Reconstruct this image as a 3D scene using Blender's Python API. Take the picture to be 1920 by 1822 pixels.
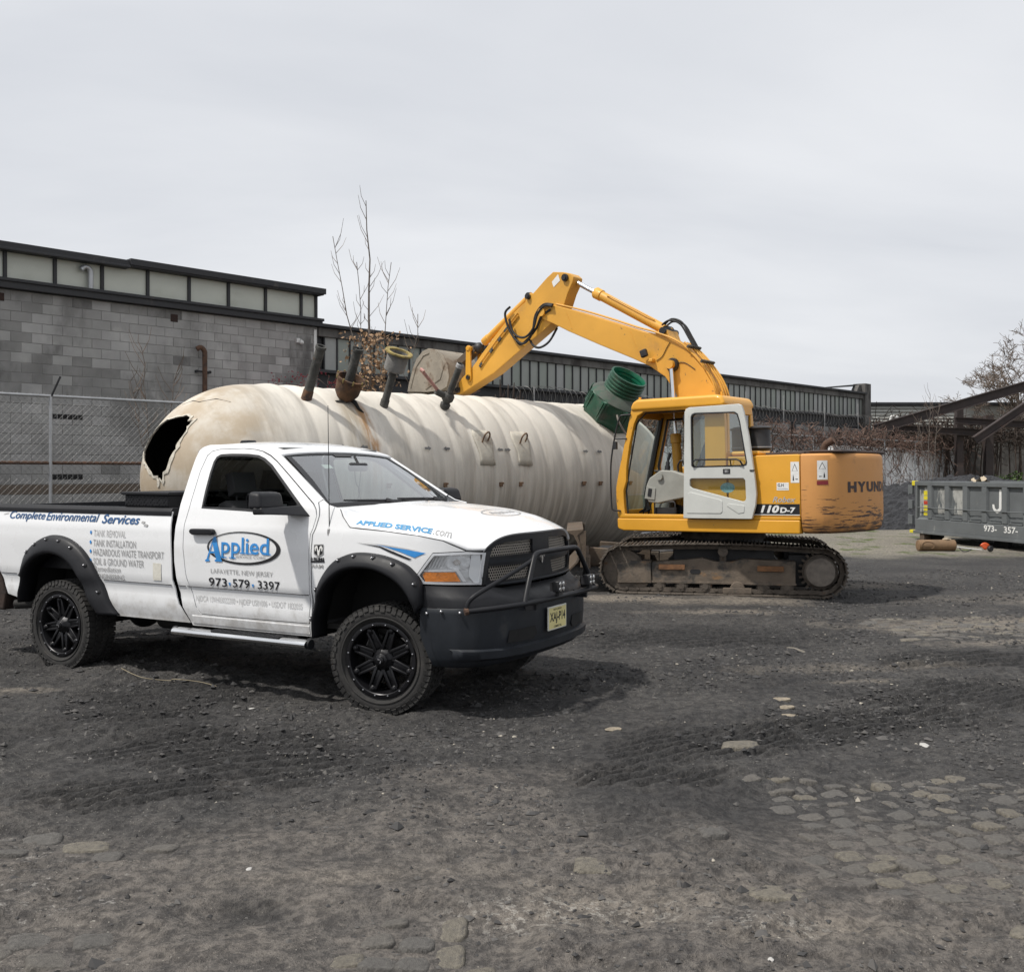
import bpy, bmesh, math, random
import numpy as np
from mathutils import Vector, Matrix
from mathutils.geometry import delaunay_2d_cdt
random.seed(7)
RNG = np.random.default_rng(7)
R_ = math.radians
PI = math.pi
SC = bpy.context.scene
COL = SC.collection
for _o in list(bpy.data.objects): bpy.data.objects.remove(_o)

# ------------------------------------------------------------------ camera
CAM_Z = 1.84
cd = bpy.data.cameras.new('camera')
cd.sensor_width = 36.0
cd.lens = 36.0 * 1900 / 1920
cd.shift_y = -26 / 1920
cd.clip_start = 0.05
cd.clip_end = 3000
cam = bpy.data.objects.new('camera', cd)
cam.location = (0, 0, CAM_Z)
cam.rotation_euler = (R_(90), 0, 0)
COL.objects.link(cam)
SC.camera = cam
SC.render.resolution_x, SC.render.resolution_y = 1024, 971
SC.cycles.max_bounces = 6; SC.cycles.diffuse_bounces = 2; SC.cycles.glossy_bounces = 3; SC.cycles.transmission_bounces = 4; SC.cycles.transparent_max_bounces = 10
SC.cycles.caustics_reflective = False; SC.cycles.caustics_refractive = False; SC.cycles.adaptive_threshold = 0.012

# ------------------------------------------------------------------ light
SUN_DIR = Vector((-0.66, -0.30, 1.22)).normalized()          # towards the sun
world = bpy.data.worlds.new('World')
SC.world = world
world.use_nodes = True
nt = world.node_tree
nt.nodes.clear()
def wn(t, **k):
    n = nt.nodes.new(t)
    for a, b in k.items(): setattr(n, a, b)
    return n
sky = wn('ShaderNodeTexSky', sky_type='NISHITA', sun_disc=False)
sky.sun_elevation = math.asin(SUN_DIR.z)
sky.sun_rotation = math.atan2(SUN_DIR.x, SUN_DIR.y)
sky.air_density = 1.0; sky.dust_density = 3.0
tc = wn('ShaderNodeTexCoord')
sep = wn('ShaderNodeSeparateXYZ'); nt.links.new(tc.outputs['Generated'], sep.inputs[0])
mz = wn('ShaderNodeMath', operation='MAXIMUM'); mz.inputs[1].default_value = 0.0; nt.links.new(sep.outputs[2], mz.inputs[0])
az = wn('ShaderNodeMath', operation='ADD'); az.inputs[1].default_value = 0.22; nt.links.new(mz.outputs[0], az.inputs[0])
dx = wn('ShaderNodeMath', operation='DIVIDE'); nt.links.new(sep.outputs[0], dx.inputs[0]); nt.links.new(az.outputs[0], dx.inputs[1])
dy = wn('ShaderNodeMath', operation='DIVIDE'); nt.links.new(sep.outputs[1], dy.inputs[0]); nt.links.new(az.outputs[0], dy.inputs[1])
cmb = wn('ShaderNodeCombineXYZ'); nt.links.new(dx.outputs[0], cmb.inputs[0]); nt.links.new(dy.outputs[0], cmb.inputs[1])
mp = wn('ShaderNodeMapping'); mp.inputs['Scale'].default_value = (0.55, 1.25, 1); mp.inputs['Rotation'].default_value = (0, 0, 0.35)
nt.links.new(cmb.outputs[0], mp.inputs[0])
cn = wn('ShaderNodeTexNoise'); cn.inputs['Scale'].default_value = 0.9; cn.inputs['Detail'].default_value = 6; cn.inputs['Roughness'].default_value = 0.5; cn.inputs['Distortion'].default_value = 0.4
nt.links.new(mp.outputs[0], cn.inputs[0])
cr = wn('ShaderNodeValToRGB')
cr.color_ramp.elements[0].position = 0.34; cr.color_ramp.elements[0].color = (0.615, 0.635, 0.675, 1)
cr.color_ramp.elements[1].position = 0.70; cr.color_ramp.elements[1].color = (0.81, 0.82, 0.84, 1)
nt.links.new(cn.outputs[0], cr.inputs[0])
cs = wn('ShaderNodeMix', data_type='RGBA', blend_type='MULTIPLY'); cs.inputs[0].default_value = 1.0
cs.inputs[7].default_value = (10, 10, 10, 1); nt.links.new(cr.outputs[0], cs.inputs[6])
cm = wn('ShaderNodeMix', data_type='RGBA'); cm.inputs[0].default_value = 0.93
nt.links.new(sky.outputs[0], cm.inputs[6]); nt.links.new(cs.outputs[2], cm.inputs[7])
bg = wn('ShaderNodeBackground'); bg.inputs['Strength'].default_value = 0.1
nt.links.new(cm.outputs[2], bg.inputs[0])
wo = wn('ShaderNodeOutputWorld'); nt.links.new(bg.outputs[0], wo.inputs[0])

sd = bpy.data.lights.new('sun', 'SUN'); sd.energy = 3.3; sd.angle = R_(2.2); sd.color = (1.0, 0.955, 0.89)
sun = bpy.data.objects.new('sun', sd); COL.objects.link(sun)
sun.rotation_euler = SUN_DIR.to_track_quat('Z', 'Y').to_euler()
sun.location = (-20, -10, 40)
SC.view_settings.view_transform = 'Standard'
SC.view_settings.look = 'None'
SC.view_settings.exposure = 0.18
SC.view_settings.gamma = 1
SC.view_settings.use_curve_mapping = False

# ------------------------------------------------------------------ materials
def M(name, col, rough=0.6, metal=0.0, var=0.12, vs=3.0, bump=0.0, bs=40.0, grime=None, grime2=None, coat=0.0, spec=0.5, trans=0.0, stretch=(1, 1, 1), rvar=0.1, brick=None, bdist=0.02, world=False):
    """procedural PBR material. grime = (colour, threshold, softness, scale, (sx,sy,sz))"""
    m = bpy.data.materials.new(name); m.use_nodes = True
    t = m.node_tree; N = t.nodes; K = t.links
    b = N['Principled BSDF']
    co = N.new('ShaderNodeTexCoord'); geo = N.new('ShaderNodeNewGeometry')
    def noise(scale, st=(1, 1, 1), det=6, ro=0.55):
        mpn = N.new('ShaderNodeMapping'); mpn.inputs['Scale'].default_value = st
        K.new(geo.outputs['Position'] if world else co.outputs['Object'], mpn.inputs[0])
        n = N.new('ShaderNodeTexNoise'); n.inputs['Scale'].default_value = scale; n.inputs['Detail'].default_value = det; n.inputs['Roughness'].default_value = ro
        K.new(mpn.outputs[0], n.inputs[0]); return n
    n1 = noise(vs, stretch)
    mr = N.new('ShaderNodeMapRange'); mr.inputs[1].default_value = 0.3; mr.inputs[2].default_value = 0.7
    mr.inputs[3].default_value = 1 - var; mr.inputs[4].default_value = 1 + var
    K.new(n1.outputs[0], mr.inputs[0])
    mu = N.new('ShaderNodeMix'); mu.data_type = 'RGBA'; mu.blend_type = 'MULTIPLY'; mu.inputs[0].default_value = 1
    mu.inputs[6].default_value = (*col, 1); K.new(mr.outputs[0], mu.inputs[7])
    out = mu.outputs[2]
    if brick:
        bt = N.new('ShaderNodeTexBrick'); bt.inputs['Scale'].default_value = 1
        bt.inputs['Brick Width'].default_value = brick[0]; bt.inputs['Row Height'].default_value = brick[1]; bt.inputs['Mortar Size'].default_value = brick[2]
        bt.inputs['Color1'].default_value = (1, 1, 1, 1); bt.inputs['Color2'].default_value = (.75, .75, .77, 1); bt.inputs['Mortar'].default_value = (.6, .6, .6, 1)
        mpb = N.new('ShaderNodeMapping'); mpb.inputs['Rotation'].default_value = (R_(90), 0, 0)
        cx_ = N.new('ShaderNodeSeparateXYZ'); cc_ = N.new('ShaderNodeCombineXYZ')
        K.new(co.outputs['Object'], cx_.inputs[0]); K.new(cx_.outputs[0], cc_.inputs[0]); K.new(cx_.outputs[2], cc_.inputs[1])
        K.new(cc_.outputs[0], bt.inputs[0])
        m3 = N.new('ShaderNodeMix'); m3.data_type = 'RGBA'; m3.blend_type = 'MULTIPLY'; m3.inputs[0].default_value = 1
        K.new(out, m3.inputs[6]); K.new(bt.outputs[0], m3.inputs[7]); out = m3.outputs[2]
    gf = None
    for g in (grime, grime2):
        if not g: continue
        n2 = noise(g[3], g[4] if len(g) > 4 else (1, 1, 1), 8, 0.62)
        rp = N.new('ShaderNodeMapRange'); rp.inputs[1].default_value = g[1]; rp.inputs[2].default_value = g[1] + g[2]; rp.clamp = True
        rp.interpolation_type = 'SMOOTHSTEP'
        if len(g) > 5: rp.inputs[4].default_value = g[5]
        K.new(n2.outputs[0], rp.inputs[0])
        mg = N.new('ShaderNodeMix'); mg.data_type = 'RGBA'; K.new(rp.outputs[0], mg.inputs[0]); K.new(out, mg.inputs[6]); mg.inputs[7].default_value = (*g[0], 1)
        out = mg.outputs[2]; gf = rp
    K.new(out, b.inputs['Base Color'])
    rr = N.new('ShaderNodeMapRange'); rr.inputs[1].default_value = .3; rr.inputs[2].default_value = .7
    rr.inputs[3].default_value = max(0.02, rough - rvar); rr.inputs[4].default_value = min(1, rough + rvar)
    K.new(n1.outputs[0], rr.inputs[0]); K.new(rr.outputs[0], b.inputs['Roughness'])
    b.inputs['Metallic'].default_value = metal
    b.inputs['Specular IOR Level'].default_value = spec
    b.inputs['Coat Weight'].default_value = coat
    b.inputs['Coat Roughness'].default_value = 0.08
    b.inputs['Transmission Weight'].default_value = trans
    if bump:
        n3 = noise(bs, (1, 1, 1), 8, 0.6)
        bp = N.new('ShaderNodeBump'); bp.inputs['Strength'].default_value = bump; bp.inputs['Distance'].default_value = bdist
        K.new(n3.outputs[0], bp.inputs['Height']); K.new(bp.outputs[0], b.inputs['Normal'])
    return m

def glass(name, col, alpha=0.25, rough=0.03):
    """thin clear pane: mix of see-through and mirror-like reflection"""
    m = bpy.data.materials.new(name); m.use_nodes = True
    t = m.node_tree; N = t.nodes; K = t.links; N.clear()
    o = N.new('ShaderNodeOutputMaterial'); tr = N.new('ShaderNodeBsdfTransparent'); tr.inputs[0].default_value = (*col, 1)
    gl = N.new('ShaderNodeBsdfGlossy'); gl.inputs['Roughness'].default_value = rough; gl.inputs['Color'].default_value = (1, 1, 1, 1)
    fr = N.new('ShaderNodeLayerWeight'); fr.inputs[0].default_value = .5
    pw_ = N.new('ShaderNodeMath'); pw_.operation = 'POWER'; pw_.inputs[1].default_value = 4.5; K.new(fr.outputs['Facing'], pw_.inputs[0])
    ad = N.new('ShaderNodeMath'); ad.operation = 'ADD'; ad.use_clamp = True; ad.inputs[1].default_value = alpha + .045; K.new(pw_.outputs[0], ad.inputs[0])
    mx = N.new('ShaderNodeMixShader'); K.new(ad.outputs[0], mx.inputs[0]); K.new(tr.outputs[0], mx.inputs[1]); K.new(gl.outputs[0], mx.inputs[2])
    K.new(mx.outputs[0], o.inputs[0])
    return m

# ------------------------------------------------------------------ mesh helpers
def tag(o, label=None, cat=None, group=None, kind=None):
    if label: o['label'] = label
    if cat: o['category'] = cat
    if group: o['group'] = group
    if kind: o['kind'] = kind
    return o

def empty(name, loc=(0, 0, 0), rot=(0, 0, 0), label=None, cat=None, group=None):
    o = bpy.data.objects.new(name, None); COL.objects.link(o)
    o.location = loc; o.rotation_euler = rot; o.empty_display_size = 0.2
    return tag(o, label, cat, group)

def frame_from(p0, p1):
    d = (Vector(p1) - Vector(p0)).normalized()
    a = Vector((0, 0, 1)) if abs(d.z) < 0.9 else Vector((1, 0, 0))
    u = d.cross(a).normalized(); v = u.cross(d).normalized()
    return d, u, v

class MB:
    def __init__(s): s.v = []; s.f = []
    def add(s, vs, fs):
        n = len(s.v); s.v.extend([tuple(p) for p in vs]); s.f.extend([tuple(i + n for i in f) for f in fs]); return s
    def box(s, c, d, rot=None):
        x, y, z = d[0] / 2, d[1] / 2, d[2] / 2
        vs = [Vector((sx * x, sy * y, sz * z)) for sz in (-1, 1) for sy in (-1, 1) for sx in (-1, 1)]
        if rot is not None: vs = [rot @ p for p in vs]
        vs = [p + Vector(c) for p in vs]
        return s.add(vs, [(0, 2, 3, 1), (4, 5, 7, 6), (0, 1, 5, 4), (2, 6, 7, 3), (0, 4, 6, 2), (1, 3, 7, 5)])
    def b2(s, x0, x1, y0, y1, z0, z1): return s.box(((x0 + x1) / 2, (y0 + y1) / 2, (z0 + z1) / 2), (abs(x1 - x0), abs(y1 - y0), abs(z1 - z0)))
    def prism(s, poly, a, b, axis=1):
        """poly: 2D outline; axis 1: (x,z) extruded along y; 0: (y,z) along x; 2: (x,y) along z"""
        n = len(poly)
        def P(p, k): return (p[0], k, p[1]) if axis == 1 else ((k, p[0], p[1]) if axis == 0 else (p[0], p[1], k))
        vs = [P(p, a) for p in poly] + [P(p, b) for p in poly]
        return s.add(vs, [tuple(range(n - 1, -1, -1)), tuple(range(n, 2 * n))] + [(i, (i + 1) % n, n + (i + 1) % n, n + i) for i in range(n)])
    def cyl(s, p0, p1, r0, r1=None, n=16, caps=True):
        if r1 is None: r1 = r0
        d, u, v = frame_from(p0, p1)
        vs = []
        for p, r in ((Vector(p0), r0), (Vector(p1), r1)):
            for i in range(n):
                a = 2 * PI * i / n; vs.append(p + (u * math.cos(a) + v * math.sin(a)) * r)
        fs = [(i, (i + 1) % n, n + (i + 1) % n, n + i) for i in range(n)]
        if caps: fs += [tuple(range(n - 1, -1, -1)), tuple(range(n, 2 * n))]
        return s.add(vs, fs)
    def tube(s, pts, r, n=8, caps=True):
        pts = [Vector(p) for p in pts]; m = len(pts)
        rs = r if isinstance(r, (list, tuple)) else [r] * m
        vs = []; u = None
        for k, p in enumerate(pts):
            t = (pts[min(k + 1, m - 1)] - pts[max(k - 1, 0)])
            t = t.normalized() if t.length > 1e-9 else Vector((0, 0, 1))
            if u is None:
                a = Vector((0, 0, 1)) if abs(t.z) < 0.9 else Vector((1, 0, 0)); u = t.cross(a).normalized()
            else:
                u = (u - t * u.dot(t)); u = u.normalized() if u.length > 1e-6 else t.orthogonal().normalized()
            w = t.cross(u)
            for i in range(n):
                a = 2 * PI * i / n; vs.append(p + (u * math.cos(a) + w * math.sin(a)) * rs[k])
        fs = []
        for k in range(m - 1):
            for i in range(n): fs.append((k * n + i, k * n + (i + 1) % n, (k + 1) * n + (i + 1) % n, (k + 1) * n + i))
        if caps: fs += [tuple(range(n - 1, -1, -1)), tuple(range((m - 1) * n, m * n))]
        return s.add(vs, fs)
    def lathe(s, prof, p0, d, n=32, a0=0.0, caps=False):
        """prof: list of (distance along d, radius)"""
        p0 = Vector(p0); d = Vector(d).normalized(); _, u, v = frame_from((0, 0, 0), d)
        vs = []
        for h, r in prof:
            for i in range(n):
                a = 2 * PI * i / n + a0; vs.append(p0 + d * h + (u * math.cos(a) + v * math.sin(a)) * r)
        fs = []
        for k in range(len(prof) - 1):
            for i in range(n): fs.append((k * n + i, k * n + (i + 1) % n, (k + 1) * n + (i + 1) % n, (k + 1) * n + i))
        if caps: fs += [tuple(range(n - 1, -1, -1)), tuple(range((len(prof) - 1) * n, len(prof) * n))]
        return s.add(vs, fs)
    def grid(s, rows):
        """rows: list of equally long point lists"""
        n = len(rows[0]); vs = [p for r in rows for p in r]
        return s.add(vs, [(k * n + i, k * n + i + 1, (k + 1) * n + i + 1, (k + 1) * n + i) for k in range(len(rows) - 1) for i in range(n - 1)])
    def blob(s, c, r, sq=(1, 1, 1), n=8, m=5, jit=0.0):
        vs = [(c[0], c[1], c[2] + r * sq[2])]
        for k in range(1, m):
            th = PI * k / m
            for i in range(n):
                a = 2 * PI * i / n; q = 1 + jit * (random.random() - .5)
                vs.append((c[0] + r * q * sq[0] * math.sin(th) * math.cos(a), c[1] + r * q * sq[1] * math.sin(th) * math.sin(a), c[2] + r * q * sq[2] * math.cos(th)))
        vs.append((c[0], c[1], c[2] - r * sq[2]))
        fs = [(0, 1 + i, 1 + (i + 1) % n) for i in range(n)]
        for k in range(m - 2):
            for i in range(n): fs.append((1 + k * n + i, 1 + (k + 1) * n + i, 1 + (k + 1) * n + (i + 1) % n, 1 + k * n + (i + 1) % n))
        L = len(vs) - 1
        fs += [(L, 1 + (m - 2) * n + (i + 1) % n, 1 + (m - 2) * n + i) for i in range(n)]
        return s.add(vs, fs)
    def mirror_y(s):
        n = len(s.v); s.v += [(x, -y, z) for x, y, z in s.v[:n]]; s.f += [tuple(i + n for i in reversed(f)) for f in s.f]; return s
    def mesh(s, name, bevel=0.0, seg=2, smooth=True, ang=35, fix=True):
        me = bpy.data.meshes.new(name)
        me.from_pydata([tuple(p) for p in s.v], [], s.f)
        if fix or bevel:
            bm = bmesh.new(); bm.from_mesh(me)
            if fix: bmesh.ops.recalc_face_normals(bm, faces=bm.faces)
            if bevel:
                es = [e for e in bm.edges if len(e.link_faces) == 2 and e.calc_face_angle(0) > R_(28)]
                if es: bmesh.ops.bevel(bm, geom=es, offset=bevel, segments=seg, profile=0.5, affect='EDGES', clamp_overlap=True)
            bm.to_mesh(me); bm.free()
        if smooth:
            me.polygons.foreach_set('use_smooth', [True] * len(me.polygons))
            me.set_sharp_from_angle(angle=R_(ang if not bevel else 50))
        me.update()
        return me
    def obj(s, name, mat, parent=None, bevel=0.0, seg=2, smooth=True, ang=35, fix=True, loc=None, rot=None):
        me = s.mesh(name, bevel, seg, smooth, ang, fix)
        return mobj(name, me, mat, parent, loc, rot, wn=bevel > 0)

def mobj(name, me, mat=None, parent=None, loc=None, rot=None, wn=False):
    if mat is not None and not me.materials: me.materials.append(mat)
    o = bpy.data.objects.new(name, me); COL.objects.link(o)
    if parent is not None: o.parent = parent
    if loc is not None: o.location = loc
    if rot is not None: o.rotation_euler = rot
    if wn:
        md = o.modifiers.new('wn', 'WEIGHTED_NORMAL'); md.keep_sharp = True
    return o

def inside(p, poly):
    x, y = p; c = False; n = len(poly); j = n - 1
    for i in range(n):
        xi, yi = poly[i]; xj, yj = poly[j]
        if (yi > y) != (yj > y) and x < (xj - xi) * (y - yi) / (yj - yi) + xi: c = not c
        j = i
    return c

def dens(poly, res):
    out = []
    for i, p in enumerate(poly):
        q = poly[(i + 1) % len(poly)]; L = math.hypot(q[0] - p[0], q[1] - p[1]); k = max(1, int(L / res))
        for j in range(k): out.append((p[0] + (q[0] - p[0]) * j / k, p[1] + (q[1] - p[1]) * j / k))
    return out

def fill2d(outline, holes=(), res=0.06):
    """triangulated sheet with interior points -> (2D points, triangles)"""
    loops = [dens(outline, res)] + [dens(h, res) for h in holes]
    pts = []; edges = []
    for lp in loops:
        b = len(pts); pts += lp; edges += [(b + i, b + (i + 1) % len(lp)) for i in range(len(lp))]
    xs = [p[0] for p in outline]; ys = [p[1] for p in outline]
    bnd = np.array(pts)
    y = min(ys) + res / 2
    row = 0
    while y < max(ys):
        x = min(xs) + (res / 2 if row % 2 else res)
        while x < max(xs):
            if inside((x, y), outline) and not any(inside((x, y), h) for h in holes):
                if np.min(np.hypot(bnd[:, 0] - x, bnd[:, 1] - y)) > res * 0.45: pts.append((x, y))
            x += res
        y += res * 0.87; row += 1
    r = delaunay_2d_cdt([Vector(p) for p in pts], edges, [], 0, 1e-6)
    V = [tuple(p) for p in r[0]]; F = []
    for f in r[2]:
        c = (sum(V[i][0] for i in f) / 3, sum(V[i][1] for i in f) / 3)
        if inside(c, loops[0]) and not any(inside(c, h) for h in loops[1:]): F.append(tuple(f))
    return V, F

def panel(name, outline, fmap, mat, parent, holes=(), res=0.06, thick=0.015, ref=None, smooth=True, ang=40, mirror=False):
    """curved sheet metal panel with a folded rim; ref: a point on the outer side"""
    V, F = fill2d(outline, holes, res)
    sg = -1 if mirror else 1
    fm = lambda a, b: Vector((lambda p: (p[0], sg * p[1], p[2]))(fmap(a, b)))
    h = .004; P = []; NR = []; rf = Vector((ref[0], sg * ref[1], ref[2]))
    for a, b in V:
        p = fm(a, b); n = (fm(a + h, b) - fm(a - h, b)).cross(fm(a, b + h) - fm(a, b - h))
        n = n.normalized() if n.length > 1e-12 else Vector((0, 0, 1))
        if n.dot(rf - p) < 0: n = -n
        P.append(p); NR.append(n)
    FF = []
    for f in F:
        fn = (P[f[1]] - P[f[0]]).cross(P[f[2]] - P[f[0]]); FF.append(f if fn.dot(NR[f[0]]) >= 0 else tuple(reversed(f)))
    nrm = [n for n in NR]
    if thick:
        cnt = {}
        for f in FF:
            for k in range(3):
                e = (f[k], f[(k + 1) % 3]); cnt[e] = cnt.get(e, 0) + 1
        for (a, b) in list(cnt):
            if (b, a) in cnt: continue
            q = [P[a], P[b], P[b] - NR[b] * thick, P[a] - NR[a] * thick]; k = len(P)
            fn = (q[2] - q[0]).cross(q[1] - q[0])
            fn = (q[1] - q[0]).cross(NR[a]); fn = fn.normalized() if fn.length > 0 else NR[a]
            P += q; nrm += [fn] * 4; FF.append((k, k + 3, k + 2, k + 1)); NR += [NR[a], NR[b], NR[b], NR[a]]
    me = bpy.data.meshes.new(name); me.from_pydata([tuple(p) for p in P], [], FF)
    if smooth:
        me.polygons.foreach_set('use_smooth', [True] * len(me.polygons))
        me.normals_split_custom_set_from_vertices([tuple(n) for n in nrm])
    return mobj(name, me, mat, parent)

_tc = {}
def text2d(body, bold=0.0, shear=0.0, space=1.0):
    k = (body, bold, shear, space)
    if k in _tc: return _tc[k]
    cu = bpy.data.curves.new('t', 'FONT'); cu.body = body; cu.offset = bold; cu.shear = shear; cu.space_character = space; cu.resolution_u = 3
    ob = bpy.data.objects.new('t', cu); COL.objects.link(ob)
    dg = bpy.context.evaluated_depsgraph_get(); dg.update()
    me = bpy.data.meshes.new_from_object(ob.evaluated_get(dg))
    V = [(v.co.x, v.co.y) for v in me.vertices]; F = [tuple(p.vertices) for p in me.polygons]
    bpy.data.objects.remove(ob); bpy.data.curves.remove(cu); bpy.data.meshes.remove(me)
    _tc[k] = (V, F); return V, F

def text_on(name, body, u0, u1, v0, v1, fmap, mat, parent, bold=0.0, shear=0.0, space=1.0):
    """lettering fitted to the box u0..u1 x v0..v1 and laid on a surface"""
    V, F = text2d(body, bold, shear, space)
    xs = [p[0] for p in V]; ys = [p[1] for p in V]
    x0, x1, y0, y1 = min(xs), max(xs), min(ys), max(ys)
    P = [fmap(u0 + (p[0] - x0) / (x1 - x0) * (u1 - u0), v0 + (p[1] - y0) / (y1 - y0) * (v1 - v0)) for p in V]
    me = bpy.data.meshes.new(name); me.from_pydata(P, [], F)
    return mobj(name, me, mat, parent)

def poly_on(name, polys, fmap, mat, parent, res=0.05):
    """flat print: filled outlines laid on a surface"""
    mb = MB()
    for pl in polys:
        V, F = fill2d(pl, (), res); mb.add([fmap(*p) for p in V], F)
    return mb.obj(name, mat, parent, smooth=False, fix=False)

def lerp(t, xs, ys): return float(np.interp(t, xs, ys))
def arc(cx, cy, r, a0, a1, n): return [(cx + r * math.cos(R_(a0 + (a1 - a0) * i / n)), cy + r * math.sin(R_(a0 + (a1 - a0) * i / n))) for i in range(n + 1)]
def rrect(x0, x1, y0, y1, r, n=4):
    return arc(x1 - r, y1 - r, r, 0, 90, n) + arc(x0 + r, y1 - r, r, 90, 180, n) + arc(x0 + r, y0 + r, r, 180, 270, n) + arc(x1 - r, y0 + r, r, 270, 360, n)

# value noise in numpy
def vnoise(x, y, seed=0):
    xi = np.floor(x).astype(np.int64); yi = np.floor(y).astype(np.int64); fx = x - xi; fy = y - yi
    def h(a, b):
        n = (a * 374761393 + b * 668265263 + seed * 974711) & 0x7fffffff
        n = ((n ^ (n >> 13)) * 1274126177) & 0x7fffffff
        return ((n ^ (n >> 16)) & 0xffff) / 65535.0
    u = fx * fx * (3 - 2 * fx); w = fy * fy * (3 - 2 * fy)
    return (h(xi, yi) * (1 - u) + h(xi + 1, yi) * u) * (1 - w) + (h(xi, yi + 1) * (1 - u) + h(xi + 1, yi + 1) * u) * w
def fbm(x, y, o=4, seed=0):
    s = 0; a = .5; t = 0
    for k in range(o): s = s + a * vnoise(x * 2 ** k, y * 2 ** k, seed + k * 17); t += a; a *= .5
    return s / t
# ================================================================== ground
def axis_steps(lim, f0, f1, s0, g):
    a = [f0]
    while a[-1] < f1: a.append(a[-1] + s0)
    s = s0
    while a[-1] < lim: s *= g; a.append(a[-1] + s)
    b = [f0]; s = s0
    while b[-1] > -lim: s *= g; b.append(b[-1] - s)
    return np.array(sorted(set(b[1:] + a)))
gx = axis_steps(420, -3.4, 3.6, 0.020, 1.055)
yy = [2.6]
while yy[-1] < 26: yy.append(yy[-1] + (max(0.013, .0034 * yy[-1]) if yy[-1] < 12.5 else .0075 * yy[-1]))
s_ = 0.2
while yy[-1] < 900: s_ *= 1.09; yy.append(yy[-1] + s_)
back = [2.6]; s_ = 0.03
while back[-1] > -120: s_ *= 1.25; back.append(back[-1] - s_)
gy = np.array(back[:0:-1] + yy)
GX, GY = np.meshgrid(gx, gy)
def ell(x, y, cx, cy, rx, ry, rot, soft=0.35, seed=3):
    c, s = math.cos(rot), math.sin(rot)
    u = ((x - cx) * c + (y - cy) * s) / rx; v = (-(x - cx) * s + (y - cy) * c) / ry
    d = np.sqrt(u * u + v * v) + (fbm(x * 2.2, y * 2.2, 3, seed) - .5) * 0.9
    return np.clip((1 - d) / soft, 0, 1)
# tread marks: (centre, radii, rotation of the patch, direction of travel, pitch)
TREADS = [((-1.72, 6.62), (1.25, .7), -.35, 2.05, .13), ((-2.75, 8.35), (1.1, .75), .1, 1.95, .13), ((-2.75, 7.55), (.8, .28), .2, 1.9, .10),
          ((1.35, 6.75), (.95, .45), .45, 2.2, .10), ((2.6, 7.35), (1.3, .5), .3, 2.0, .11), ((3.9, 8.3), (1.4, .6), .3, 2.1, .11), ((.85, 6.05), (.5, .3), .1, 2.2, .10),
          ((2.0, 11.2), (1.7, 1.0), .2, 1.9, .16), ((4.8, 9.8), (1.4, .6), .1, 1.9, .15), ((-2.2, 5.75), (.8, .25), .1, 1.9, .10)]
RUTS = [(5.55, .10, .045, .17), (7.05, .16, .05, .17), (9.2, -.06, .03, .2), (6.3, -.22, .02, .15), (12.6, .05, .01, .25), (13.8, .05, .01, .25)]
def ground_h(x, y):
    x = np.asarray(x, float); y = np.asarray(y, float); out = np.zeros(x.shape)
    k = (np.abs(x) < 17) & (y > 2) & (y < 28); far = ~k & (np.hypot(x, y) < 130)
    if k.any(): out[k] = ground_near(x[k], y[k])
    if far.any(): out[far] = (fbm(x[far] * .35, y[far] * .35, 3, 1) - .5) * .05 * (1 - np.clip((np.hypot(x[far], y[far]) - 60) / 60, 0, 1))
    return out
def ground_near(x, y):
    h = (fbm(x * .35, y * .35, 3, 1) - .5) * .05
    h = h + (fbm(x * 1.6, y * 1.6, 4, 5) - .5) * .035
    near = np.clip((16 - y) / 6, 0, 1)
    cobm = np.zeros(x.shape)
    for cx, cy, rx, ry in ((2.5, 5.2, 1.35, 1.0), (-.36, 3.9, .42, .35), (-2.1, 4.95, .6, .22), (-1.85, 3.9, .45, .22), (6.2, 12.3, 2.2, 1.4)): cobm = np.maximum(cobm, np.clip((1.15 - np.hypot((x - cx) / rx, (y - cy) / ry)) * 4, 0, 1))
    rough = np.clip((fbm(x * .9, y * .9, 3, 40) - .36) * 4, .12, 1) * (1 - .88 * cobm); near = near * (1 - .6 * cobm)
    TM = [ell(x, y, c[0], c[1], r[0], r[1], rot, .5, 30 + i) for i, (c, r, rot, dr, pit) in enumerate(TREADS)]
    tm = np.max(TM, 0); rough = rough * (1 - .75 * tm); near = near * (1 - .45 * tm)
    h = h + near * (fbm(x * 6, y * 6, 4, 9) - .5) * .080 * rough
    crust = fbm(x * 3.4 + 7, y * 4.4, 4, 60)
    st_ = crust * 7; h = h + near * (.014 + .016 * rough) * (np.floor(st_) + np.clip((st_ - np.floor(st_)) * 5 - 2, 0, 1)) * .55
    for i, (c, r, rot, dr, pit) in enumerate(TREADS):
        m = TM[i]
        ph = (x * math.cos(dr) + y * math.sin(dr)) / pit + (fbm(x * 1.1, y * 1.1, 2, 80 + i) - .5) * 1.6
        w = np.sin(ph * 2 * PI)
        h = h + m * (np.clip(w * 1.6, -.8, .9) * .036 * (.45 + .9 * fbm(x * 3, y * 3, 2, 90)) + .008)
    for a_, b_, c_, w_ in RUTS:
        dy_ = (y - (a_ + b_ * x + c_ * x * x)) / w_; m = np.exp(-dy_ ** 4) * np.clip(fbm(x * .6, y * .6, 2, int(a_ * 10)) * 3 - .8, 0, 1)
        h = h - m * .016 + m * .010 * np.clip(np.sin(x / .10 * 2 * PI + np.sign(dy_) * 1.2 + (fbm(x * 2, y * 2, 2, 8) - .5) * 3), -.3, .8) + .012 * np.exp(-(np.abs(dy_) - 1.25) ** 2 * 9) * m
    for (cx, cy, r, dep) in ((-1.12, 4.24, .22, .035), (1.55, 3.4, .3, .02), (-.1, 4.95, .25, .015)):
        h = h - dep * np.exp(-((x - cx) ** 2 + (1.6 * (y - cy)) ** 2) / (r * r))
    return h
GZ = ground_h(GX, GY)
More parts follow.
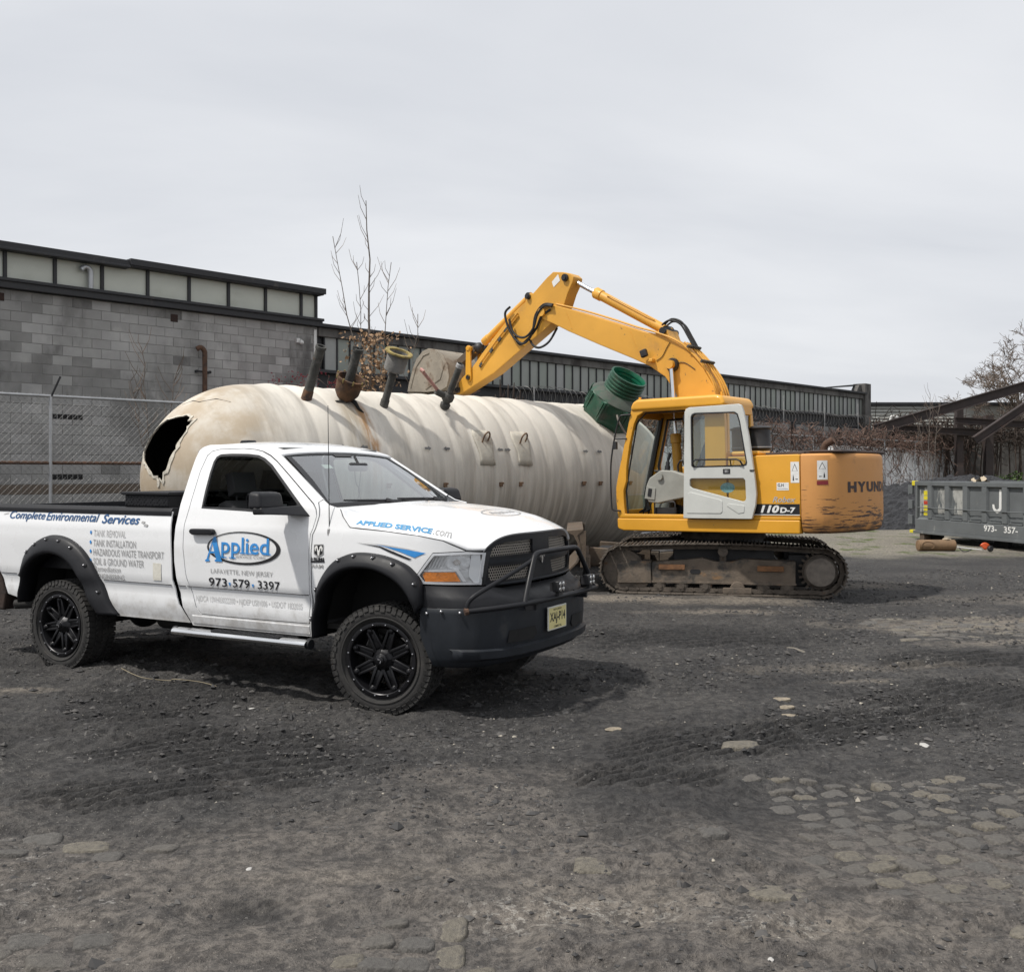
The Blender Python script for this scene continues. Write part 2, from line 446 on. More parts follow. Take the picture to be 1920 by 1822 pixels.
ny, nx = GX.shape
gv = np.stack([GX, GY, GZ], -1).reshape(-1, 3)
idx = np.arange(ny * nx).reshape(ny, nx)
gf = np.stack([idx[:-1, :-1], idx[:-1, 1:], idx[1:, 1:], idx[1:, :-1]], -1).reshape(-1, 4)
gm = bpy.data.meshes.new('ground')
gm.vertices.add(len(gv)); gm.vertices.foreach_set('co', gv.ravel())
gm.loops.add(len(gf) * 4); gm.loops.foreach_set('vertex_index', gf.ravel())
gm.polygons.add(len(gf)); gm.polygons.foreach_set('loop_start', np.arange(0, len(gf) * 4, 4)); gm.polygons.foreach_set('loop_total', np.full(len(gf), 4))
gm.polygons.foreach_set('use_smooth', np.ones(len(gf), bool))
gm.update(calc_edges=True)
X_, Y_ = GX.ravel(), GY.ravel()
# soil kinds: dried mud in front, sandy patches by the tracks, weedy gravel at the back, black cinders elsewhere
mud = np.clip((5.9 - Y_ + (fbm(X_ * .9, Y_ * .9, 4, 11) - .5) * 3.2) / .9, 0, 1)
sand = np.zeros_like(X_)
for c, r, rot, k in (((2.2, 14.6), (2.6, .8), -.1, .75), ((6.0, 12.2), (2.6, .9), .05, .8), ((8.5, 14.5), (3, 1.2), 0, .45), ((2.6, 13.2), (1.0, .25), 0, .6), ((.35, 4.2), (.75, .3), .1, .5), ((9.5, 24.5), (6.5, 2.6), 0, .9), ((12, 29), (6, 3.5), 0, .9),
                     ((-4.3, 8.3), (.7, .25), .1, .55), ((3.2, 9.4), (1.5, .22), .1, .35), ((2.9, 8.7), (.5, .15), .2, .45), ((5.5, 10.8), (1.6, .3), .1, .45), ((-.6, 4.55), (.8, .12), .1, .25), ((1.2, 3.95), (.6, .15), 0, .3), ((5.2, 16.5), (1.8, .7), 0, .5), ((.4, 15.8), (1.6, .6), 0, .5)):
    sand = np.maximum(sand, k * ell(X_, Y_, c[0], c[1], r[0], r[1], rot, .7, int(abs(c[0]) * 10)))
sand *= np.clip(.25 + 1.5 * fbm(X_ * 2.1, Y_ * 2.1, 4, 21), 0, 1)
tread = np.zeros_like(X_)
for i, (c, r, rot, dr, pit) in enumerate(TREADS): tread = np.maximum(tread, ell(X_, Y_, c[0], c[1], r[0], r[1], rot, .5, 30 + i))
tread = np.maximum(tread, 1.0 * np.exp(-(((X_ + 1.10 + .3 * (Y_ - 4.24)) / .16) ** 4 + ((Y_ - 4.24) / .11) ** 4)))
weed = np.clip((Y_ - 21.5 + (fbm(X_ * .5, Y_ * .5, 3, 31) - .5) * 4) / 2, 0, 1) * np.clip((X_ - 4) / 2, 0, 1)
chalk = np.maximum(ell(X_, Y_, .30, 4.18, .8, .26, .05, .8, 5), .8 * ell(X_, Y_, 1.05, 3.98, .4, .16, -.1, .8, 6)); chalk = np.maximum(chalk, .6 * ell(X_, Y_, -1.2, 6.1, .3, .15, 0, .8, 7))
for nm_, ar in (('mud', mud), ('sand', sand), ('tread', tread), ('weed', weed), ('chalk', chalk)):
    at = gm.attributes.new(nm_, 'FLOAT', 'POINT'); at.data.foreach_set('value', ar.astype(np.float32))

def ground_mat():
    m = bpy.data.materials.new('yard_dirt'); m.use_nodes = True
    t = m.node_tree; N = t.nodes; K = t.links; b = N['Principled BSDF']
    co = N.new('ShaderNodeTexCoord')
    def noise(scale, det=8, ro=.6, st=(1, 1, 1), dist=0):
        mp_ = N.new('ShaderNodeMapping'); mp_.inputs['Scale'].default_value = st; K.new(co.outputs['Object'], mp_.inputs[0])
        n = N.new('ShaderNodeTexNoise'); n.inputs['Scale'].default_value = scale; n.inputs['Detail'].default_value = det; n.inputs['Roughness'].default_value = ro; n.inputs['Distortion'].default_value = dist
        K.new(mp_.outputs[0], n.inputs[0]); return n.outputs[0]
    def mrange(s, a, b_, c=0, d=1):
        n = N.new('ShaderNodeMapRange'); n.inputs[1].default_value = a; n.inputs[2].default_value = b_; n.inputs[3].default_value = c; n.inputs[4].default_value = d; n.interpolation_type = 'SMOOTHSTEP'; K.new(s, n.inputs[0]); return n.outputs[0]
    def mix(f, a, c, mode='MIX'):
        n = N.new('ShaderNodeMix'); n.data_type = 'RGBA'; n.blend_type = mode
        if isinstance(f, float): n.inputs[0].default_value = f
        else: K.new(f, n.inputs[0])
        for s, v in ((6, a), (7, c)):
            if isinstance(v, tuple): n.inputs[s].default_value = (*v, 1)
            else: K.new(v, n.inputs[s])
        return n.outputs[2]
    def attr(n_):
        n = N.new('ShaderNodeAttribute'); n.attribute_name = n_; return n.outputs['Fac']
    def math_(op, a, c):
        n = N.new('ShaderNodeMath'); n.operation = op
        for s, v in ((0, a), (1, c)):
            if isinstance(v, float): n.inputs[s].default_value = v
            else: K.new(v, n.inputs[s])
        return n.outputs[0]
    big = noise(.7, 3); mid = noise(4.5, 4, .65); fine = noise(17, 5, .78); spk = noise(75, 1, .5)
    col = mix(mrange(big, .35, .65), (.046, .045, .045), (.068, .066, .064))
    col = mix(math_('MULTIPLY', attr('mud'), mrange(mid, .2, .6, .65, 1.0)), col, (.126, .116, .106))
    col = mix(math_('MULTIPLY', attr('tread'), .75), col, (.036, .0355, .0355))
    col = mix(attr('sand'), col, (.27, .24, .20))
    wd = noise(1.1, 3, .65)
    col = mix(math_('MULTIPLY', attr('weed'), .8), col, (.24, .225, .185))
    col = mix(math_('MULTIPLY', attr('weed'), mrange(wd, .54, .66)), col, (.085, .115, .03))
    col = mix(mrange(mid, .34, .66, 0, 1), mix(1.0, col, (.85, .85, .86), 'MULTIPLY'), mix(1.0, col, (1.13, 1.12, 1.11), 'MULTIPLY'))
    col = mix(mrange(fine, .38, .62, 0, 1), mix(1.0, col, (.58, .58, .59), 'MULTIPLY'), mix(1.0, col, (1.36, 1.34, 1.31), 'MULTIPLY'))
    wsp = math_('MULTIPLY', mrange(spk, .70, .76), mrange(big, .42, .6))
    col = mix(math_('MULTIPLY', wsp, .8), col, (.36, .34, .30))
    # scattered chalky white patches
    ch = math_('MULTIPLY', mrange(noise(14, 3, .75), .60, .70), mrange(noise(.55, 1, .5), .57, .66))
    col = mix(math_('MULTIPLY', ch, .55), col, (.45, .43, .40))
    col = mix(math_('MULTIPLY', math_('MULTIPLY', attr('chalk'), .55), mrange(noise(26, 3, .75), .53, .62)), col, (.46, .44, .40))
    K.new(col, b.inputs['Base Color'])
    K.new(mrange(mid, .3, .7, .78, .97), b.inputs['Roughness'])
    b.inputs['Specular IOR Level'].default_value = .35
    # relief: grains and dried-mud crazing
    h = math_('ADD', fine, math_('MULTIPLY', noise(4.6, 4, .62, (1, 1.5, 1), .5), 1.2))
    bp = N.new('ShaderNodeBump'); bp.inputs['Strength'].default_value = .9; bp.inputs['Distance'].default_value = .06
    K.new(h, bp.inputs['Height']); K.new(bp.outputs[0], b.inputs['Normal'])
    return m
gm.materials.append(ground_mat())
ground = bpy.data.objects.new('ground', gm); COL.objects.link(ground); tag(ground, kind='structure')
def gz(x, y): return float(ground_h(np.array([float(x)]), np.array([float(y)]))[0])

# ------------------------------------------------------------------ cobbles
m_cob = [M('sett_%d' % i, c, .88, var=.35, vs=7, bump=.8, bs=24, bdist=.03, grime=((.092, .086, .08), .5, .2, 4)) for i, c in enumerate(((.15, .139, .124), (.19, .172, .14), (.135, .128, .118)))]
def cob_mesh(i):
    mb = MB(); n = 16; rings = []; ex = random.uniform(6, 14)
    e = [1 + .16 * (random.random() - .5) for _ in range(n)]; sk = random.uniform(-.15, .15); tx, ty = random.uniform(-.02, .02), random.uniform(-.02, .02)
    for h, k in ((-.06, 1.05), (-.012, 1.0), (-.002, .95), (.003, .82), (.005, .45)):
        ring = []
        for j in range(n):
            a = 2 * PI * j / n + .2; c, s_ = math.cos(a), math.sin(a)
            q = (abs(c) ** ex + abs(s_) ** ex) ** (-1 / ex) * (e[j] * .5 + e[(j + 1) % n] * .5) * k
            x_, y_ = q * c * .5 + sk * q * s_ * .5, q * s_ * .5; ring.append((x_, y_, h + tx * x_ + ty * y_ + .004 * (random.random() - .5)))
        rings.append(ring)
    vs = [p for r in rings for p in r]; fs = []
    for k in range(len(rings) - 1):
        for j in range(n): fs.append((k * n + j, k * n + (j + 1) % n, (k + 1) * n + (j + 1) % n, (k + 1) * n + j))
    fs.append(tuple(range((len(rings) - 1) * n, len(rings) * n)))
    mb.add(vs, fs); me = mb.mesh('cobble', ang=60); me.materials.append(m_cob[i % 3]); return me
COBS = [cob_mesh(i) for i in range(15)]
_nc = 0
def cobble(x, y, w, l, rz, lift=0.0):
    global _nc
    o = bpy.data.objects.new('cobble', COBS[random.randrange(15)]); COL.objects.link(o); o.parent = ground
    o.location = (x, y, gz(x, y) + lift); o.scale = (w, l, 1); o.rotation_euler = (random.uniform(-.05, .05), random.uniform(-.05, .05), rz); _nc += 1
def cob_area(x0, x1, y0, y1, w, l, rz, cover, seed, lift=0.002, cap=999):
    k = 0; cx, cy = (x0 + x1) / 2, (y0 + y1) / 2; D = max(x1 - x0, y1 - y0)
    for r in range(int(-D / l), int(D / l) + 1):
        for c in range(int(-D / w), int(D / w) + 1):
            u = (c + (.5 if r % 2 else 0)) * w * 1.06 + random.uniform(-.02, .02); v = r * l * 1.07 + random.uniform(-.02, .02)
            x = cx + u * math.cos(rz) - v * math.sin(rz); y = cy + u * math.sin(rz) + v * math.cos(rz)
            if not (x0 < x < x1 and y0 < y < y1): continue
            q = float(fbm(np.array([x * 1.1]), np.array([y * 1.1]), 3, seed)[0])
            if q > cover + random.uniform(-.08, .08) or k >= cap: continue
            cobble(x, y, w * random.uniform(.72, 1.0), l * random.uniform(.75, 1.0), rz + random.uniform(-.12, .12), lift + random.uniform(-.009, .004)); k += 1
cob_area(1.35, 3.6, 4.35, 6.1, .165, .135, .30, .56, 4, .003, 130)
cob_area(4.3, 8.2, 11.0, 13.6, .24, .17, .1, .58, 8, .004, 130)
for (x, y, w, l, r) in ((-.50, 3.78, .15, .13, .1), (-.37, 3.95, .14, .15, .05), (-.235, 4.06, .115, .20, .03), (-.235, 3.84, .12, .19, .05), (-.37, 3.78, .13, .13, 0), (-.53, 3.97, .14, .14, .2), (-.12, 3.70, .13, .13, .1), (-.62, 3.80, .13, .12, .1), (-.48, 4.12, .12, .1, .1),
                        (-2.33, 5.02, .19, .14, .3), (-2.08, 4.95, .22, .15, .2), (-1.72, 4.97, .17, .12, -.2), (-2.40, 4.86, .16, .12, .1), (-1.93, 4.82, .15, .11, 0), (-1.87, 3.97, .2, .14, .4), (-1.63, 3.96, .16, .13, .5), (-2.0, 3.85, .2, .15, .6), (-1.72, 3.80, .2, .12, .2),
                        (.38, 4.62, .2, .13, -.1), (1.13, 4.32, .24, .15, -.35), (1.5, 6.65, .24, .13, 0), (.98, 4.95, .15, .11, .3), (2.05, 3.95, .2, .16, -.3), (1.85, 4.3, .18, .12, .3)):
    cobble(x, y, w, l, r, .004)

# ------------------------------------------------------------------ loose gravel (stuff)
def gravel():
    n = 24000
    d = 3.4 * (19 / 3.4) ** RNG.random(n * 4); x = RNG.uniform(-.56, .56, n * 4) * d
    q = fbm(x * 1.3, d * 1.3, 3, 77); keep = RNG.random(n * 4) < np.clip((q - .36) * 4, .03, 1) * np.clip((d - 4.2) / 2.2, .25, 1)
    x = x[keep][:n]; d = d[keep][:n]; n = len(x)
    kind = RNG.choice(3, n, p=[.62, .35, .03])
    r = np.minimum(.034, (.0030 + .0009 * d) * RNG.lognormal(0, .55, n)) * np.where(kind == 2, .6, 1)
    base = np.array([(1, 0, 0), (.1, .9, 0), (-1, .1, 0), (0, -1, 0), (.1, 0, 1), (0, 0, -1)], float)
    fc = np.array([(0, 1, 4), (1, 2, 4), (2, 3, 4), (3, 0, 4), (1, 0, 5), (2, 1, 5), (3, 2, 5), (0, 3, 5)])
    P = base[None] * (1 + RNG.normal(0, .22, (n, 6, 3))) + RNG.normal(0, .1, (n, 6, 3))
    P = P * (r[:, None] * RNG.uniform(.55, 1.3, (n, 3)) * np.array([1, 1, .62]))[:, None, :]
    a = RNG.uniform(0, 6.28, n); c, s = np.cos(a)[:, None], np.sin(a)[:, None]
    X = P[..., 0] * c - P[..., 1] * s + x[:, None]; Y = P[..., 0] * s + P[..., 1] * c + d[:, None]
    Z = P[..., 2] + ground_h(x, d)[:, None] + r[:, None] * .12
    V = np.stack([X, Y, Z], -1).reshape(-1, 3); F = (fc[None] + 6 * np.arange(n)[:, None, None]).reshape(-1, 3)
    me = bpy.data.meshes.new('loose_gravel'); me.from_pydata(V.tolist(), [], F.tolist())
    for m in (M('grit_dark', (.047, .046, .046), .9), M('grit_grey', (.088, .084, .08), .9), M('grit_pale', (.34, .31, .26), .9)): me.materials.append(m)
    me.polygons.foreach_set('material_index', np.repeat(kind, 8).astype(np.int32))
    o = mobj('loose_gravel', me); tag(o, 'loose gravel and cinders strewn over the dirt yard', 'gravel', kind='stuff')
gravel()
# ================================================================== background
def at(px, py, d): return Vector(((px - 960) * d / 1900, d, CAM_Z - (py - 885) * d / 1900))
BYAW = math.atan2(.718, .696)
m_cmu = [M('block_grey_%d' % i, c, .92, var=.18, vs=1.3, bump=.35, bs=45, world=True, grime=((.16, .157, .15), .50, .20, .75, (1, 1, .6), .8), grime2=((.44, .43, .415), .57, .14, 1.6, (1, 1, .8), .6)) for i, c in enumerate(((.335, .332, .32), (.355, .35, .34), (.315, .31, .30), (.375, .37, .36)))]
m_cmu_dark = [M('block_sooty_%d' % i, c, .92, var=.25, vs=1.3, bump=.3, bs=45, world=True, grime=((.075, .072, .07), .47, .2, .9, (1, 1, .5), .85)) for i, c in enumerate(((.235, .232, .223), (.265, .262, .253)))]
m_cmu_brown = M('block_brown', (.15, .12, .095), .95, var=.3, vs=3, bump=.3, bs=60)
m_mortar = M('mortar', (.24, .237, .228), .95, var=.25, vs=3, bump=.3, bs=60)
m_blacksteel = M('black_painted_steel', (.022, .023, .026), .6, var=.3, vs=2, bump=.1, bs=30, grime=((.06, .055, .05), .6, .15, 3))
m_frost = M('frosted_glazing', (.50, .52, .46), .38, var=.10, vs=.9, grime=((.38, .40, .33), .5, .25, .8, (1, 1, 2)), spec=.6)
m_rust = M('rusty_pipe', (.10, .055, .035), .85, var=.4, vs=8, bump=.4, bs=50, grime=((.045, .03, .025), .5, .2, 9))
m_galv = M('galvanised', (.42, .43, .44), .45, .6, var=.15, vs=6, bump=.05, bs=60)
m_galv_old = M('galvanised_dull', (.33, .33, .33), .6, .35, var=.2, vs=6)
m_white_pvc = M('white_plastic', (.7, .7, .68), .5, var=.1)

bA = empty('block_building', (-10.1, 20.0, 0), (0, 0, BYAW), 'grey concrete block building with a band of frosted clerestory glazing behind the fence', 'building')
MB().b2(-6.0, 7.50, -.001, 9, -.2, 5.46).obj('wall_core', m_mortar, bA, smooth=False)
cw, ch_ = .4064, .2032
bmesh_ = MB().b2(0, cw - .011, 0, .05, 0, ch_ - .011).mesh('block', bevel=.004, seg=1, smooth=False)
def blk_mat(x, z):
    q = float(fbm(np.array([x * .55 + 3]), np.array([z * .8]), 3, 12)[0]) + random.uniform(-.13, .13)
    if z < 1.42: return m_cmu_brown
    dark = q + (.22 if x > 6.3 else 0) + (.16 if z > 5.15 else 0) + (.1 if 3.4 < z < 4.3 and x < 3 else 0)
    if dark > .68: return random.choice(m_cmu_dark)
    return random.choice(m_cmu)
bvar = {}
rest = MB()
nb = 0
for r in range(27):
    z = r * ch_ - .03
    x = -5.9 + (cw / 2 if r % 2 else 0)
    while x < 7.45:
        w = min(cw, 7.495 - x)
        if w < .08: break
        seen = (z > 1.2 and -.3 < x < 2.9) or (z > 3.25 and -.3 < x)
        if seen and w > cw - .02 and nb < 296:
            mt = blk_mat(x, z)
            if mt.name not in bvar:
                me = bmesh_.copy(); me.materials.clear(); me.materials.append(mt); bvar[mt.name] = me
            o = bpy.data.objects.new('block', bvar[mt.name]); COL.objects.link(o); o.parent = bA
            o.location = (x, random.uniform(-.003, .002) - .008, z); nb += 1
        else:
            yq = random.uniform(-.004, .003) - .008
            rest.b2(x, x + w - .011, yq, yq + .05, z, z + ch_ - .011)
        x += cw
rs = rest.obj('block_remainder', m_cmu[0], bA, smooth=False, fix=False); tag(rs, kind='stuff')
MB().b2(-6.0, 7.56, -.16, .3, 5.47, 5.66).b2(-6.0, 7.58, -.20, .3, 5.60, 5.665).obj('ledge_beam', m_blacksteel, bA, bevel=.008)
MB().b2(-6.0, 7.55, -.22, 9.0, 6.24, 6.37).b2(-6.0, 2.55, -.26, 0, 6.20, 6.25).b2(2.55, 7.6, -.25, .02, 6.27, 6.41).obj('roof_edge', m_blacksteel, bA, bevel=.008)
MB().b2(-6.0, 7.45, .35, 8.9, 5.46, 6.24).obj('clerestory_core', m_blacksteel, bA, smooth=False)
MX = [-3.9, -2.9, -1.92, -.92, .08, 1.05, 2.03, 3.04, 4.02, 5.01, 6.0, 7.01, 7.45]
for i in range(len(MX)):
    MB().b2(MX[i] - .035, MX[i] + .035, -.045, .06, 5.667, 6.238).obj('mullion', m_blacksteel, bA, bevel=.004, seg=1)
    if i < len(MX) - 1:
        MB().b2(MX[i] + .037, MX[i + 1] - .037, .0, .02, 5.667, 6.238).obj('window_pane', m_frost, bA, smooth=False)
MB().b2(7.40, 7.49, .05, .9, 5.667, 6.238).obj('end_pane', m_frost, bA, smooth=False)
# fittings on the wall
def curve_pts(pts, n=6):
    """Catmull-Rom through points"""
    P = [Vector(p) for p in pts]; out = []
    for i in range(len(P) - 1):
        p0, p1, p2, p3 = P[max(i - 1, 0)], P[i], P[i + 1], P[min(i + 2, len(P) - 1)]
        for k in range(n):
            t = k / n; out.append(.5 * ((2 * p1) + (p2 - p0) * t + (2 * p0 - 5 * p1 + 4 * p2 - p3) * t * t + (3 * p1 - p0 - 3 * p2 + p3) * t ** 3))
    out.append(P[-1]); return out
MB().tube(curve_pts([(4.33, -.16, 2.6), (4.33, -.16, 3.6), (4.33, -.16, 4.45), (4.32, -.16, 4.58), (4.24, -.15, 4.66), (4.15, -.12, 4.62)]), .055, 12).obj('vent_pipe', m_rust, bA)
MB().b2(4.15, 4.52, -.12, -.09, 4.10, 4.14).b2(4.16, 4.19, -.12, .02, 4.09, 4.15).b2(4.48, 4.51, -.12, .02, 4.09, 4.15).obj('pipe_bracket', m_blacksteel, bA)
MB().b2(3.58, 3.75, -.02, .03, 5.19, 5.36).obj('wall_vent', M('vent_rust', (.035, .02, .016), .9, var=.4, vs=9), bA, bevel=.006)
MB().b2(-.12, .07, -.02, .03, 5.22, 5.38).obj('wall_vent', bpy.data.materials['vent_rust'], bA, bevel=.006)
for z in (2.98, 1.74):
    mb = MB()
    for i in range(6): mb.b2(1.0 + i * .106, 1.09 + i * .106, -.014, .03, z - .05, z + .05)
    mb.obj('weep_vent', M('vent_black', (.012, .012, .012), .9) if z > 2 else bpy.data.materials['vent_black'], bA)
MB().tube(curve_pts([(1.75, -.1, 5.66), (1.75, -.1, 5.9), (1.75, -.1, 6.0), (1.72, -.1, 6.08), (1.63, -.1, 6.11), (1.55, -.1, 6.04)]), [.05] * 12 + [.062] * 19 if False else .055, 12).obj('flue_pipe', m_galv, bA)
mb = MB().b2(6.86, 6.95, -.06, .0, 5.02, 5.13); mb.blob((6.97, -.1, 5.03), .055, n=10, m=7); mb.cyl((6.97, -.1, 5.08), (6.95, -.03, 5.1), .02); mb.obj('security_camera', m_white_pvc, bA)
MB().b2(7.38, 7.46, -.04, -.009, 4.55, 5.40).obj('downpipe', m_white_pvc, bA, bevel=.01)
MB().tube([(5.9, .3, 6.37), (5.9, .3, 6.5), (6.25, .3, 6.5), (6.25, .3, 6.37)], .008, 6).obj('roof_bracket', m_blacksteel, bA)

# ---- long low building
m_panel = [M('wired_glass_%d' % i, c, .42, var=.12, vs=1.2, grime=((.11, .115, .11), .5, .2, 1.5, (1, 1, .4), .7)) for i, c in enumerate(((.27, .285, .265), (.235, .25, .23), (.30, .31, .30), (.25, .275, .245)))]
m_conc = M('sooty_concrete', (.12, .115, .108), .9, var=.35, vs=1.6, bump=.4, bs=20, grime=((.05, .045, .043), .48, .18, 2.2, (1, 1, .4)))
m_lowall = M('far_block_wall', (.24, .238, .232), .92, var=.25, vs=.7, bump=.2, bs=30, brick=(.4064, .2032, .008), grime=((.10, .098, .095), .52, .18, .8, (1, 1, .3)))
bL = empty('long_workshop', (-10.1, 20.0, 0), (0, 0, BYAW), 'long low sooty workshop with a row of narrow wired glass panels under a flat roof', 'building')
MB().b2(7.53, 38.1, .06, 8, -.2, 3.86).obj('wall', m_lowall, bL, smooth=False)
MB().b2(7.53, 38.1, .18, 8, 3.86, 4.40).obj('dark_band', m_blacksteel, bL, smooth=False)
MB().b2(7.53, 38.1, .12, 8, 4.40, 5.25).obj('glazing_core', m_blacksteel, bL, smooth=False)
MB().b2(7.53, 38.2, -.02, 8, 5.25, 5.47).obj('roof_beam', m_conc, bL, bevel=.01)
MB().b2(7.50, 38.25, -.14, 8.1, 5.475, 5.56).obj('roof_edge', m_blacksteel, bL, bevel=.008)
MB().b2(7.53, 38.1, -.05, .14, 4.34, 4.42).obj('sill', m_blacksteel, bL, bevel=.005)
pw = MB().b2(.022, .378, 0, .02, 0, .82).mesh('glass_panel', smooth=False, fix=True)
pms = []
for m in m_panel:
    me = pw.copy(); me.materials.append(m); pms.append(me)
mul = MB().b2(-.02, .02, -.03, .05, 0, .82).mesh('mullion', smooth=False); mul.materials.append(m_blacksteel)
for i in range(76):
    x = 7.75 + .4005 * i
    o = bpy.data.objects.new('glass_panel', random.choice(pms)); COL.objects.link(o); o.parent = bL; o.location = (x, .07 + random.uniform(-.006, .006), 4.425)
    o = bpy.data.objects.new('mullion', mul); COL.objects.link(o); o.parent = bL; o.location = (x, .07, 4.425)
for x in (11.6, 15.6, 19.4, 23.4, 27.4, 31.55, 35.75):
    MB().b2(x - .12, x + .12, -.04, .1, 3.0, 3.95).obj('pilaster', m_blacksteel, bL, bevel=.01)
# raised end wall
mb = MB().prism([(35.4, 5.56), (38.7, 6.0), (38.7, 5.85), (36.2, 5.56)], 5.0, 5.3)
mb.b2(38.1, 38.7, -.1, .5, 0, 5.98); mb.prism([(37.6, 5.56), (38.3, 5.56), (38.3, 5.95), (37.9, 5.9)], .1, .4)
mb.obj('end_parapet', m_conc, bL, bevel=.01)
MB().prism([(34.6, 5.60), (38.75, 6.02), (38.75, 5.93), (34.6, 5.55)], .3, .6).obj('parapet_cap', m_blacksteel, bL)

# razor wire on stands in front of the workshop
rz = empty('razor_wire', (-10.1, 20.0, 0), (0, 0, BYAW), 'coiled razor wire strung along the workshop wall below the glass panels', 'razor wire')
pts = []
for k in range(1700):
    a = k / 1700; t = 14 + 25.2 * a
    pts.append((t, -.45 + .26 * math.cos(k * .36), 4.13 + .27 * math.sin(k * .36) - .05 * math.sin(t * 1.5)))
MB().tube(pts, .007, 3, False).obj('coil', M('razor_wire_dull', (.17, .165, .16), .6, .3), rz)
for t in (15, 18, 21, 24, 27, 29.9, 33.4, 36.6):
    MB().cyl((t, -.45, 3.5), (t, -.45, 4.95 if t > 26 else 4.4), .022, n=6).cyl((t, -.45, 3.6), (t, .06, 3.6), .02, n=6).obj('stand', m_galv_old, rz)

# ---- chain link fence
fn = empty('chain_link_fence', (-8.6, 17.0, 0), (0, 0, BYAW), 'tall galvanised chain link fence with slanted top arm in front of the block building', 'fence')
for i in range(-1, 17):
    t = .84 + 3.05 * i
    MB().cyl((t, 0, -.1), (t, 0, 3.16), .03, n=8).obj('post', m_galv, fn)
    MB().tube([(t, 0, 3.12), (t + .02, -.03, 3.2), (t + .12, -.12, 3.5)], .018, 6).obj('barb_arm', m_blacksteel, fn)
MB().cyl((-2.2, 0, 3.16), (50, 0, 3.16), .026, n=8).obj('top_rail', m_galv, fn)
MB().cyl((-2.2, .03, 2.0), (9, .03, 2.0), .03, n=8).obj('middle_rail', m_rust, fn)
mb = MB(); p_ = .080
def wire(a, b, w=.0022):
    mb.cyl(a, b, w, n=3, caps=False)
x0, x1, z0, z1 = -2.2, 6.2, .05, 3.2
k = x0 - (z1 - z0)
while k < x1:
    for sg in (1, -1):
        # clipped straight diagonal
        if sg == 1: a0, b0 = (k, z0), (k + (z1 - z0), z1)
        else: a0, b0 = (k, z1), (k + (z1 - z0), z0)
        xa, za = a0; xb, zb = b0; sl = (zb - za) / (xb - xa)
        if xa < x0: za += sl * (x0 - xa); xa = x0
        if xb > x1: zb += sl * (x1 - xb); xb = x1
        if xb - xa > .05: wire((xa, sg * .003, za), (xb, sg * .003, zb))
    k += p_ * 1.414
w_ = mb.obj('wire_mesh', M('dull_wire', (.20, .20, .20), .6, .3), fn, fix=False); tag(w_, kind='stuff')
mb = MB()
k = x0
while k < x1: mb.cyl((k, 0, 3.16), (k + .015, 0, 3.215), .004, n=3, caps=False); k += .062
w_ = mb.obj('wire_tips', m_galv_old, fn, fix=False); tag(w_, kind='stuff')

# ---- white wall behind the vines
m_wpaint = M('old_white_paint', (.84, .85, .86), .85, var=.12, vs=1.0, bump=.2, bs=20, grime=((.30, .29, .28), .56, .15, 1.3, (1, 1, .35)))
ww = empty('white_yard_wall', (-8.6, 17.0, 0), (0, 0, BYAW), 'peeling white painted yard wall behind the tangle of brown vines', 'wall')
for a, b, z in ((9, 30.4, 2.62), (30.4, 36.6, 2.86), (36.6, 41.5, 2.80), (41.5, 53, 2.90)):
    MB().b2(a + .02, b - .02, .26, .5, -.1, z).obj('wall_bay', m_wpaint, ww, bevel=.02)
# ---- vines on the fence
m_vine = [M('dead_vine', (.135, .082, .064), .95, var=.4, vs=3), M('dead_vine_dark', (.062, .046, .038), .95, var=.4, vs=3), M('dead_vine_pale', (.17, .115, .09), .95, var=.3, vs=3)]
def vines():
    mbs = [MB(), MB(), MB()]
    def strand(p, d, n, st, wob, r, grav=0):
        pts = [Vector(p)]; d = Vector(d).normalized()
        for _ in range(n):
            d = (d + Vector((random.gauss(0, wob), random.gauss(0, wob), random.gauss(0, wob) - grav))).normalized()
            q = pts[-1] + d * st; q.z = max(q.z, .02); pts.append(q)
        mbs[random.choices((0, 1, 2), (5, 3, 3))[0]].tube(pts, r, 3, False)
    for _ in range(3400):      # matted crest
        t = random.uniform(9, 53); lo = 2.75 + .12 * math.sin(t * 1.1) + .1 * math.sin(t * .47); hi = 3.4 + .12 * math.sin(t * .8) + .1 * math.sin(t * 2.3)
        strand((t, random.uniform(-.25, .2), random.uniform(lo, hi)), (random.gauss(0, 1), random.gauss(0, .6), random.gauss(0, .8)), 5, .11, .5, random.uniform(.007, .014))
    for _ in range(420):       # curtains hanging down the fence
        t = random.uniform(9, 53)
        strand((t, random.uniform(-.25, .1), random.uniform(2.4, 3.1)), (random.gauss(0, .35), random.gauss(0, .1), -1), random.randint(8, 16), .14, .22, random.uniform(.006, .011))
    for _ in range(2600):      # brush along the foot
        t = random.uniform(18, 53); z = abs(random.gauss(0, .55)) + .1
        strand((t, random.uniform(-1.0, .2), min(z, 1.35)), (random.gauss(0, 1), random.gauss(0, .6), random.gauss(.4, .8)), 6, .13, .4, random.uniform(.007, .013))
    o = empty('dead_vines', (-8.6, 17.0, 0), (0, 0, BYAW), 'matted brown dead vines hanging over the fence and white wall', 'vines')
    for i, mb_ in enumerate(mbs):
        q = mb_.obj(('tangle', 'dark_tangle', 'pale_tangle')[i], m_vine[i], o, fix=False, smooth=False); tag(q, kind='stuff')
vines()

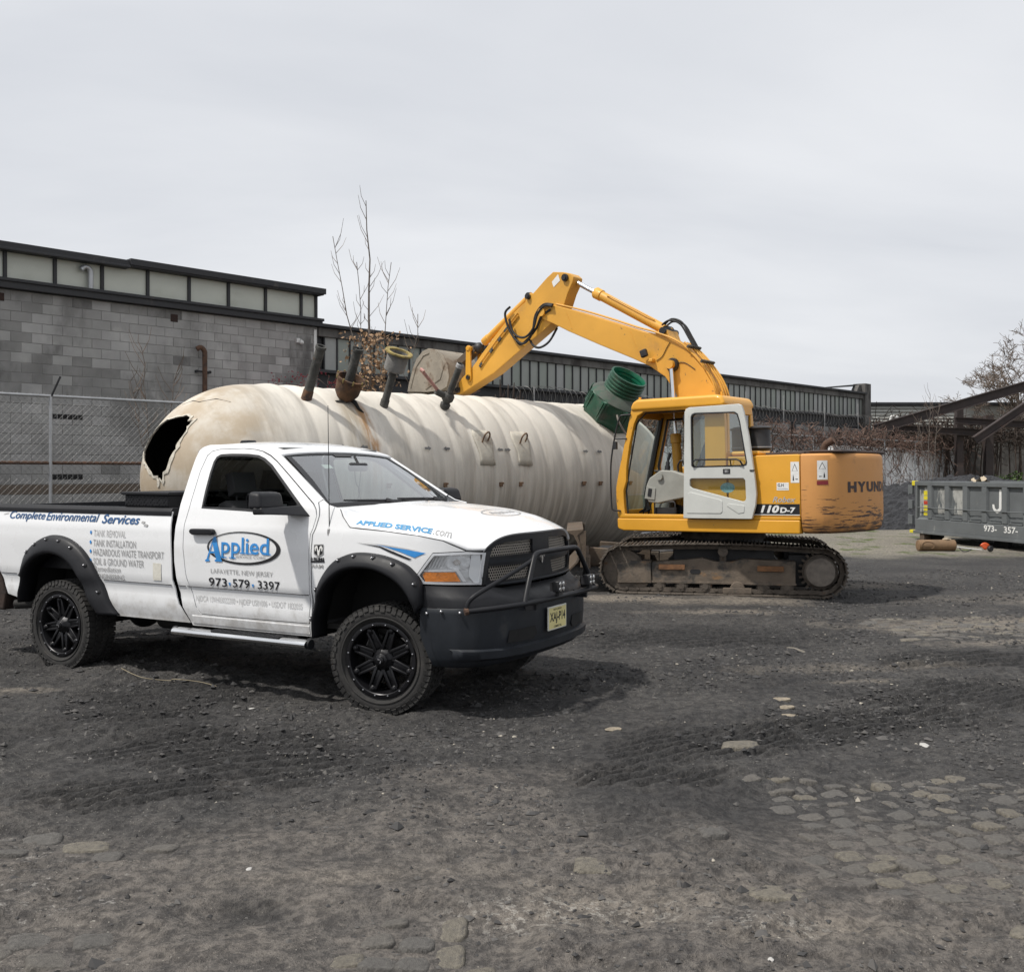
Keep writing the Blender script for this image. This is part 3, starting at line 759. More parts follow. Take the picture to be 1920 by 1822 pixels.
# ---- bare trees and shrubs
m_bark = M('grey_bark', (.14, .12, .105), .9, var=.35, vs=10, bump=.5, bs=60)
m_twig = M('brown_twig', (.16, .125, .10), .9, var=.3, vs=10)
def branch(mb, p, d, L, r, depth, seg=5, wob=.12, kids=4, spread=.6, up=.15, droop=0., tips=None, shrink=.62, rmin=.004):
    pts = [Vector(p)]; rs = [r]; d = Vector(d).normalized()
    for i in range(seg):
        d = (d + Vector((random.gauss(0, wob), random.gauss(0, wob), random.gauss(0, wob) + up * .3 - droop))).normalized()
        pts.append(pts[-1] + d * (L / seg)); rs.append(max(r * (1 - .75 * (i + 1) / seg), rmin))
    mb.tube(pts, rs, 6 if r > .03 else 3, False)
    if tips is not None: tips.append(pts[-1])
    if depth <= 0: return
    for k in range(kids):
        f = random.uniform(.3, 1.0); i = min(int(f * seg), seg - 1); q = pts[i].lerp(pts[i + 1], f * seg - i)
        a = random.uniform(0, 6.28); side = Vector((math.cos(a), math.sin(a), random.uniform(-.1, .5)))
        branch(mb, q, d * (1 - spread) + side * spread + Vector((0, 0, up)), L * shrink * random.uniform(.6, 1.1), max(rs[i] * .55, .005), depth - 1, seg, wob, kids, spread, up, droop, tips, shrink, rmin)
# drooping bare tree at the right edge
random.seed(21)
tr = empty('bare_tree', (26.6, 53.5, 0), (0, 0, 0), 'leafless drooping tree rising behind the steel beams at the right edge', 'tree')
tk = MB(); crn = MB()
tk.tube([(0, 0, -.2), (.1, 0, 1.5), (-.1, .1, 3.2), (.15, 0, 4.6), (.1, 0, 6)], [.22, .18, .15, .11, .07], 10)
for i in range(24):
    z = 2.0 + 4.4 * i / 24; a = random.uniform(0, 6.28)
    branch(crn, (.05, 0, z), (math.cos(a), math.sin(a), .8), random.uniform(2.0, 3.2), .05, 3, 6, .16, 5, .55, .12, .05, None, .55, .011)
tk.obj('trunk', m_bark, tr); crn.obj('crown', m_twig, tr, fix=False)
# tall sapling behind the tank
random.seed(5)
def sapling(name, loc, stems, label, leafm=None, nleaf=0, zl=(3, 4)):
    t_ = empty(name, loc, (0, 0, 0), label, 'sapling'); a = MB(); b = MB(); c = MB()
    for (dx_, H_, lean, r) in stems:
        pts = [Vector((dx_ * .3, 0, 0))]; n = 12
        for k in range(1, n + 1): f = k / n; pts.append(Vector((dx_ * .3 + dx_ * f + lean * f * f, random.gauss(0, .03), H_ * f)) + Vector((random.gauss(0, .02), 0, 0)))
        a.tube(pts, [max(r * (1 - .85 * k / n), .008) for k in range(n + 1)], 6, False)
        for k in range(4, n + 1):
            for _ in range(3 if k > n - 5 else 1):
                s = random.choice((-1, 1)); l = random.uniform(.12, .5) * (1.3 if k > n - 4 else .8); p = pts[k - 1].lerp(pts[k], random.random())
                e = p + Vector((s * l * random.uniform(.25, .6), random.gauss(0, .15), l))
                b.tube([p, p.lerp(e, .5) + Vector((s * .04, 0, 0)), e], [.008, .006, .004], 3, False)
    for _ in range(nleaf):
        p = Vector((random.gauss(0, .28), random.gauss(0, .25), random.uniform(*zl))); s = random.uniform(.03, .08); d1 = Vector((random.gauss(0, 1), random.gauss(0, 1), random.gauss(0, 1))).normalized() * s; d2 = Vector((random.gauss(0, 1), random.gauss(0, 1), random.gauss(0, 1))).normalized() * s
        c.add([p, p + d1, p + d1 + d2, p + d2], [(0, 1, 2, 3)])
    a.obj('trunk', m_bark, t_, fix=False); b.obj('crown', m_twig, t_, fix=False)
    if nleaf: c.obj('dry_seed_clusters', leafm, t_, fix=False, smooth=False)
m_dry = M('dry_leaf', (.34, .22, .13), .9, var=.4, vs=6)
p = at(697, 885, 23)
sapling('sapling', (p.x, p.y, 0), ((.0, 8.0, -.12, .06), (-.12, 7.2, -.75, .032), (.1, 6.6, .32, .03), (-.08, 6.6, -.22, .025)), 'tall bare sapling with dry brown seed clusters rising behind the tank', m_dry, 900, (3.3, 5.0))
p = at(762, 885, 22.5)
sapling('sapling', (p.x, p.y, 0), ((.0, 5.35, .28, .014),), 'thin slanting bare shoot beside the open round pipe collar')
p = at(297, 885, 19.6)
sapling('sapling', (p.x, p.y, 0), ((-.15, 4.25, -.1, .02), (.1, 3.9, .25, .02), (-.2, 3.6, -.25, .015)), 'small bare sapling growing by the fence left of the tank dome')
# pink blossom shrub
random.seed(9)
p = at(572, 885, 23.3); sh = empty('blossom_shrub', (p.x, p.y, 0), (0, 0, 0), 'straggly shrub with pink blossom against the sooty building corner', 'shrub')
st = MB(); bl = MB(); tips = []
for i in range(12):
    a = random.uniform(0, 6.28); branch(st, (random.gauss(0, .15), random.gauss(0, .1), 2.2), (math.cos(a) * .6, math.sin(a) * .5, 1.1), 1.5, .015, 2, 6, .2, 4, .6, .15, 0, tips, .5)
for q in tips:
    for _ in range(5):
        pp = q + Vector((random.gauss(0, .07), random.gauss(0, .07), random.gauss(0, .07))); s = random.uniform(.014, .03)
        bl.add([pp + Vector((-s, 0, 0)), pp + Vector((0, -s, s * .5)), pp + Vector((s, 0, 0)), pp + Vector((0, s, -s * .5))], [(0, 1, 2, 3)])
st.obj('stems', m_twig, sh, fix=False); bl.obj('blossom', M('pink_blossom', (.48, .13, .17), .8, var=.3, vs=12), sh, fix=False, smooth=False)
# dead stalk clump behind the tank
random.seed(13)
p = at(948, 885, 24.5); cl = empty('dead_shrub', (p.x, p.y, 0), (0, 0, 0), 'clump of dark dead stalks between the tank and the excavator arm', 'shrub'); mb = MB()
for i in range(46):
    x = random.gauss(0, .24); h = random.uniform(3.2, 4.15) - abs(x) * .9
    mb.tube(curve_pts([(x * .6, random.gauss(0, .2), 1.5), (x, random.gauss(0, .2), 2.9), (x * 1.3, random.gauss(0, .2), h)], 3), [.03] * 3 + [.022] * 3 + [.012], 4, False)
mb.obj('stalks', m_vine[1], cl, fix=False)
# green shrub at far right
def leafy(name, loc, rx, ry, rz_, n, mat, label, s0=.04):
    o = empty(name, loc, (0, 0, 0), label, 'shrub'); a = MB(); b = MB()
    for i in range(14):
        q = Vector((random.gauss(0, rx * .5), random.gauss(0, ry * .5), rz_ * random.uniform(.7, 1.2))); b.tube([(0, 0, 0), q * .5 + Vector((0, 0, .1)), q], [.03, .02, .008], 4, False)
    for i in range(n):
        u = random.gauss(0, 1), random.gauss(0, 1), random.gauss(0, 1); k = random.random() ** .4 / math.sqrt(sum(c * c for c in u))
        c = Vector((u[0] * k * rx, u[1] * k * ry, max(.05, rz_ + u[2] * k * rz_))) * (1 + .12 * math.sin(u[0] * 5))
        s = s0 * random.uniform(.6, 1.4); d1 = Vector((random.gauss(0, 1), random.gauss(0, 1), random.gauss(0, .6))).normalized() * s; d2 = d1.cross(Vector((random.gauss(0, 1), random.gauss(0, 1), 1))).normalized() * s * .7
        a.add([c - d1, c - d2, c + d1, c + d2], [(0, 1, 2, 3)])
    a.obj('foliage', mat, o, fix=False, smooth=False); b.obj('stems', m_twig, o, fix=False)
m_leaf = M('green_leaf', (.06, .105, .025), .7, var=.4, vs=3)
p = at(1893, 885, 44); leafy('green_shrub', (p.x, p.y, 0), 1.1, .8, .85, 2600, m_leaf, 'low green leafy shrub beyond the dumpster at the right edge', .07)
p = at(1812, 885, 70); leafy('yellow_shrub', (p.x, p.y, 3.9), 1.3, .8, .75, 1500, M('spring_leaf', (.2, .22, .06), .7, var=.3, vs=3), 'pale yellow green bush far off beyond the steel post', .09)

# ---- sided shed beyond and the leaning steel beams
m_siding = M('grey_siding', (.40, .40, .37), .7, var=.12, vs=.5)
sh_ = empty('sided_shed', (19.3, 55.0, 0), (0, 0, 0), 'low shed with pale horizontal siding and dark roof edge beyond the workshop', 'building')
MB().b2(.1, 9, .15, 6, 0, 5.45).obj('wall_core', m_siding, sh_, smooth=False)
for i in range(10): MB().prism([(.12, 3.75 + i * .17), (.0, 3.76 + i * .17), (.12, 3.92 + i * .17)], 0, 4.75, 0).obj('siding_board', m_siding, sh_, smooth=False)
MB().b2(-.1, 9.2, -.12, 6.2, 5.48, 5.62).obj('roof_edge', m_blacksteel, sh_)
MB().tube(curve_pts([(1.3, -.8, 2.5), (1.3, -.8, 4.6), (1.22, -.8, 4.78), (1.0, -.8, 4.8), (.93, -.8, 4.6)]), .07, 8).obj('vent_pipe', m_white_pvc, sh_)
m_steel = M('brown_structural_steel', (.045, .034, .032), .75, var=.4, vs=1.5, grime=((.09, .05, .035), .55, .2, 2))
def ibeam(name, a, b, w, h, parent):
    d, u, v = frame_from(a, b); a = Vector(a); b = Vector(b); L = (b - a).length
    R3 = Matrix((d, u, v)).transposed(); c = (a + b) / 2; mb_ = MB()
    for off, sz in (((0, 0, h / 2 - .02), (L, w, .04)), ((0, 0, -h / 2 + .02), (L, w, .04)), ((0, 0, 0), (L, .05, h - .08))):
        mb_.box(c + R3 @ Vector(off), sz, R3)
    return mb_.obj(name, m_steel, parent)
fr_ = empty('collapsed_steel_frame', (20, 46, 0), (0, 0, 0), 'collapsed dark steel frame with leaning beams at the right', 'steel frame')
o0 = Vector((20, 46, 0))
ibeam('rafter', at(1640, 805, 44) - o0, at(1990, 704, 44) - o0, .3, .42, fr_)
ibeam('rafter', at(1828, 826, 43.5) - o0, at(1990, 716, 43.5) - o0, .28, .36, fr_)
ibeam('tie_beam', at(1790, 788, 44.6) - o0, at(1990, 800, 44.6) - o0, .25, .3, fr_)
ibeam('lower_beam', at(1640, 800, 44.9) - o0, at(1850, 812, 44.9) - o0, .25, .3, fr_)
MB().b2(*[at(1791, 0, 45.3).x - 20, at(1803, 0, 45.3).x - 20], -.9, -.6, 0, at(0, 760, 45.3).z).obj('post', m_steel, fr_)
MB().b2(*[at(1845, 0, 45.3).x - 20, at(1859, 0, 45.3).x - 20], -.9, -.6, 0, at(0, 779, 45.3).z).obj('post', m_steel, fr_)
ibeam('brace', at(1700, 890, 45) - o0, at(1672, 790, 45) - o0, .2, .25, fr_)
# dark undergrowth bank beneath the frame
random.seed(31)
bk = MB()
for _ in range(1500):
    p = at(random.uniform(1640, 1990), random.gauss(815, 14), random.uniform(45.6, 47)); q = p + Vector((random.gauss(0, .5), random.gauss(0, .3), random.gauss(.05, .3)))
    bk.tube([p, p.lerp(q, .5) + Vector((0, 0, random.gauss(0, .1))), q], .016, 3, False)
for _ in range(60):
    p = at(random.uniform(1640, 1990), 885, random.uniform(45.6, 47)); bk.tube([(p.x, p.y, 0), (p.x + random.gauss(0, .4), p.y, random.uniform(3.4, 4.3))], .03, 4, False)
bo = bk.obj('brushwood', m_vine[1], None, fix=False, smooth=False); tag(bo, 'dark leafless brushwood under the collapsed steel frame', 'brush', kind='stuff')
MB().b2(15.2, 34, 48, 48.4, -.1, 3.75).obj('boundary_wall', m_conc, None, bevel=.02)
tag(bpy.data.objects['boundary_wall'], 'dark sooty boundary wall behind the steel frame and brushwood', 'wall')
# two bare shoots on the vine fence
p = at(1745, 885, 41)
random.seed(3)
sapling('sapling', (p.x, p.y, 0), ((-.15, 5.0, .2, .03), (.1, 4.6, .25, .03), (-.3, 4.0, -.1, .025)), 'pale bare sapling standing in front of the vine covered wall')

# ---- gravel heap
def heap():
    n, m = 90, 40; rows = []
    for j in range(m + 1):
        row = []
        for i in range(n + 1):
            x = 9.2 + 13 * i / n; v = j / m; y = 32.4 + 3.6 * v
            prof = math.sin(min(1, v * 1.35) * PI / 2) * (1 if v < .74 else (1 - v) / .26)
            end = min(1, (x - 9.2) / 1.6, (22.2 - x) / 1.2)
            h = 1.68 * prof * math.sqrt(max(0, end)) * (.92 + .12 * math.sin(x * .9))
            row.append([x + random.gauss(0, .02), y, h + random.gauss(0, .035) * (1 if 0 < j < m else 0) - .03])
        rows.append(row)
    return MB().grid(rows)
m_heap = M('black_stone_heap', (.034, .035, .039), .95, var=.5, vs=9, bump=1.0, bs=7, bdist=.12)
hp = heap().obj('stone_heap', m_heap, None, fix=False, smooth=False); tag(hp, 'long heap of dark crushed stone behind the excavator and dumpster', 'stone heap')
# ================================================================== fibreglass tank
TL, TR_, TZ, TE = 10.96, 1.5, 1.72, 1.60
tank = empty('storage_tank', (-1.2065, 18.328, 0), (0, 0, .732), 'huge cream ribbed fibreglass storage tank with a jagged hole in its domed end', 'tank')
def tank_mat():
    m = M('weathered_fibreglass', (.625, .59, .525), .72, var=.16, vs=1.1, bump=.12, bs=22, stretch=(1.6, .5, .5),
          grime=((.33, .305, .265), .47, .24, 2.6, (1.5, .22, .22), .65), grime2=((.72, .68, .60), .60, .14, 4.5, (1.2, .3, .3), .6))
    t = m.node_tree; N = t.nodes; K = t.links; b = N['Principled BSDF']
    src = b.inputs['Base Color'].links[0].from_socket
    co = N.new('ShaderNodeTexCoord'); sp = N.new('ShaderNodeSeparateXYZ'); K.new(co.outputs['Object'], sp.inputs[0])
    def mth(op, a, c=None):
        n = N.new('ShaderNodeMath'); n.operation = op
        for s, v in ((0, a), (1, c)):
            if v is None: continue
            if isinstance(v, (int, float)): n.inputs[s].default_value = v
            else: K.new(v, n.inputs[s])
        return n.outputs[0]
    def rng(s, a, c, lo=0., hi=1.):
        n = N.new('ShaderNodeMapRange'); n.interpolation_type = 'SMOOTHSTEP'; n.inputs[1].default_value = a; n.inputs[2].default_value = c; n.inputs[3].default_value = lo; n.inputs[4].default_value = hi; K.new(s, n.inputs[0]); return n.outputs[0]
    def mixc(f, a, c):
        n = N.new('ShaderNodeMix'); n.data_type = 'RGBA'; K.new(f, n.inputs[0]); K.new(a, n.inputs[6]); n.inputs[7].default_value = (*c, 1); return n.outputs[2]
    def nz(sc, st):
        mp_ = N.new('ShaderNodeMapping'); mp_.inputs['Scale'].default_value = st; K.new(co.outputs['Object'], mp_.inputs[0])
        n = N.new('ShaderNodeTexNoise'); n.inputs['Scale'].default_value = sc; n.inputs['Detail'].default_value = 7; n.inputs['Roughness'].default_value = .62; K.new(mp_.outputs[0], n.inputs[0]); return n.outputs[0]
    # soil staining on the belly (it lay buried), run-off streaks down the flank
    drip = nz(3.2, (2.6, .16, .16))
    low = mth('MULTIPLY', rng(sp.outputs[2], 2.95, .8), rng(drip, .38, .62, .2, .85))
    c = mixc(low, src, (.30, .275, .235))
    # tan dome end
    dome_ = mth('MULTIPLY', rng(sp.outputs[0], -3.7, -4.6), rng(nz(1.6, (1, 1, 1)), .38, .6, .2, .75))
    c = mixc(dome_, c, (.36, .275, .175))
    # rust run under the rusty bowl
    wob = nz(2.5, (1, 1, 1)); xx = mth('ADD', sp.outputs[0], mth('MULTIPLY', mth('SUBTRACT', wob, .5), .22))
    near = mth('MULTIPLY', rng(sp.outputs[1], -.75, -1.0), rng(sp.outputs[2], 1.2, 2.3))
    for x0, w, colr, k in ((-2.50, .17, (.32, .15, .035), .85), (-2.30, .16, (.74, .70, .63), .7), (-2.72, .25, (.33, .25, .14), .5), (-.35, .22, (.70, .66, .58), .5), (.6, .22, (.70, .66, .58), .5)):
        d = mth('ABSOLUTE', mth('SUBTRACT', xx, x0)); f = mth('MULTIPLY', mth('MULTIPLY', rng(d, w, w * .25), near), mth('MULTIPLY', rng(nz(5, (2, .3, .3)), .36, .58), k))
        c = mixc(f, c, colr)
    K.new(c, b.inputs['Base Color'])
    return m
m_tank = tank_mat()
def trad(x):
    if abs(x) > TL / 2 - TE: return TR_ - .022
    s = abs(math.sin(PI * (x + .11 + .03 * math.sin(x * 2.3)) / .42)) ** .75 * (.8 + .3 * math.sin(x * 1.3 + 1))
    k = min(1, (TL / 2 - TE - abs(x)) / .25)
    return TR_ - .022 + .036 * s * k
rows = []
TC = 1.18   # polar angle where the cap begins
def ring_of(th, sg): return [(sg * (TL / 2 - TE + TE * math.cos(th)), -(TR_ - .022) * math.sin(th) * math.sin(2 * PI * j / 96), TZ + (TR_ - .022) * math.sin(th) * math.cos(2 * PI * j / 96)) for j in range(97)]
for th in np.linspace(TC, PI / 2, 8)[:-1]: rows.append(ring_of(th, -1))
xs_ = np.linspace(-TL / 2 + TE, TL / 2 - TE, 330); NA = 96
for x in xs_:
    row = []
    for j in range(NA + 1):
        a = 2 * PI * j / NA; kk = min(1, (TL / 2 - TE - abs(x)) / .4); r = trad(x) + kk * (.008 * math.sin(3 * a + x * .7) + .006 * math.sin(x * 1.7 + 2 * a))
        row.append((x, -r * math.sin(a), TZ + r * math.cos(a)))
    rows.append(row)
for th in np.linspace(PI / 2, TC, 8)[1:]: rows.append(ring_of(th, 1))
m_tank_in = M('black_tank_inside', (.012, .010, .009), .9)  # near-black inside, so the hole reads black
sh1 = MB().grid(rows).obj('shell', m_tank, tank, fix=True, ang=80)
sh1.data.materials.append(m_tank_in); md = sh1.modifiers.new('th', 'SOLIDIFY'); md.thickness = .03; md.offset = -1; md.material_offset = 1; md.use_rim = False
def dome_pt(a, b, sgn, off=0.0):
    th = math.hypot(a, b); c, s = (a / th, b / th) if th > 1e-9 else (1, 0)
    R = TR_ - .022 + off; dent = .03 * math.sin(th * 4 + c * 2)
    x = sgn * (TL / 2 - TE + (TE + off) * math.cos(th))
    return (x, R * math.sin(th) * c, TZ + R * math.sin(th) * s + 0 * dent)
hole3 = [(-1.4, .484, .426), (-1.373, .453, .529), (-1.335, .36, .68), (-1.288, .215, .806), (-1.238, .026, .902), (-1.192, -.228, .931), (-1.13, -.383, .952), (-1.106, -.502, .923), (-1.159, -.504, .86), (-1.095, -.59, .883), (-1.187, -.565, .782), (-1.215, -.60, .70), (-1.271, -.582, .632), (-1.326, -.564, .534), (-1.36, -.57, .45), (-1.394, -.546, .362), (-1.431, -.513, .264), (-1.458, -.489, .142), (-1.47, -.43, .10), (-1.484, -.431, .044), (-1.489, -.415, -.029), (-1.50, -.36, .01), (-1.516, -.3, -.079), (-1.513, -.322, .044), (-1.536, -.196, .044), (-1.54, -.14, .10), (-1.541, -.084, .142), (-1.532, .061, .218), (-1.50, .25, .30)]
def to_ab(p):
    ps = math.atan2(p[2], p[1]); s = math.hypot(p[1], p[2]) / TR_; th = math.asin(min(1, s)); return (th * math.cos(ps), th * math.sin(ps))
hole = [to_ab(p) for p in hole3]
disc = [((TC + .003) * math.cos(2 * PI * i / 96), (TC + .003) * math.sin(2 * PI * i / 96)) for i in range(96)]
panel('end_dome', disc, lambda a, b: dome_pt(a, b, -1), m_tank, tank, holes=[hole], res=.07, thick=.012, ref=(-30, 0, TZ), ang=80)
panel('dome_inner_sheet', disc, lambda a, b: dome_pt(a, b, -1, -.02), m_tank_in, tank, holes=[hole], res=.12, thick=0, ref=(-30, 0, TZ), ang=80)  # near-black sheet just inside the dome, seen through the hole
panel('end_dome', disc, lambda a, b: dome_pt(a, b, 1), m_tank, tank, res=.11, thick=0, ref=(30, 0, TZ), ang=80)
# frayed pale rim of the break
random.seed(17)
m_fray = M('torn_fibreglass', (.60, .56, .48), .9, var=.2, vs=20, bump=.5, bs=80)
mb = MB(); hd = dens(hole, .03); cx_ = sum(p[0] for p in hd) / len(hd); cy_ = sum(p[1] for p in hd) / len(hd)
inn = []; outr = []
for i, p in enumerate(hd):
    d = Vector((p[0] - cx_, p[1] - cy_)); L = d.length; d.normalize()
    low = .5 + .5 * max(0, -d.y + .35 * -d.x)
    w = (.004 + .022 * low) * random.uniform(.2, 1.7)
    inn.append(dome_pt(p[0] - d.x * random.uniform(.0, .02), p[1] - d.y * random.uniform(0, .02), -1, .010)); outr.append(dome_pt(p[0] + d.x * w, p[1] + d.y * w, -1, .006))
n = len(hd); mb.add(inn + outr, [(i, (i + 1) % n, n + (i + 1) % n, n + i) for i in range(n)])
o = mb.obj('torn_rim', m_fray, tank, fix=False, smooth=False); md = o.modifiers.new('th', 'SOLIDIFY'); md.thickness = .012; md.offset = 0
mb = MB()
for pts in ([(.05, .86), (-.12, .92), (-.25, .90), (-.42, .98), (-.62, .97)],):
    P = [dome_pt(a, b, -1, .004) for a, b in pts]; mb.tube(P, [.002, .006, .005, .006, .002][:len(P)], 5)
mb.obj('crack', M('crack_dark', (.05, .045, .04), .9), tank)

# fittings -----------------------------------------------------------------
m_pipe = M('corroded_steel', (.075, .075, .07), .8, .2, var=.4, vs=7, bump=.5, bs=45, grime=((.13, .125, .115), .52, .15, 9), grime2=((.10, .05, .03), .62, .12, 5))
m_bowl = M('rusted_bowl', (.12, .065, .035), .88, var=.5, vs=5, bump=.6, bs=40, grime=((.05, .035, .03), .47, .2, 6), grime2=((.22, .10, .035), .60, .12, 8))
m_brass = M('yellowed_flange', (.30, .235, .08), .75, var=.4, vs=12, bump=.4, bs=60, grime=((.10, .08, .05), .52, .15, 14))
m_colr = M('grey_collar', (.19, .185, .175), .85, var=.3, vs=6, bump=.5, bs=50, grime=((.11, .08, .06), .58, .15, 5))
def tdir(a): return Vector((0, -math.sin(R_(a)), math.cos(R_(a))))
def surf(x, a, off=0.0): return Vector((x, -(TR_ + off) * math.sin(R_(a)), TZ + (TR_ + off) * math.cos(R_(a))))
def open_pipe(mb, p0, d, L, r, w=.012, n=20, lip=.012):
    mb.lathe([(-.06, r), (L * .5, r * .985), (L - .05, r), (L - .045, r + lip), (L, r + lip), (L, r - w), (L - .35 if L > .5 else L * .4, r - w), (L - .36 if L > .5 else L * .39, 0.001)], p0, d, n)
d = Vector((0, -.426, .758)).normalized(); p = Vector((-3.348, -.838, 2.964))
mb = MB(); open_pipe(mb, p, d, .87, .072); o = mb.obj('riser_pipe', m_pipe, tank, ang=40)
MB().lathe([(-.05, .085), (.12, .08), (.15, .073)], p, d, 18).obj('rust_collar', m_bowl, o)
# rusty bowl with inner pipe
p = Vector((-2.66, -.82, 2.965)); d = tdir(30)
mb = MB(); mb.lathe([(.02, .10), (.05, .135), (.14, .19), (.30, .208), (.36, .21), (.365, .235), (.40, .24), (.40, .20), (.34, .195), (.14, .17), (.09, .1), (.09, .001)], p, d, 28); mb.obj('sump_bowl', m_bowl, tank, ang=45)
mb = MB()
for i in range(9):
    a = i * 2 * PI / 9 + .2; _, u, v = frame_from((0, 0, 0), d); c = p + d * .385 + (u * math.cos(a) + v * math.sin(a)) * .232; mb.cyl(c - d * .03, c + d * .035, .013, n=6)
mb.obj('flange_bolts', m_brass, tank)
q = Vector((-2.68, -.90, 3.09)); mb = MB(); open_pipe(mb, q, tdir(27.5), .74, .072, lip=.02)
mb.box(q + tdir(27.5) * .75 + Vector((.05, 0, 0)), (.05, .03, .03)); mb.box(q + tdir(27.5) * .75 - Vector((.07, 0, 0)), (.07, .03, .03)); mb.obj('drop_pipe', m_pipe, tank, ang=40)
MB().tube(curve_pts([surf(-2.60, 33, .02), surf(-2.56, 38, .045), surf(-2.53, 43, .02), surf(-2.47, 46, .01)]), [.03, .03, .032, .033, .033, .035, .035, .035, .03, .028, .026, .024, .022, .02, .018, .015, .01, .008, .005][:19], 6).obj('rubber_strap', M('black_rubber', (.012, .012, .012), .8), tank)
MB().box(surf(-2.78, 36, .01), (.16, .05, .03)).obj('pipe_stub', m_pipe, tank, bevel=.008)
# pipe with open round collar
p = Vector((-1.973, -.911, 2.912)); d = tdir(27)
MB().lathe([(-.06, .07), (.10, .07), (.12, .06), (.72, .062)], p, d, 18).obj('riser_pipe', m_pipe, tank)
c0 = p + d * .60
o = MB().lathe([(0, .001), (0, .14), (.02, .168), (.30, .172), (.305, .168), (.305, .155), (.06, .150), (.06, .001)], c0, d, 28).obj('round_collar', m_colr, tank, ang=45)
MB().lathe([(.305, .157), (.305, .222), (.332, .222), (.332, .157), (.305, .157)], c0, d, 28).obj('flange', m_brass, o, ang=45)
# pipe with valve and copper branch
p = Vector((-.755, -.916, 2.908)); d = Vector((0, -.453, .723)).normalized()
mb = MB(); open_pipe(mb, p, d, .85, .056, lip=.006); o = mb.obj('riser_pipe', m_pipe, tank, ang=40)
MB().lathe([(.78, .057), (.79, .066), (.85, .066), (.86, .058)], p, d, 18).obj('pipe_cap', m_galv_old, o)
mb = MB().lathe([(.0, .055), (.04, .085), (.10, .09), (.13, .06), (.18, .1), (.26, .105), (.31, .07)], p, d, 14); mb.cyl(p + d * .22, p + d * .22 + Vector((-.24, .02, .09)), .055); mb.obj('valve_body', m_pipe, tank, ang=45)
a = p + d * .22 + Vector((-.16, .02, .07)); b = Vector((-1.33, -1.08, 3.50))
mb = MB().cyl(a, b, .03, n=12); mb.tube([b + Vector((0, .02, .0)), b + Vector((-.02, 0, .03)), b + Vector((-.01, -.06, -.02))], .026, 8); mb.obj('branch_pipe', M('pink_coated_pipe', (.42, .22, .19), .55, var=.3, vs=10, grime=((.25, .17, .14), .55, .1, 15)), tank)
# lifting lugs on patch plates, anchor clips, printed arrows
m_patch = M('lug_patch', (.47, .44, .375), .75, var=.2, vs=5, bump=.25, bs=25, grime=((.30, .26, .21), .52, .2, 4))
m_lug = M('rusty_lug', (.16, .095, .055), .85, var=.4, vs=14, bump=.3, bs=60)
for x in (-.26, .60):
    rows = []
    for i in range(7):
        a = 57 + i * 4.0
        rows.append([surf(x + (u - .5) * (.34 + .05 * math.sin(i)), a, .026 + .010 * (1 - abs(2 * u - 1) ** 3) * (1 - abs(i / 3 - 1) ** 3)) for u in np.linspace(0, 1, 9)])
    o = MB().grid(rows).obj('lug_patch', m_patch, tank, fix=True); md = o.modifiers.new('th', 'SOLIDIFY'); md.thickness = .02; md.offset = -1
    A = surf(x - .05, 66, .035); B = surf(x + .06, 66, .035); up = tdir(66) * .10 + Vector((0, 0, .12))
    MB().tube(curve_pts([A, A + up * .7, (A + B) / 2 + up * 1.05, B + up * .75, B + up * .15]), .014, 8).obj('lifting_lug', m_lug, o)
for x in (-1.19, .01, .46, 2.47, 2.03, -2.3, 3.3):
    c = surf(x, 93.3, .02); mb = MB().box(c, (.05, .05, .075)); mb.box(c + Vector((.035, -.01, .02)), (.03, .03, .03)); mb.obj('anchor_clip', m_lug, tank, bevel=.006)
m_mark = M('stencil_grey', (.13, .13, .13), .8, var=.3, vs=30)
for x, s in ((-1.49, 1), (-1.10, -1), (-.24, 1), (.055, -1), (.225, 1), (.55, -1), (2.15, 1), (2.52, -1), (-3.1, 1), (-2.7, -1)):
    pl = [(-.06, -.7), (.01, -.7), (.01, -1.5), (.07, 0), (.01, 1.5), (.01, .7), (-.06, .7)]
    poly_on('arrow_mark', [[(x + s * a, 70.8 + b) for a, b in pl]], lambda u, v: tuple(surf(u, v, .027 + .004)), m_mark, tank, .5)
# green manway collar
m_green = M('green_fibreglass', (.018, .078, .047), .5, var=.3, vs=4, bump=.15, bs=25, grime=((.085, .09, .075), .47, .22, 3.0, (1, 1, 1), .85))
m_green_in = M('green_gloss', (.01, .125, .07), .3, var=.2, vs=3)
gb = Vector((3.40, -.86, 2.93)); gd = tdir(36)
o = MB().lathe([(-.12, .50), (.05, .585), (.10, .60), (.42, .575), (.45, .55)], gb, gd, 8, PI / 8).obj('manway_collar', m_green, tank, smooth=False)
MB().lathe([(.445, .555), (.50, .50), (.575, .385), (.58, .37)], gb, gd, 32).obj('collar_shoulder', M('green_grey_fibreglass', (.07, .085, .07), .7, var=.3, vs=5, bump=.25, bs=30, grime=((.03, .085, .055), .52, .15, 4)), o)
prof = [(.57, .37)]
for i in range(4): h = .60 + i * .072; prof += [(h, .352), (h + .012, .372), (h + .036, .374), (h + .05, .352)]
prof += [(.90, .352), (.91, .368), (.935, .368), (.94, .335)]
MB().lathe(prof, gb, gd, 36).obj('collar_neck', m_green, o, ang=30)
prof = [(.94, .336)]
for i in range(5): h = .90 - i * .075; prof += [(h, .325), (h - .02, .318), (h - .045, .318), (h - .06, .328)]
prof += [(.40, .32), (.2, .32), (.2, .001)]
MB().lathe(prof, gb, gd, 36).obj('collar_lining', m_green_in, o, ang=30)
_, u_, v_ = frame_from((0, 0, 0), gd)
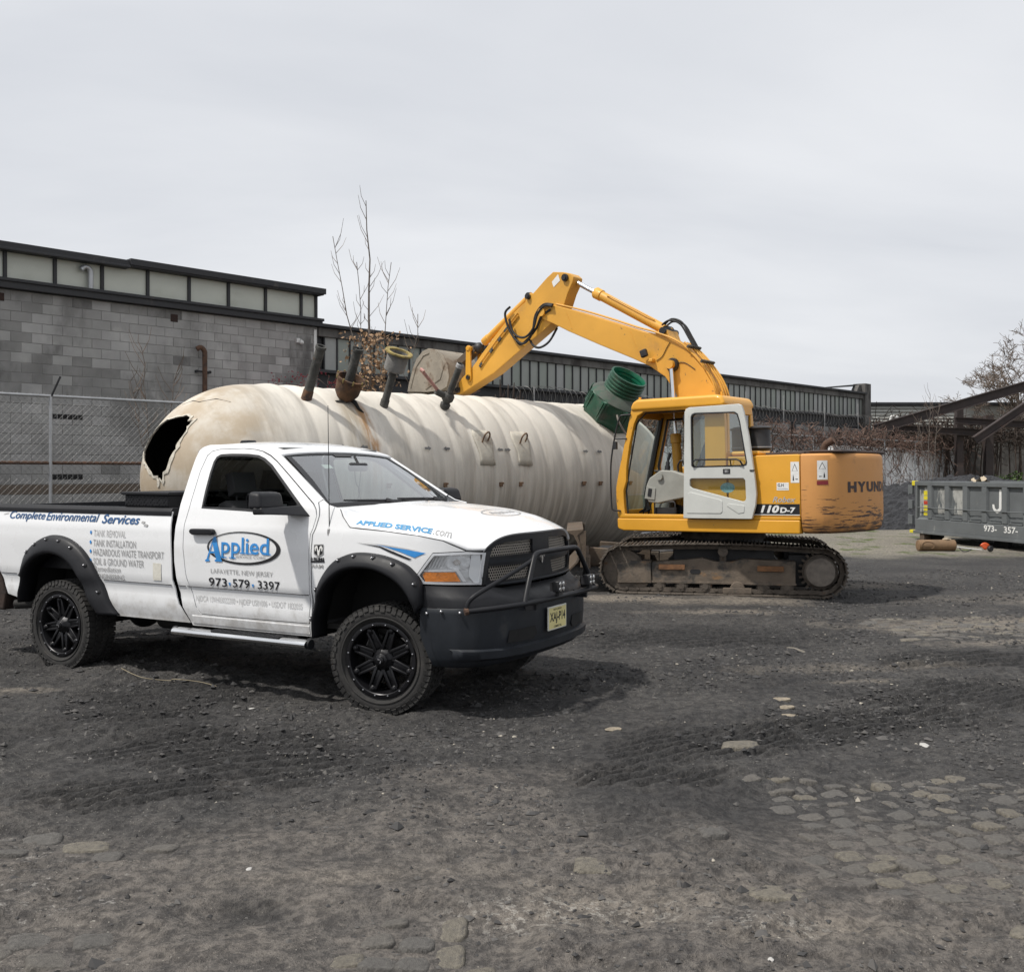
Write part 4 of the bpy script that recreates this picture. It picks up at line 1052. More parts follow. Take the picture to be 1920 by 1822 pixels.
for k in range(8):
    a = 2 * PI * k / 8 + PI / 8
    e = u_ * math.cos(a) + v_ * math.sin(a)
    MB().cyl(gb + gd * .05 + e * .585, gb + gd * .43 + e * .572, .022, n=6).obj('collar_rib', m_green, o)
    a2 = a + PI / 8; e2 = u_ * math.cos(a2) + v_ * math.sin(a2); t2 = gd.cross(e2)
    R3 = Matrix((t2, e2, gd)).transposed()
    for s in (-1, 1): MB().box(gb + gd * .25 + e2 * .548 + t2 * s * .17, (.03, .03, .32), R3).obj('collar_rib', m_green, o)
e = (u_ * math.cos(2.9) + v_ * math.sin(2.9))
hz = gb + gd * .30 + Vector((-.36, -.38, -.25))
MB().tube(curve_pts([hz, hz + Vector((-.02, -.06, -.12)), hz + Vector((.10, -.10, -.32)), hz + Vector((.22, -.16, -.50)), hz + Vector((.24, -.14, -.75))]), .02, 8).obj('drain_hose', M('grey_hose', (.20, .18, .16), .7, var=.2, vs=12), tank)
# timber sleepers under the tank
m_timber = M('old_timber', (.10, .075, .055), .9, var=.4, vs=6, bump=.5, bs=30, stretch=(4, .6, 4))
for i, x in enumerate((-3.2, .2, 3.3)):
    cc = Vector((-1.2065, 18.328, 0)) + Matrix.Rotation(.732, 3, 'Z') @ Vector((x, 0, 0))
    o = MB().box((0, 0, .10), (.28, 2.0, .23)).obj('timber_sleeper', m_timber, None, bevel=.012, loc=cc, rot=(0, 0, .732))
    tag(o, ('squared timber sleeper under the domed end of the tank', 'squared timber sleeper under the middle of the tank', 'squared timber sleeper under the far end of the tank')[i], 'timber', 'sleepers carrying the tank')
# ================================================================== excavator
EX = empty('excavator', (3.38, 16.22, 0), (0, 0, PI - R_(12)), 'yellow crawler excavator with open cab door and arm reaching over the tank', 'excavator')
UROT = (0, R_(1.0), -R_(26))
def up(o): o.rotation_euler = UROT; return o
m_yel = M('yellow_paint', (.72, .35, .028), .42, var=.08, vs=1.5, bump=.03, bs=30, coat=.25, grime=((.42, .20, .035), .62, .16, 2.5, (1, 1, .5), .6), grime2=((.16, .10, .05), .67, .07, 7, (1, 1, 1), .8))
m_yel2 = M('yellow_boom_paint', (.68, .345, .045), .5, var=.1, vs=1.2, bump=.04, bs=30, coat=.1, grime=((.45, .24, .06), .58, .2, 2.2, (1, 1, 1), .6), grime2=((.12, .08, .05), .665, .06, 9))
m_cwt = M('faded_counterweight', (.60, .285, .085), .62, var=.08, vs=1.2, bump=.08, bs=25, grime=((.50, .24, .08), .5, .2, 1.2))
m_blk = M('black_trim', (.018, .018, .02), .5, var=.2, vs=6)
m_rub = M('hose_rubber', (.012, .012, .013), .65, var=.2, vs=12)
m_chr = M('chromed_rod', (.75, .76, .78), .16, 1.0, var=.04)
m_door = M('grey_white_paint', (.56, .57, .54), .5, var=.07, vs=3, grime=((.36, .34, .28), .63, .14, 4, (1, 1, .6), .6))
m_trk = M('track_steel', (.105, .088, .072), .8, .25, var=.4, vs=6, bump=.5, bs=40, grime=((.15, .125, .10), .5, .18, 5), grime2=((.12, .065, .035), .62, .1, 8))
m_frm = M('track_frame_dirt', (.15, .12, .092), .85, var=.35, vs=3.5, bump=.4, bs=30, grime=((.05, .048, .045), .48, .2, 3.2), grime2=((.24, .145, .075), .60, .12, 4, (1, 1, 2)))
m_grey_int = M('cab_grey_plastic', (.30, .30, .27), .6, var=.12, vs=5)
m_seat = M('seat_fabric', (.02, .021, .026), .9, var=.2, vs=9)
g_cab = glass('cab_glass', (.82, .90, .88), .05)
m_mud_steel = M('bucket_steel', (.30, .265, .215), .8, .1, var=.25, vs=3, bump=.35, bs=30, grime=((.17, .125, .09), .52, .18, 3), grime2=((.09, .07, .06), .64, .1, 8))

# ---- crawler tracks
rc = .335
def track_path(s):
    """closed loop of the chain, s in 0..1 -> (x, z, tangent angle)"""
    A, B = (1.46, .372), (-1.40, .372); top = 2.86; arcL = PI * rc; tot = 2 * top + 2 * arcL; d = (s % 1) * tot
    if d < top:                                   # bottom run, going forward
        return (B[0] + d, A[1] - rc, 0.0)
    d -= top
    if d < arcL: a = -PI / 2 + d / rc; return (A[0] + rc * math.cos(a), A[1] + rc * math.sin(a), a + PI / 2)
    d -= arcL
    if d < top:
        f = d / top; sag = .045 * math.sin(PI * f); return (A[0] - d, A[1] + rc + sag, PI - .045 * PI / top * math.cos(PI * f))
    d -= top
    a = PI / 2 + d / rc; return (B[0] + rc * math.cos(a), B[1] + rc * math.sin(a), a + PI / 2)
NS = 47
sm = MB().b2(-.083, .080, -.25, .25, -.030, -.010)
for x in (-.072, -.012, .050): sm.b2(x - .008, x + .010, -.25, .25, -.052, -.029)
for y in (-.2, -.07, .07, .2): sm.cyl((.02, y, -.028), (.02, y, .0), .014, n=6)
shoe = sm.mesh('track_shoe', bevel=.003, seg=1, smooth=False); shoe.materials.append(m_trk)
for sy in (1, -1):
    yc = sy * .99; ch = MB()
    for i in range(NS):
        x, z, a = track_path((i + .5) / NS); c, s = math.cos(a), math.sin(a); R3 = Matrix(((c, 0, -s), (0, 1, 0), (s, 0, c)))
        for yo in (-.09, .09):
            ch.box(Vector((x, yc + yo, z)) + R3 @ Vector((0, 0, .032)), (.150, .034, .062), R3)
        pp = Vector((x, yc, z)) + R3 @ Vector((.085, 0, .035)); ch.cyl(pp - Vector((0, .12, 0)), pp + Vector((0, .12, 0)), .024, n=8)
    tch = ch.obj('track_chain', m_trk, EX, bevel=0, ang=40)
    for i in range(NS):
        x, z, a = track_path((i + .5) / NS)
        o = bpy.data.objects.new('track_shoe', shoe); COL.objects.link(o); o.parent = tch; o.location = (x, yc, z); o.rotation_euler = (0, -a, 0)
    y0, y1 = (yc - .19, yc + .11) if sy > 0 else (yc - .11, yc + .19)
    fr = MB().prism([(-1.05, .19), (1.06, .18), (1.06, .47), (.75, .50), (.30, .55), (.12, .50), (-.12, .50), (-.30, .545), (-.75, .53), (-1.05, .52)], y0, y1).obj('track_frame', m_frm, EX, bevel=.012)
    yo = y1 if sy > 0 else y0; q = .012 * sy
    MB().b2(-1.06, 1.07, min(yo, yo + q), max(yo, yo + q), .165, .20).obj('frame_flange', m_frm, fr, bevel=.004)
    for x0_, x1_ in ((.56, .95), (-.88, -.50)): MB().b2(x0_, x1_, min(yo, yo + .035 * sy), max(yo, yo + .035 * sy), .37, .45).obj('step_plate', M('rust_step', (.19, .095, .045), .85, var=.4, vs=9, bump=.3, bs=40) if 'rust_step' not in bpy.data.materials else bpy.data.materials['rust_step'], fr, bevel=.006)
    MB().prism(arc(.45, .345, .035, -90, 90, 6) + arc(.36, .345, .035, 90, 270, 6), yo - .004 * sy if sy > 0 else yo - .003, yo + .004 if sy > 0 else yo + .004).obj('frame_slot', m_blk, fr)
    MB().prism([(1.06, .16), (1.57, .15), (1.58, .45), (1.40, .49), (1.07, .49)], y0 + .02, y1 + .025 * (1 if sy > 0 else 0) ).prism([(1.10, .16), (1.17, .055), (1.42, .05), (1.55, .16)], y0 + .05, y1 - .01).obj('idler_guard', m_frm, fr, bevel=.012)
    MB().cyl((1.46, yc - .11, .372), (1.46, yc + .11, .372), .28, n=32).cyl((1.46, yc - .13, .372), (1.46, yc + .13, .372), .10, n=20).obj('idler_wheel', m_trk, EX)
    sp = MB().cyl((-1.40, yc - .05, .372), (-1.40, yc + .06, .372), .255, n=32)
    for k in range(21):
        a = 2 * PI * k / 21; sp.box((-1.40 + .275 * math.cos(a), yc, .372 + .275 * math.sin(a)), (.07, .05, .035), Matrix.Rotation(-a, 3, 'Y'))
    spo = sp.obj('sprocket', m_trk, EX)
    hb = MB().lathe([(.0, .23), (.13, .225), (.15, .21), (.18, .205), (.185, .19), (.187, .001)], (-1.40, yc - .02 * sy, .372), (0, sy, 0), 32)
    for k in range(12): a = 2 * PI * k / 12; hb.cyl((-1.40 + .17 * math.cos(a), yc + .16 * sy, .372 + .17 * math.sin(a)), (-1.40 + .17 * math.cos(a), yc + .178 * sy, .372 + .17 * math.sin(a)), .014, n=6)
    hb.obj('final_drive', M('drive_cap', (.20, .175, .15), .8, var=.3, vs=7, bump=.3, bs=40) if 'drive_cap' not in bpy.data.materials else bpy.data.materials['drive_cap'], spo, ang=40)
    for x in (.945, .61, .255, -.213, -.583, -.927):
        MB().lathe([(-.125, .001), (-.125, .045), (-.115, .045), (-.11, .075), (-.10, .075), (-.09, .095), (-.07, .095), (-.06, .078), (.06, .078), (.07, .095), (.09, .095), (.10, .075), (.11, .075), (.115, .045), (.125, .045), (.125, .001)], (x, yc, .128), (0, 1, 0), 18).obj('track_roller', m_trk, EX, ang=35)
    MB().cyl((-.213, yc + .13 * sy, .10), (-.213, yc + .16 * sy, .10), .11, n=16).b2(-.42, -.0, yc + .13 * sy, yc + .165 * sy, .03, .12).obj('roller_guard', m_frm, EX, bevel=.01)
    MB().cyl((0, yc - .12, .655), (0, yc + .12, .655), .06, n=16).cyl((0, yc + .02, .655), (0, yc + .16 * sy, .655), .075, n=16).b2(-.05, .05, yc - .05, yc + .05, .5, .66).obj('carrier_roller', m_trk, EX)
MB().b2(-.75, .75, -.85, .85, .36, .70).prism([(-.9, .4), (.9, .4), (.6, .72), (-.6, .72)], -.45, .45).cyl((0, 0, .68), (0, 0, .96), .62, n=40).obj('car_body', m_blk, EX, bevel=.02)
MB().cyl((0, 0, .80), (0, 0, .90), .66, n=48).obj('slew_ring', m_trk, EX)
for sy in (1, -1): MB().b2(-1.62, -.95, sy * .72, sy * .84, .12, .62).obj('dark_gap_block', m_blk, EX, bevel=.03)  # black block added to darken the open gap beside the sprocket
# dozer blade
m_bld = M('blade_paint', (.105, .078, .055), .85, var=.35, vs=3, bump=.35, bs=30, grime=((.10, .085, .07), .48, .18, 3.5))
prof = [(2.07, 1.0), (2.30, .975)] + [(2.10 + .02 + .16 * (2 * t - 1) ** 2, .95 - .56 * t) for t in np.linspace(.0, 1, 9)] + [(2.30, .36), (2.05, .36), (1.98, .45), (2.0, .8)]
bl_ = MB().prism([(2.04, 1.0), (2.30, .975), (2.30, .955), (2.19, .90), (2.12, .76), (2.11, .62), (2.16, .50), (2.27, .385), (2.245, .365), (2.12, .49), (2.07, .61), (2.08, .77), (2.13, .90), (2.04, .97)], -1.24, 1.24).obj('dozer_blade', m_bld, EX, bevel=.008)
for sy in (1, -1):
    MB().b2(2.0, 2.09, sy * 1.2 - .03, sy * 1.2 + .03, .42, .97).obj('blade_web', m_bld, bl_)
    MB().prism([(1.2, .36), (2.06, .38), (2.06, .66), (1.75, .64), (1.2, .56)], sy * .62, sy * .76).obj('blade_arm', m_bld, EX, bevel=.012)
MB().b2(1.93, 2.08, -1.2, 1.2, .40, .58).obj('blade_back_beam', m_bld, bl_, bevel=.01)
bl_.rotation_euler = (0, 0, R_(8.4)); bl_.location = (2.1 - (2.1 * math.cos(R_(8.4)) - 1.24 * math.sin(R_(8.4))) + .04, 1.24 - (2.1 * math.sin(R_(8.4)) + 1.24 * math.cos(R_(8.4))) , -.03)
MB().b2(1.3, 2.0, -.35, .35, .55, .62).obj('blade_cylinder_cover', m_blk, EX, bevel=.02)
# loose planks lying on the far track
MB().box((.95, -.85, .86), (1.1, .16, .03), Matrix.Rotation(.07, 3, 'Y')).obj('track_plank', m_trk, EX, bevel=.004)
MB().box((.45, -.62, .88), (.7, .14, .03), Matrix.Rotation(-.16, 3, 'Y')).obj('track_plank', m_trk, EX, bevel=.004)

# ---- upper structure
dk = up(MB().b2(-1.78, 1.15, -1.15, 1.05, .96, 1.12).obj('deck', m_blk, EX, bevel=.01))
sk = up(MB().prism([(1.215, 1.135), (-1.79, 1.135), (-1.785, .94), (1.10, .94), (1.19, .965), (1.212, 1.0)], 1.06, 1.21).obj('side_skirt', m_yel, EX, bevel=.028, seg=3))
up(MB().prism([(1.15, 1.135), (-1.79, 1.135), (-1.785, .94), (1.0, .94)], -1.21, -1.06).obj('side_skirt', m_yel, EX, bevel=.028, seg=3))
up(MB().b2(-1.79, -.70, 1.165, 1.205, 1.138, 1.178).obj('sill_strip', m_yel, EX, bevel=.006))
# cab
cab_out = [(1.205, 1.14), (1.235, 1.40), (1.235, 1.62), (1.18, 1.87), (1.06, 2.35), (.935, 2.83), (.918, 2.89), (-.63, 2.89), (-.66, 2.6), (-.68, 1.14)]
opening = [(1.075, 1.20), (1.095, 1.45), (1.095, 1.58), (1.045, 1.72), (1.04, 1.86), (1.035, 1.95), (.975, 2.28), (.89, 2.60), (.82, 2.73), (.70, 2.79), (.0, 2.785), (-.03, 2.75), (-.03, 1.20)]
quarter = [(-.10, 2.70), (-.30, 2.70), (-.33, 2.66), (-.33, 1.95), (-.30, 1.9), (-.10, 1.9)]
def cab_side(y0, y1, holes, name):
    V, F = fill2d(cab_out, holes, .12); mb_ = MB()
    n_ = len(V); mb_.add([(p[0], y1, p[1]) for p in V] + [(p[0], y0, p[1]) for p in V], [f for f in F] + [tuple(i + n_ for i in reversed(f)) for f in F])
    for lp in [dens(cab_out, .12)] + [dens(h, .12) for h in holes]:
        k = len(lp); mb_.add([(p[0], y1, p[1]) for p in lp] + [(p[0], y0, p[1]) for p in lp], [(i, (i + 1) % k, k + (i + 1) % k, k + i) for i in range(k)])
    bm = bmesh.new(); me_ = bpy.data.meshes.new(name); me_.from_pydata(mb_.v, [], mb_.f); bm.from_mesh(me_)
    bmesh.ops.remove_doubles(bm, verts=bm.verts, dist=.0005); bmesh.ops.recalc_face_normals(bm, faces=bm.faces)
    bmesh.ops.dissolve_limit(bm, angle_limit=R_(1), verts=bm.verts, edges=bm.edges)
    es = [e for e in bm.edges if len(e.link_faces) == 2 and e.calc_face_angle(0) > R_(50)]
    bmesh.ops.bevel(bm, geom=es, offset=.014, segments=2, profile=.5, affect='EDGES', clamp_overlap=True)
    bmesh.ops.triangulate(bm, faces=[f for f in bm.faces if len(f.verts) > 4])
    bm.to_mesh(me_); bm.free(); me_.polygons.foreach_set('use_smooth', [True] * len(me_.polygons)); me_.set_sharp_from_angle(angle=R_(40))
    return mobj(name, me_, m_yel, EX, wn=True)
cs_ = up(cab_side(1.12, 1.20, [opening, quarter], 'cab_side'))
fs_ = up(cab_side(.20, .26, [[(.98, 1.95), (.80, 2.72), (.05, 2.72), (-.02, 2.65), (-.02, 1.9), (.5, 1.7), (.95, 1.72)]], 'cab_side'))
roof = up(MB().prism([(.945, 2.80), (.935, 2.88), (.90, 2.95), (.82, 2.985), (-.52, 2.98), (-.62, 2.955), (-.66, 2.87), (-.665, 2.80)], .17, 1.225).obj('cab_roof', m_yel, EX, bevel=.05, seg=3))
for x in (.86, -.55): MB().cyl((x, 1.05, 2.97), (x, 1.05, 3.03), .022, n=10).obj('roof_stud', m_yel, roof)
up(MB().b2(.90, .945, .26, 1.12, 2.70, 2.88).obj('cab_front_header', m_yel, EX, bevel=.01))
up(MB().prism([(1.20, 1.14), (1.235, 1.22), (1.235, 1.26), (1.19, 1.26), (1.17, 1.14)], .26, 1.12).obj('cab_front_sill', m_yel, EX, bevel=.01))
up(MB().b2(-.68, -.63, .26, 1.12, 1.14, 2.12).b2(-.665, -.63, .26, 1.12, 2.70, 2.86).b2(-.67, -.63, 1.05, 1.12, 2.12, 2.70).b2(-.67, -.63, .26, .33, 2.12, 2.70).obj('cab_rear', m_yel, EX, bevel=.012))
V4 = [(-.652, .33, 2.12), (-.652, 1.05, 2.12), (-.645, 1.05, 2.70), (-.645, .33, 2.70)]
up(MB().add(V4, [(0, 1, 2, 3)]).obj('rear_window', glass('rear_glass', (.55, .68, .72), .12), EX, smooth=False))
up(MB().add([(1.225, .27, 1.5), (1.225, 1.11, 1.5), (.925, 1.11, 2.72), (.925, .27, 2.72)], [(0, 1, 2, 3)]).obj('front_window', g_cab, EX, smooth=False))
up(MB().add([(1.205, .27, 1.2), (1.205, 1.11, 1.2), (1.225, 1.11, 1.49), (1.225, .27, 1.49)], [(0, 1, 2, 3)]).obj('lower_front_window', glass('lower_cab_glass', (.55, .72, .66), .06), EX, smooth=False))
up(MB().add([(-.09, 1.16, 1.9), (-.34, 1.16, 1.9), (-.34, 1.16, 2.7), (-.09, 1.16, 2.7)], [(0, 1, 2, 3)]).obj('quarter_window', g_cab, EX, smooth=False))
up(MB().add([(-.02, .23, 1.75), (.96, .23, 1.75), (.80, .23, 2.72), (-.02, .23, 2.72)], [(0, 1, 2, 3)]).obj('side_window', g_cab, EX, smooth=False))
# inner dark seals and pillars on the far side
sl = MB().tube([(.97, .275, 1.76), (.985, .275, 1.95), (.805, .275, 2.70), (.06, .275, 2.71), (-.01, .275, 2.64), (-.01, .275, 1.92)], .022, 6)
sl.tube([(1.19, .29, 1.25), (1.21, .29, 1.5), (.92, .29, 2.74)], .045, 6)
sl.tube([(1.055, 1.135, 1.21), (1.08, 1.135, 1.56), (1.02, 1.135, 1.9), (.865, 1.135, 2.63), (.70, 1.135, 2.77), (.0, 1.135, 2.77)], .012, 6)
up(sl.obj('window_seal', m_blk, EX))
# interior
up(MB().b2(-.6, 1.18, .27, 1.11, 1.125, 1.16).obj('cab_floor', m_blk, EX))
up(MB().b2(-.62, -.58, .28, 1.10, 1.16, 2.1).b2(-.56, -.05, .28, 1.1, 1.16, 1.45).obj('seat_base', M('cab_inner_yellow', (.40, .21, .035), .6, var=.2, vs=4), EX, bevel=.02))
up(MB().prism([(-.34, 2.32), (-.20, 2.36), (-.12, 2.2), (.02, 1.80), (.42, 1.74), (.46, 1.62), (.0, 1.55), (-.28, 1.6)], .46, .92).obj('seat', m_seat, EX, bevel=.05, seg=3))
up(MB().prism([(-.27, 2.72), (-.16, 2.70), (-.14, 2.44), (-.24, 2.42)], .56, .82).b2(-.24, -.20, .62, .76, 2.3, 2.45).obj('headrest', m_seat, EX, bevel=.03, seg=3))
cn_ = up(MB().prism([(.75, 1.66), (.70, 1.76), (.50, 1.88), (.30, 1.87), (-.20, 1.72), (-.25, 1.5), (.25, 1.42), (.55, 1.36), (.72, 1.38), (.78, 1.48)], .94, 1.08).obj('control_console', m_grey_int, EX, bevel=.025, seg=3))
MB().prism([(.60, 1.42), (.78, 1.44), (.74, 1.64), (.58, 1.60)], 1.082, 1.095).obj('console_panel', m_grey_int, cn_, bevel=.004)
MB().prism([(.66, 1.47), (.72, 1.48), (.70, 1.60), (.64, 1.59)], 1.096, 1.104).obj('console_switch', m_blk, cn_)
MB().lathe([(0, .05), (.03, .04), (.06, .045), (.09, .03), (.12, .034), (.15, .02), (.2, .016)], (.42, 1.0, 1.87), (-.1, 0, 1), 12).tube([(.40, 1.0, 2.04), (.36, 1.0, 2.14)], [.022, .028], 8).obj('joystick', m_blk, cn_)
MB().tube(curve_pts([(.22, 1.0, 1.8), (.22, 1.02, 1.95), (.15, 1.02, 2.02), (.1, 1.0, 1.9)]), .014, 6).obj('console_guard', m_blk, cn_)
MB().cyl((.50, 1.08, 1.78), (.50, 1.12, 1.78), .055, n=14).obj('console_knob', m_grey_int, cn_)
up(MB().prism([(.95, 1.16), (.9, 1.55), (.72, 1.75), (.62, 1.72), (.66, 1.16)], .32, .52).obj('far_console', m_grey_int, EX, bevel=.03))
for y in (.62, .78):
    up(MB().tube([(1.0, y, 1.16), (.92, y, 1.40), (.72, y, 1.86)], .012, 6).box((1.0, y, 1.24), (.10, .09, .02), Matrix.Rotation(.5, 3, 'Y')).obj('travel_lever', m_blk, EX))
up(MB().tube([(.73, .85, 1.87), (.55, .85, 1.86)], .018, 8).obj('lever_grip', m_blk, EX))
up(MB().tube([(.62, 1.06, 1.17), (.62, 1.06, 1.36), (.60, 1.06, 1.39), (.28, 1.06, 1.39), (.26, 1.06, 1.36), (.26, 1.06, 1.17)], .012, 6).b2(.25, .63, .98, 1.03, 1.17, 1.30).obj('foot_guard', m_blk, EX))
# swung-open door
dout = [(-.004, 1.148), (-.02, 1.843), (-.05, 2.74), (-.075, 2.785), (-.125, 2.805), (-.92, 2.812), (-.97, 2.79), (-1.004, 2.70), (-1.079, 2.329), (-1.165, 1.70), (-1.18, 1.508), (-1.165, 1.35), (-1.105, 1.148)]
w1 = [(-.155, 2.66), (-.175, 2.70), (-.22, 2.715), (-.86, 2.70), (-.91, 2.67), (-.945, 2.56), (-1.045, 1.96), (-1.035, 1.925), (-.99, 1.912), (-.19, 1.908), (-.155, 1.93)]
w2 = [(-.12, 1.72), (-.15, 1.742), (-.98, 1.735), (-1.012, 1.705), (-1.02, 1.44), (-1.0, 1.405), (-.96, 1.40), (-.15, 1.60), (-.12, 1.63)]
def slab(name, outline, holes, y0, y1, mat, bev=.012):
    V, F = fill2d(outline, holes, .15); n_ = len(V)
    mb_ = MB().add([(p[0], y1, p[1]) for p in V] + [(p[0], y0, p[1]) for p in V], [f for f in F] + [tuple(i + n_ for i in reversed(f)) for f in F])
    for lp in [dens(outline, .15)] + [dens(h, .15) for h in holes]:
        k = len(lp); mb_.add([(p[0], y1, p[1]) for p in lp] + [(p[0], y0, p[1]) for p in lp], [(i, (i + 1) % k, k + (i + 1) % k, k + i) for i in range(k)])
    bm = bmesh.new(); me_ = bpy.data.meshes.new(name); me_.from_pydata(mb_.v, [], mb_.f); bm.from_mesh(me_)
    bmesh.ops.remove_doubles(bm, verts=bm.verts, dist=.0005); bmesh.ops.recalc_face_normals(bm, faces=bm.faces)
    bmesh.ops.dissolve_limit(bm, angle_limit=R_(1), verts=bm.verts, edges=bm.edges)
    if bev:
        es = [e for e in bm.edges if len(e.link_faces) == 2 and e.calc_face_angle(0) > R_(50)]
        bmesh.ops.bevel(bm, geom=es, offset=bev, segments=2, profile=.5, affect='EDGES', clamp_overlap=True)
    bmesh.ops.triangulate(bm, faces=[f for f in bm.faces if len(f.verts) > 4])
    bm.to_mesh(me_); bm.free(); me_.polygons.foreach_set('use_smooth', [True] * len(me_.polygons)); me_.set_sharp_from_angle(angle=R_(40))
    return me_
dr = up(mobj('cab_door', slab('cab_door', dout, [w1, w2], 1.245, 1.295, m_door), m_door, EX, wn=True)); tag(dr, 'grey white cab door swung open against the side')
MB().add([(p[0], 1.27, p[1]) for p in w1], [tuple(range(len(w1)))]).obj('door_glass', g_cab, dr, smooth=False)
MB().add([(p[0], 1.27, p[1]) for p in w2], [tuple(range(len(w2)))]).obj('lower_door_glass', g_cab, dr, smooth=False)
mobj('window_seal', slab('window_seal', [(p[0] * 1.0, p[1]) for p in w1], [[(-.60 + (p[0] + .60) * .965, 2.31 + (p[1] - 2.31) * .96) for p in w1]], 1.262, 1.300, m_blk, 0), m_blk, dr)
MB().tube([(-.19, 1.31, 1.915), (-.20, 1.34, 1.99), (-.25, 1.34, 2.02), (-.90, 1.34, 2.01), (-.96, 1.34, 1.985), (-.985, 1.31, 1.92)], .013, 6).cyl((-.80, 1.335, 2.01), (-.80, 1.30, 1.92), .009, n=6).obj('door_grab_bar', m_blk, dr)
MB().prism([(-.07, 1.225), (-.09, 1.515), (-.13, 1.54), (-.62, 1.425), (-.65, 1.40), (-.65, 1.25), (-.62, 1.225)], 1.294, 1.303).obj('door_panel_emboss', m_door, dr, bevel=.008)
MB().prism([(-.72, 1.335), (-.75, 1.37), (-.98, 1.345), (-1.0, 1.33), (-.99, 1.24), (-.90, 1.225)], 1.294, 1.302).obj('door_panel_emboss', m_door, dr, bevel=.007)
MB().b2(-.78, -.67, 1.294, 1.302, 1.805, 1.875).obj('latch_plate', m_blk, dr).parent = dr
MB().b2(-.755, -.745, 1.302, 1.306, 1.82, 1.86).b2(-.735, -.70, 1.302, 1.306, 1.82, 1.86).obj('latch_lever', m_galv_old, dr)
MB().b2(-1.155, -1.09, 1.28, 1.305, 1.835, 1.855).obj('door_catch', m_blk, dr)
for z in (1.3, 2.0, 2.65): MB().cyl((-.02, 1.24, z - .05), (-.02, 1.24, z + .05), .02, n=8).obj('hinge', m_blk, dr)
# handrails beside the cab front
up(MB().tube(curve_pts([(.935, 1.21, 2.755), (1.05, 1.26, 2.75), (1.10, 1.27, 2.72), (1.17, 1.27, 2.52), (1.235, 1.27, 2.25), (1.275, 1.27, 2.0), (1.285, 1.27, 1.7), (1.275, 1.27, 1.35), (1.255, 1.265, 1.27), (1.15, 1.21, 1.25)], 4), .014, 8).tube([(1.19, 1.27, 2.385), (1.02, 1.2, 2.385)], .014, 6).box((1.19, 1.27, 2.28), (.06, .04, .12)).obj('grab_rail', m_blk, EX))
# engine housing and counterweight
up(MB().prism([(-.70, 1.18), (-1.795, 1.18), (-1.795, 2.035), (-1.78, 2.06), (-1.16, 2.06), (-1.12, 2.05), (-.70, 2.05)], .2, 1.20).obj('engine_side_door', m_yel, EX, bevel=.03, seg=3))
up(MB().b2(-1.795, -.3, -1.2, .19, 1.14, 2.03).obj('engine_housing', m_yel, EX, bevel=.03))
up(MB().b2(-.3, 1.12, -1.2, -.45, 1.14, 1.95).obj('tank_box', m_yel, EX, bevel=.04))
up(MB().b2(-1.16, -.72, .62, 1.14, 2.062, 2.13).obj('battery_cover', m_yel, EX, bevel=.03))
cwp = [(-1.805, 1.195), (-1.93, 1.195), (-2.01, 1.18)]
cwp = [(-1.805, 1.195), (-1.86, 1.195)]
def _bz(t, p0, p1, p2): return tuple((1 - t) ** 2 * a + 2 * t * (1 - t) * b + t * t * c for a, b, c in zip(p0, p1, p2))
_e = (-2.43 * math.cos(R_(22.5)), 2.43 * math.sin(R_(22.5))); _cr = [_bz(t, (-1.89, 1.195), (-2.11, 1.195), _e) for t in np.linspace(0, 1, 12)]
cwp += _cr[:-1] + [(-2.43 * math.cos(R_(b)), 2.43 * math.sin(R_(b))) for b in np.linspace(22.5, -22.5, 25)] + [(x, -y) for x, y in _cr[::-1][1:]] + [(-1.86, -1.195), (-1.805, -1.195)]
cwm = MB()
lv = [(.945, .90, -.10), (.975, .955, -.05), (1.05, .985, -.02), (1.2, 1, 0), (1.98, 1, 0), (2.04, .992, -.012), (2.065, .965, -.045)]
rws = []
for z, k, o_ in lv: rws.append([((x + 1.805) * (1 + o_) - 1.805 if x < -1.81 else x, y * (k if abs(y) > .2 else k), z) for x, y in cwp])
nP = len(cwp)
cwm.add([p for r in rws for p in r], [(k * nP + i, k * nP + (i + 1) % nP, (k + 1) * nP + (i + 1) % nP, (k + 1) * nP + i) for k in range(len(rws) - 1) for i in range(nP)] + [tuple(range(nP - 1, -1, -1)), tuple(range((len(rws) - 1) * nP, len(rws) * nP))])
cwo = up(cwm.obj('counterweight', m_cwt, EX, ang=38)); tag(cwo, 'faded scraped orange counterweight')
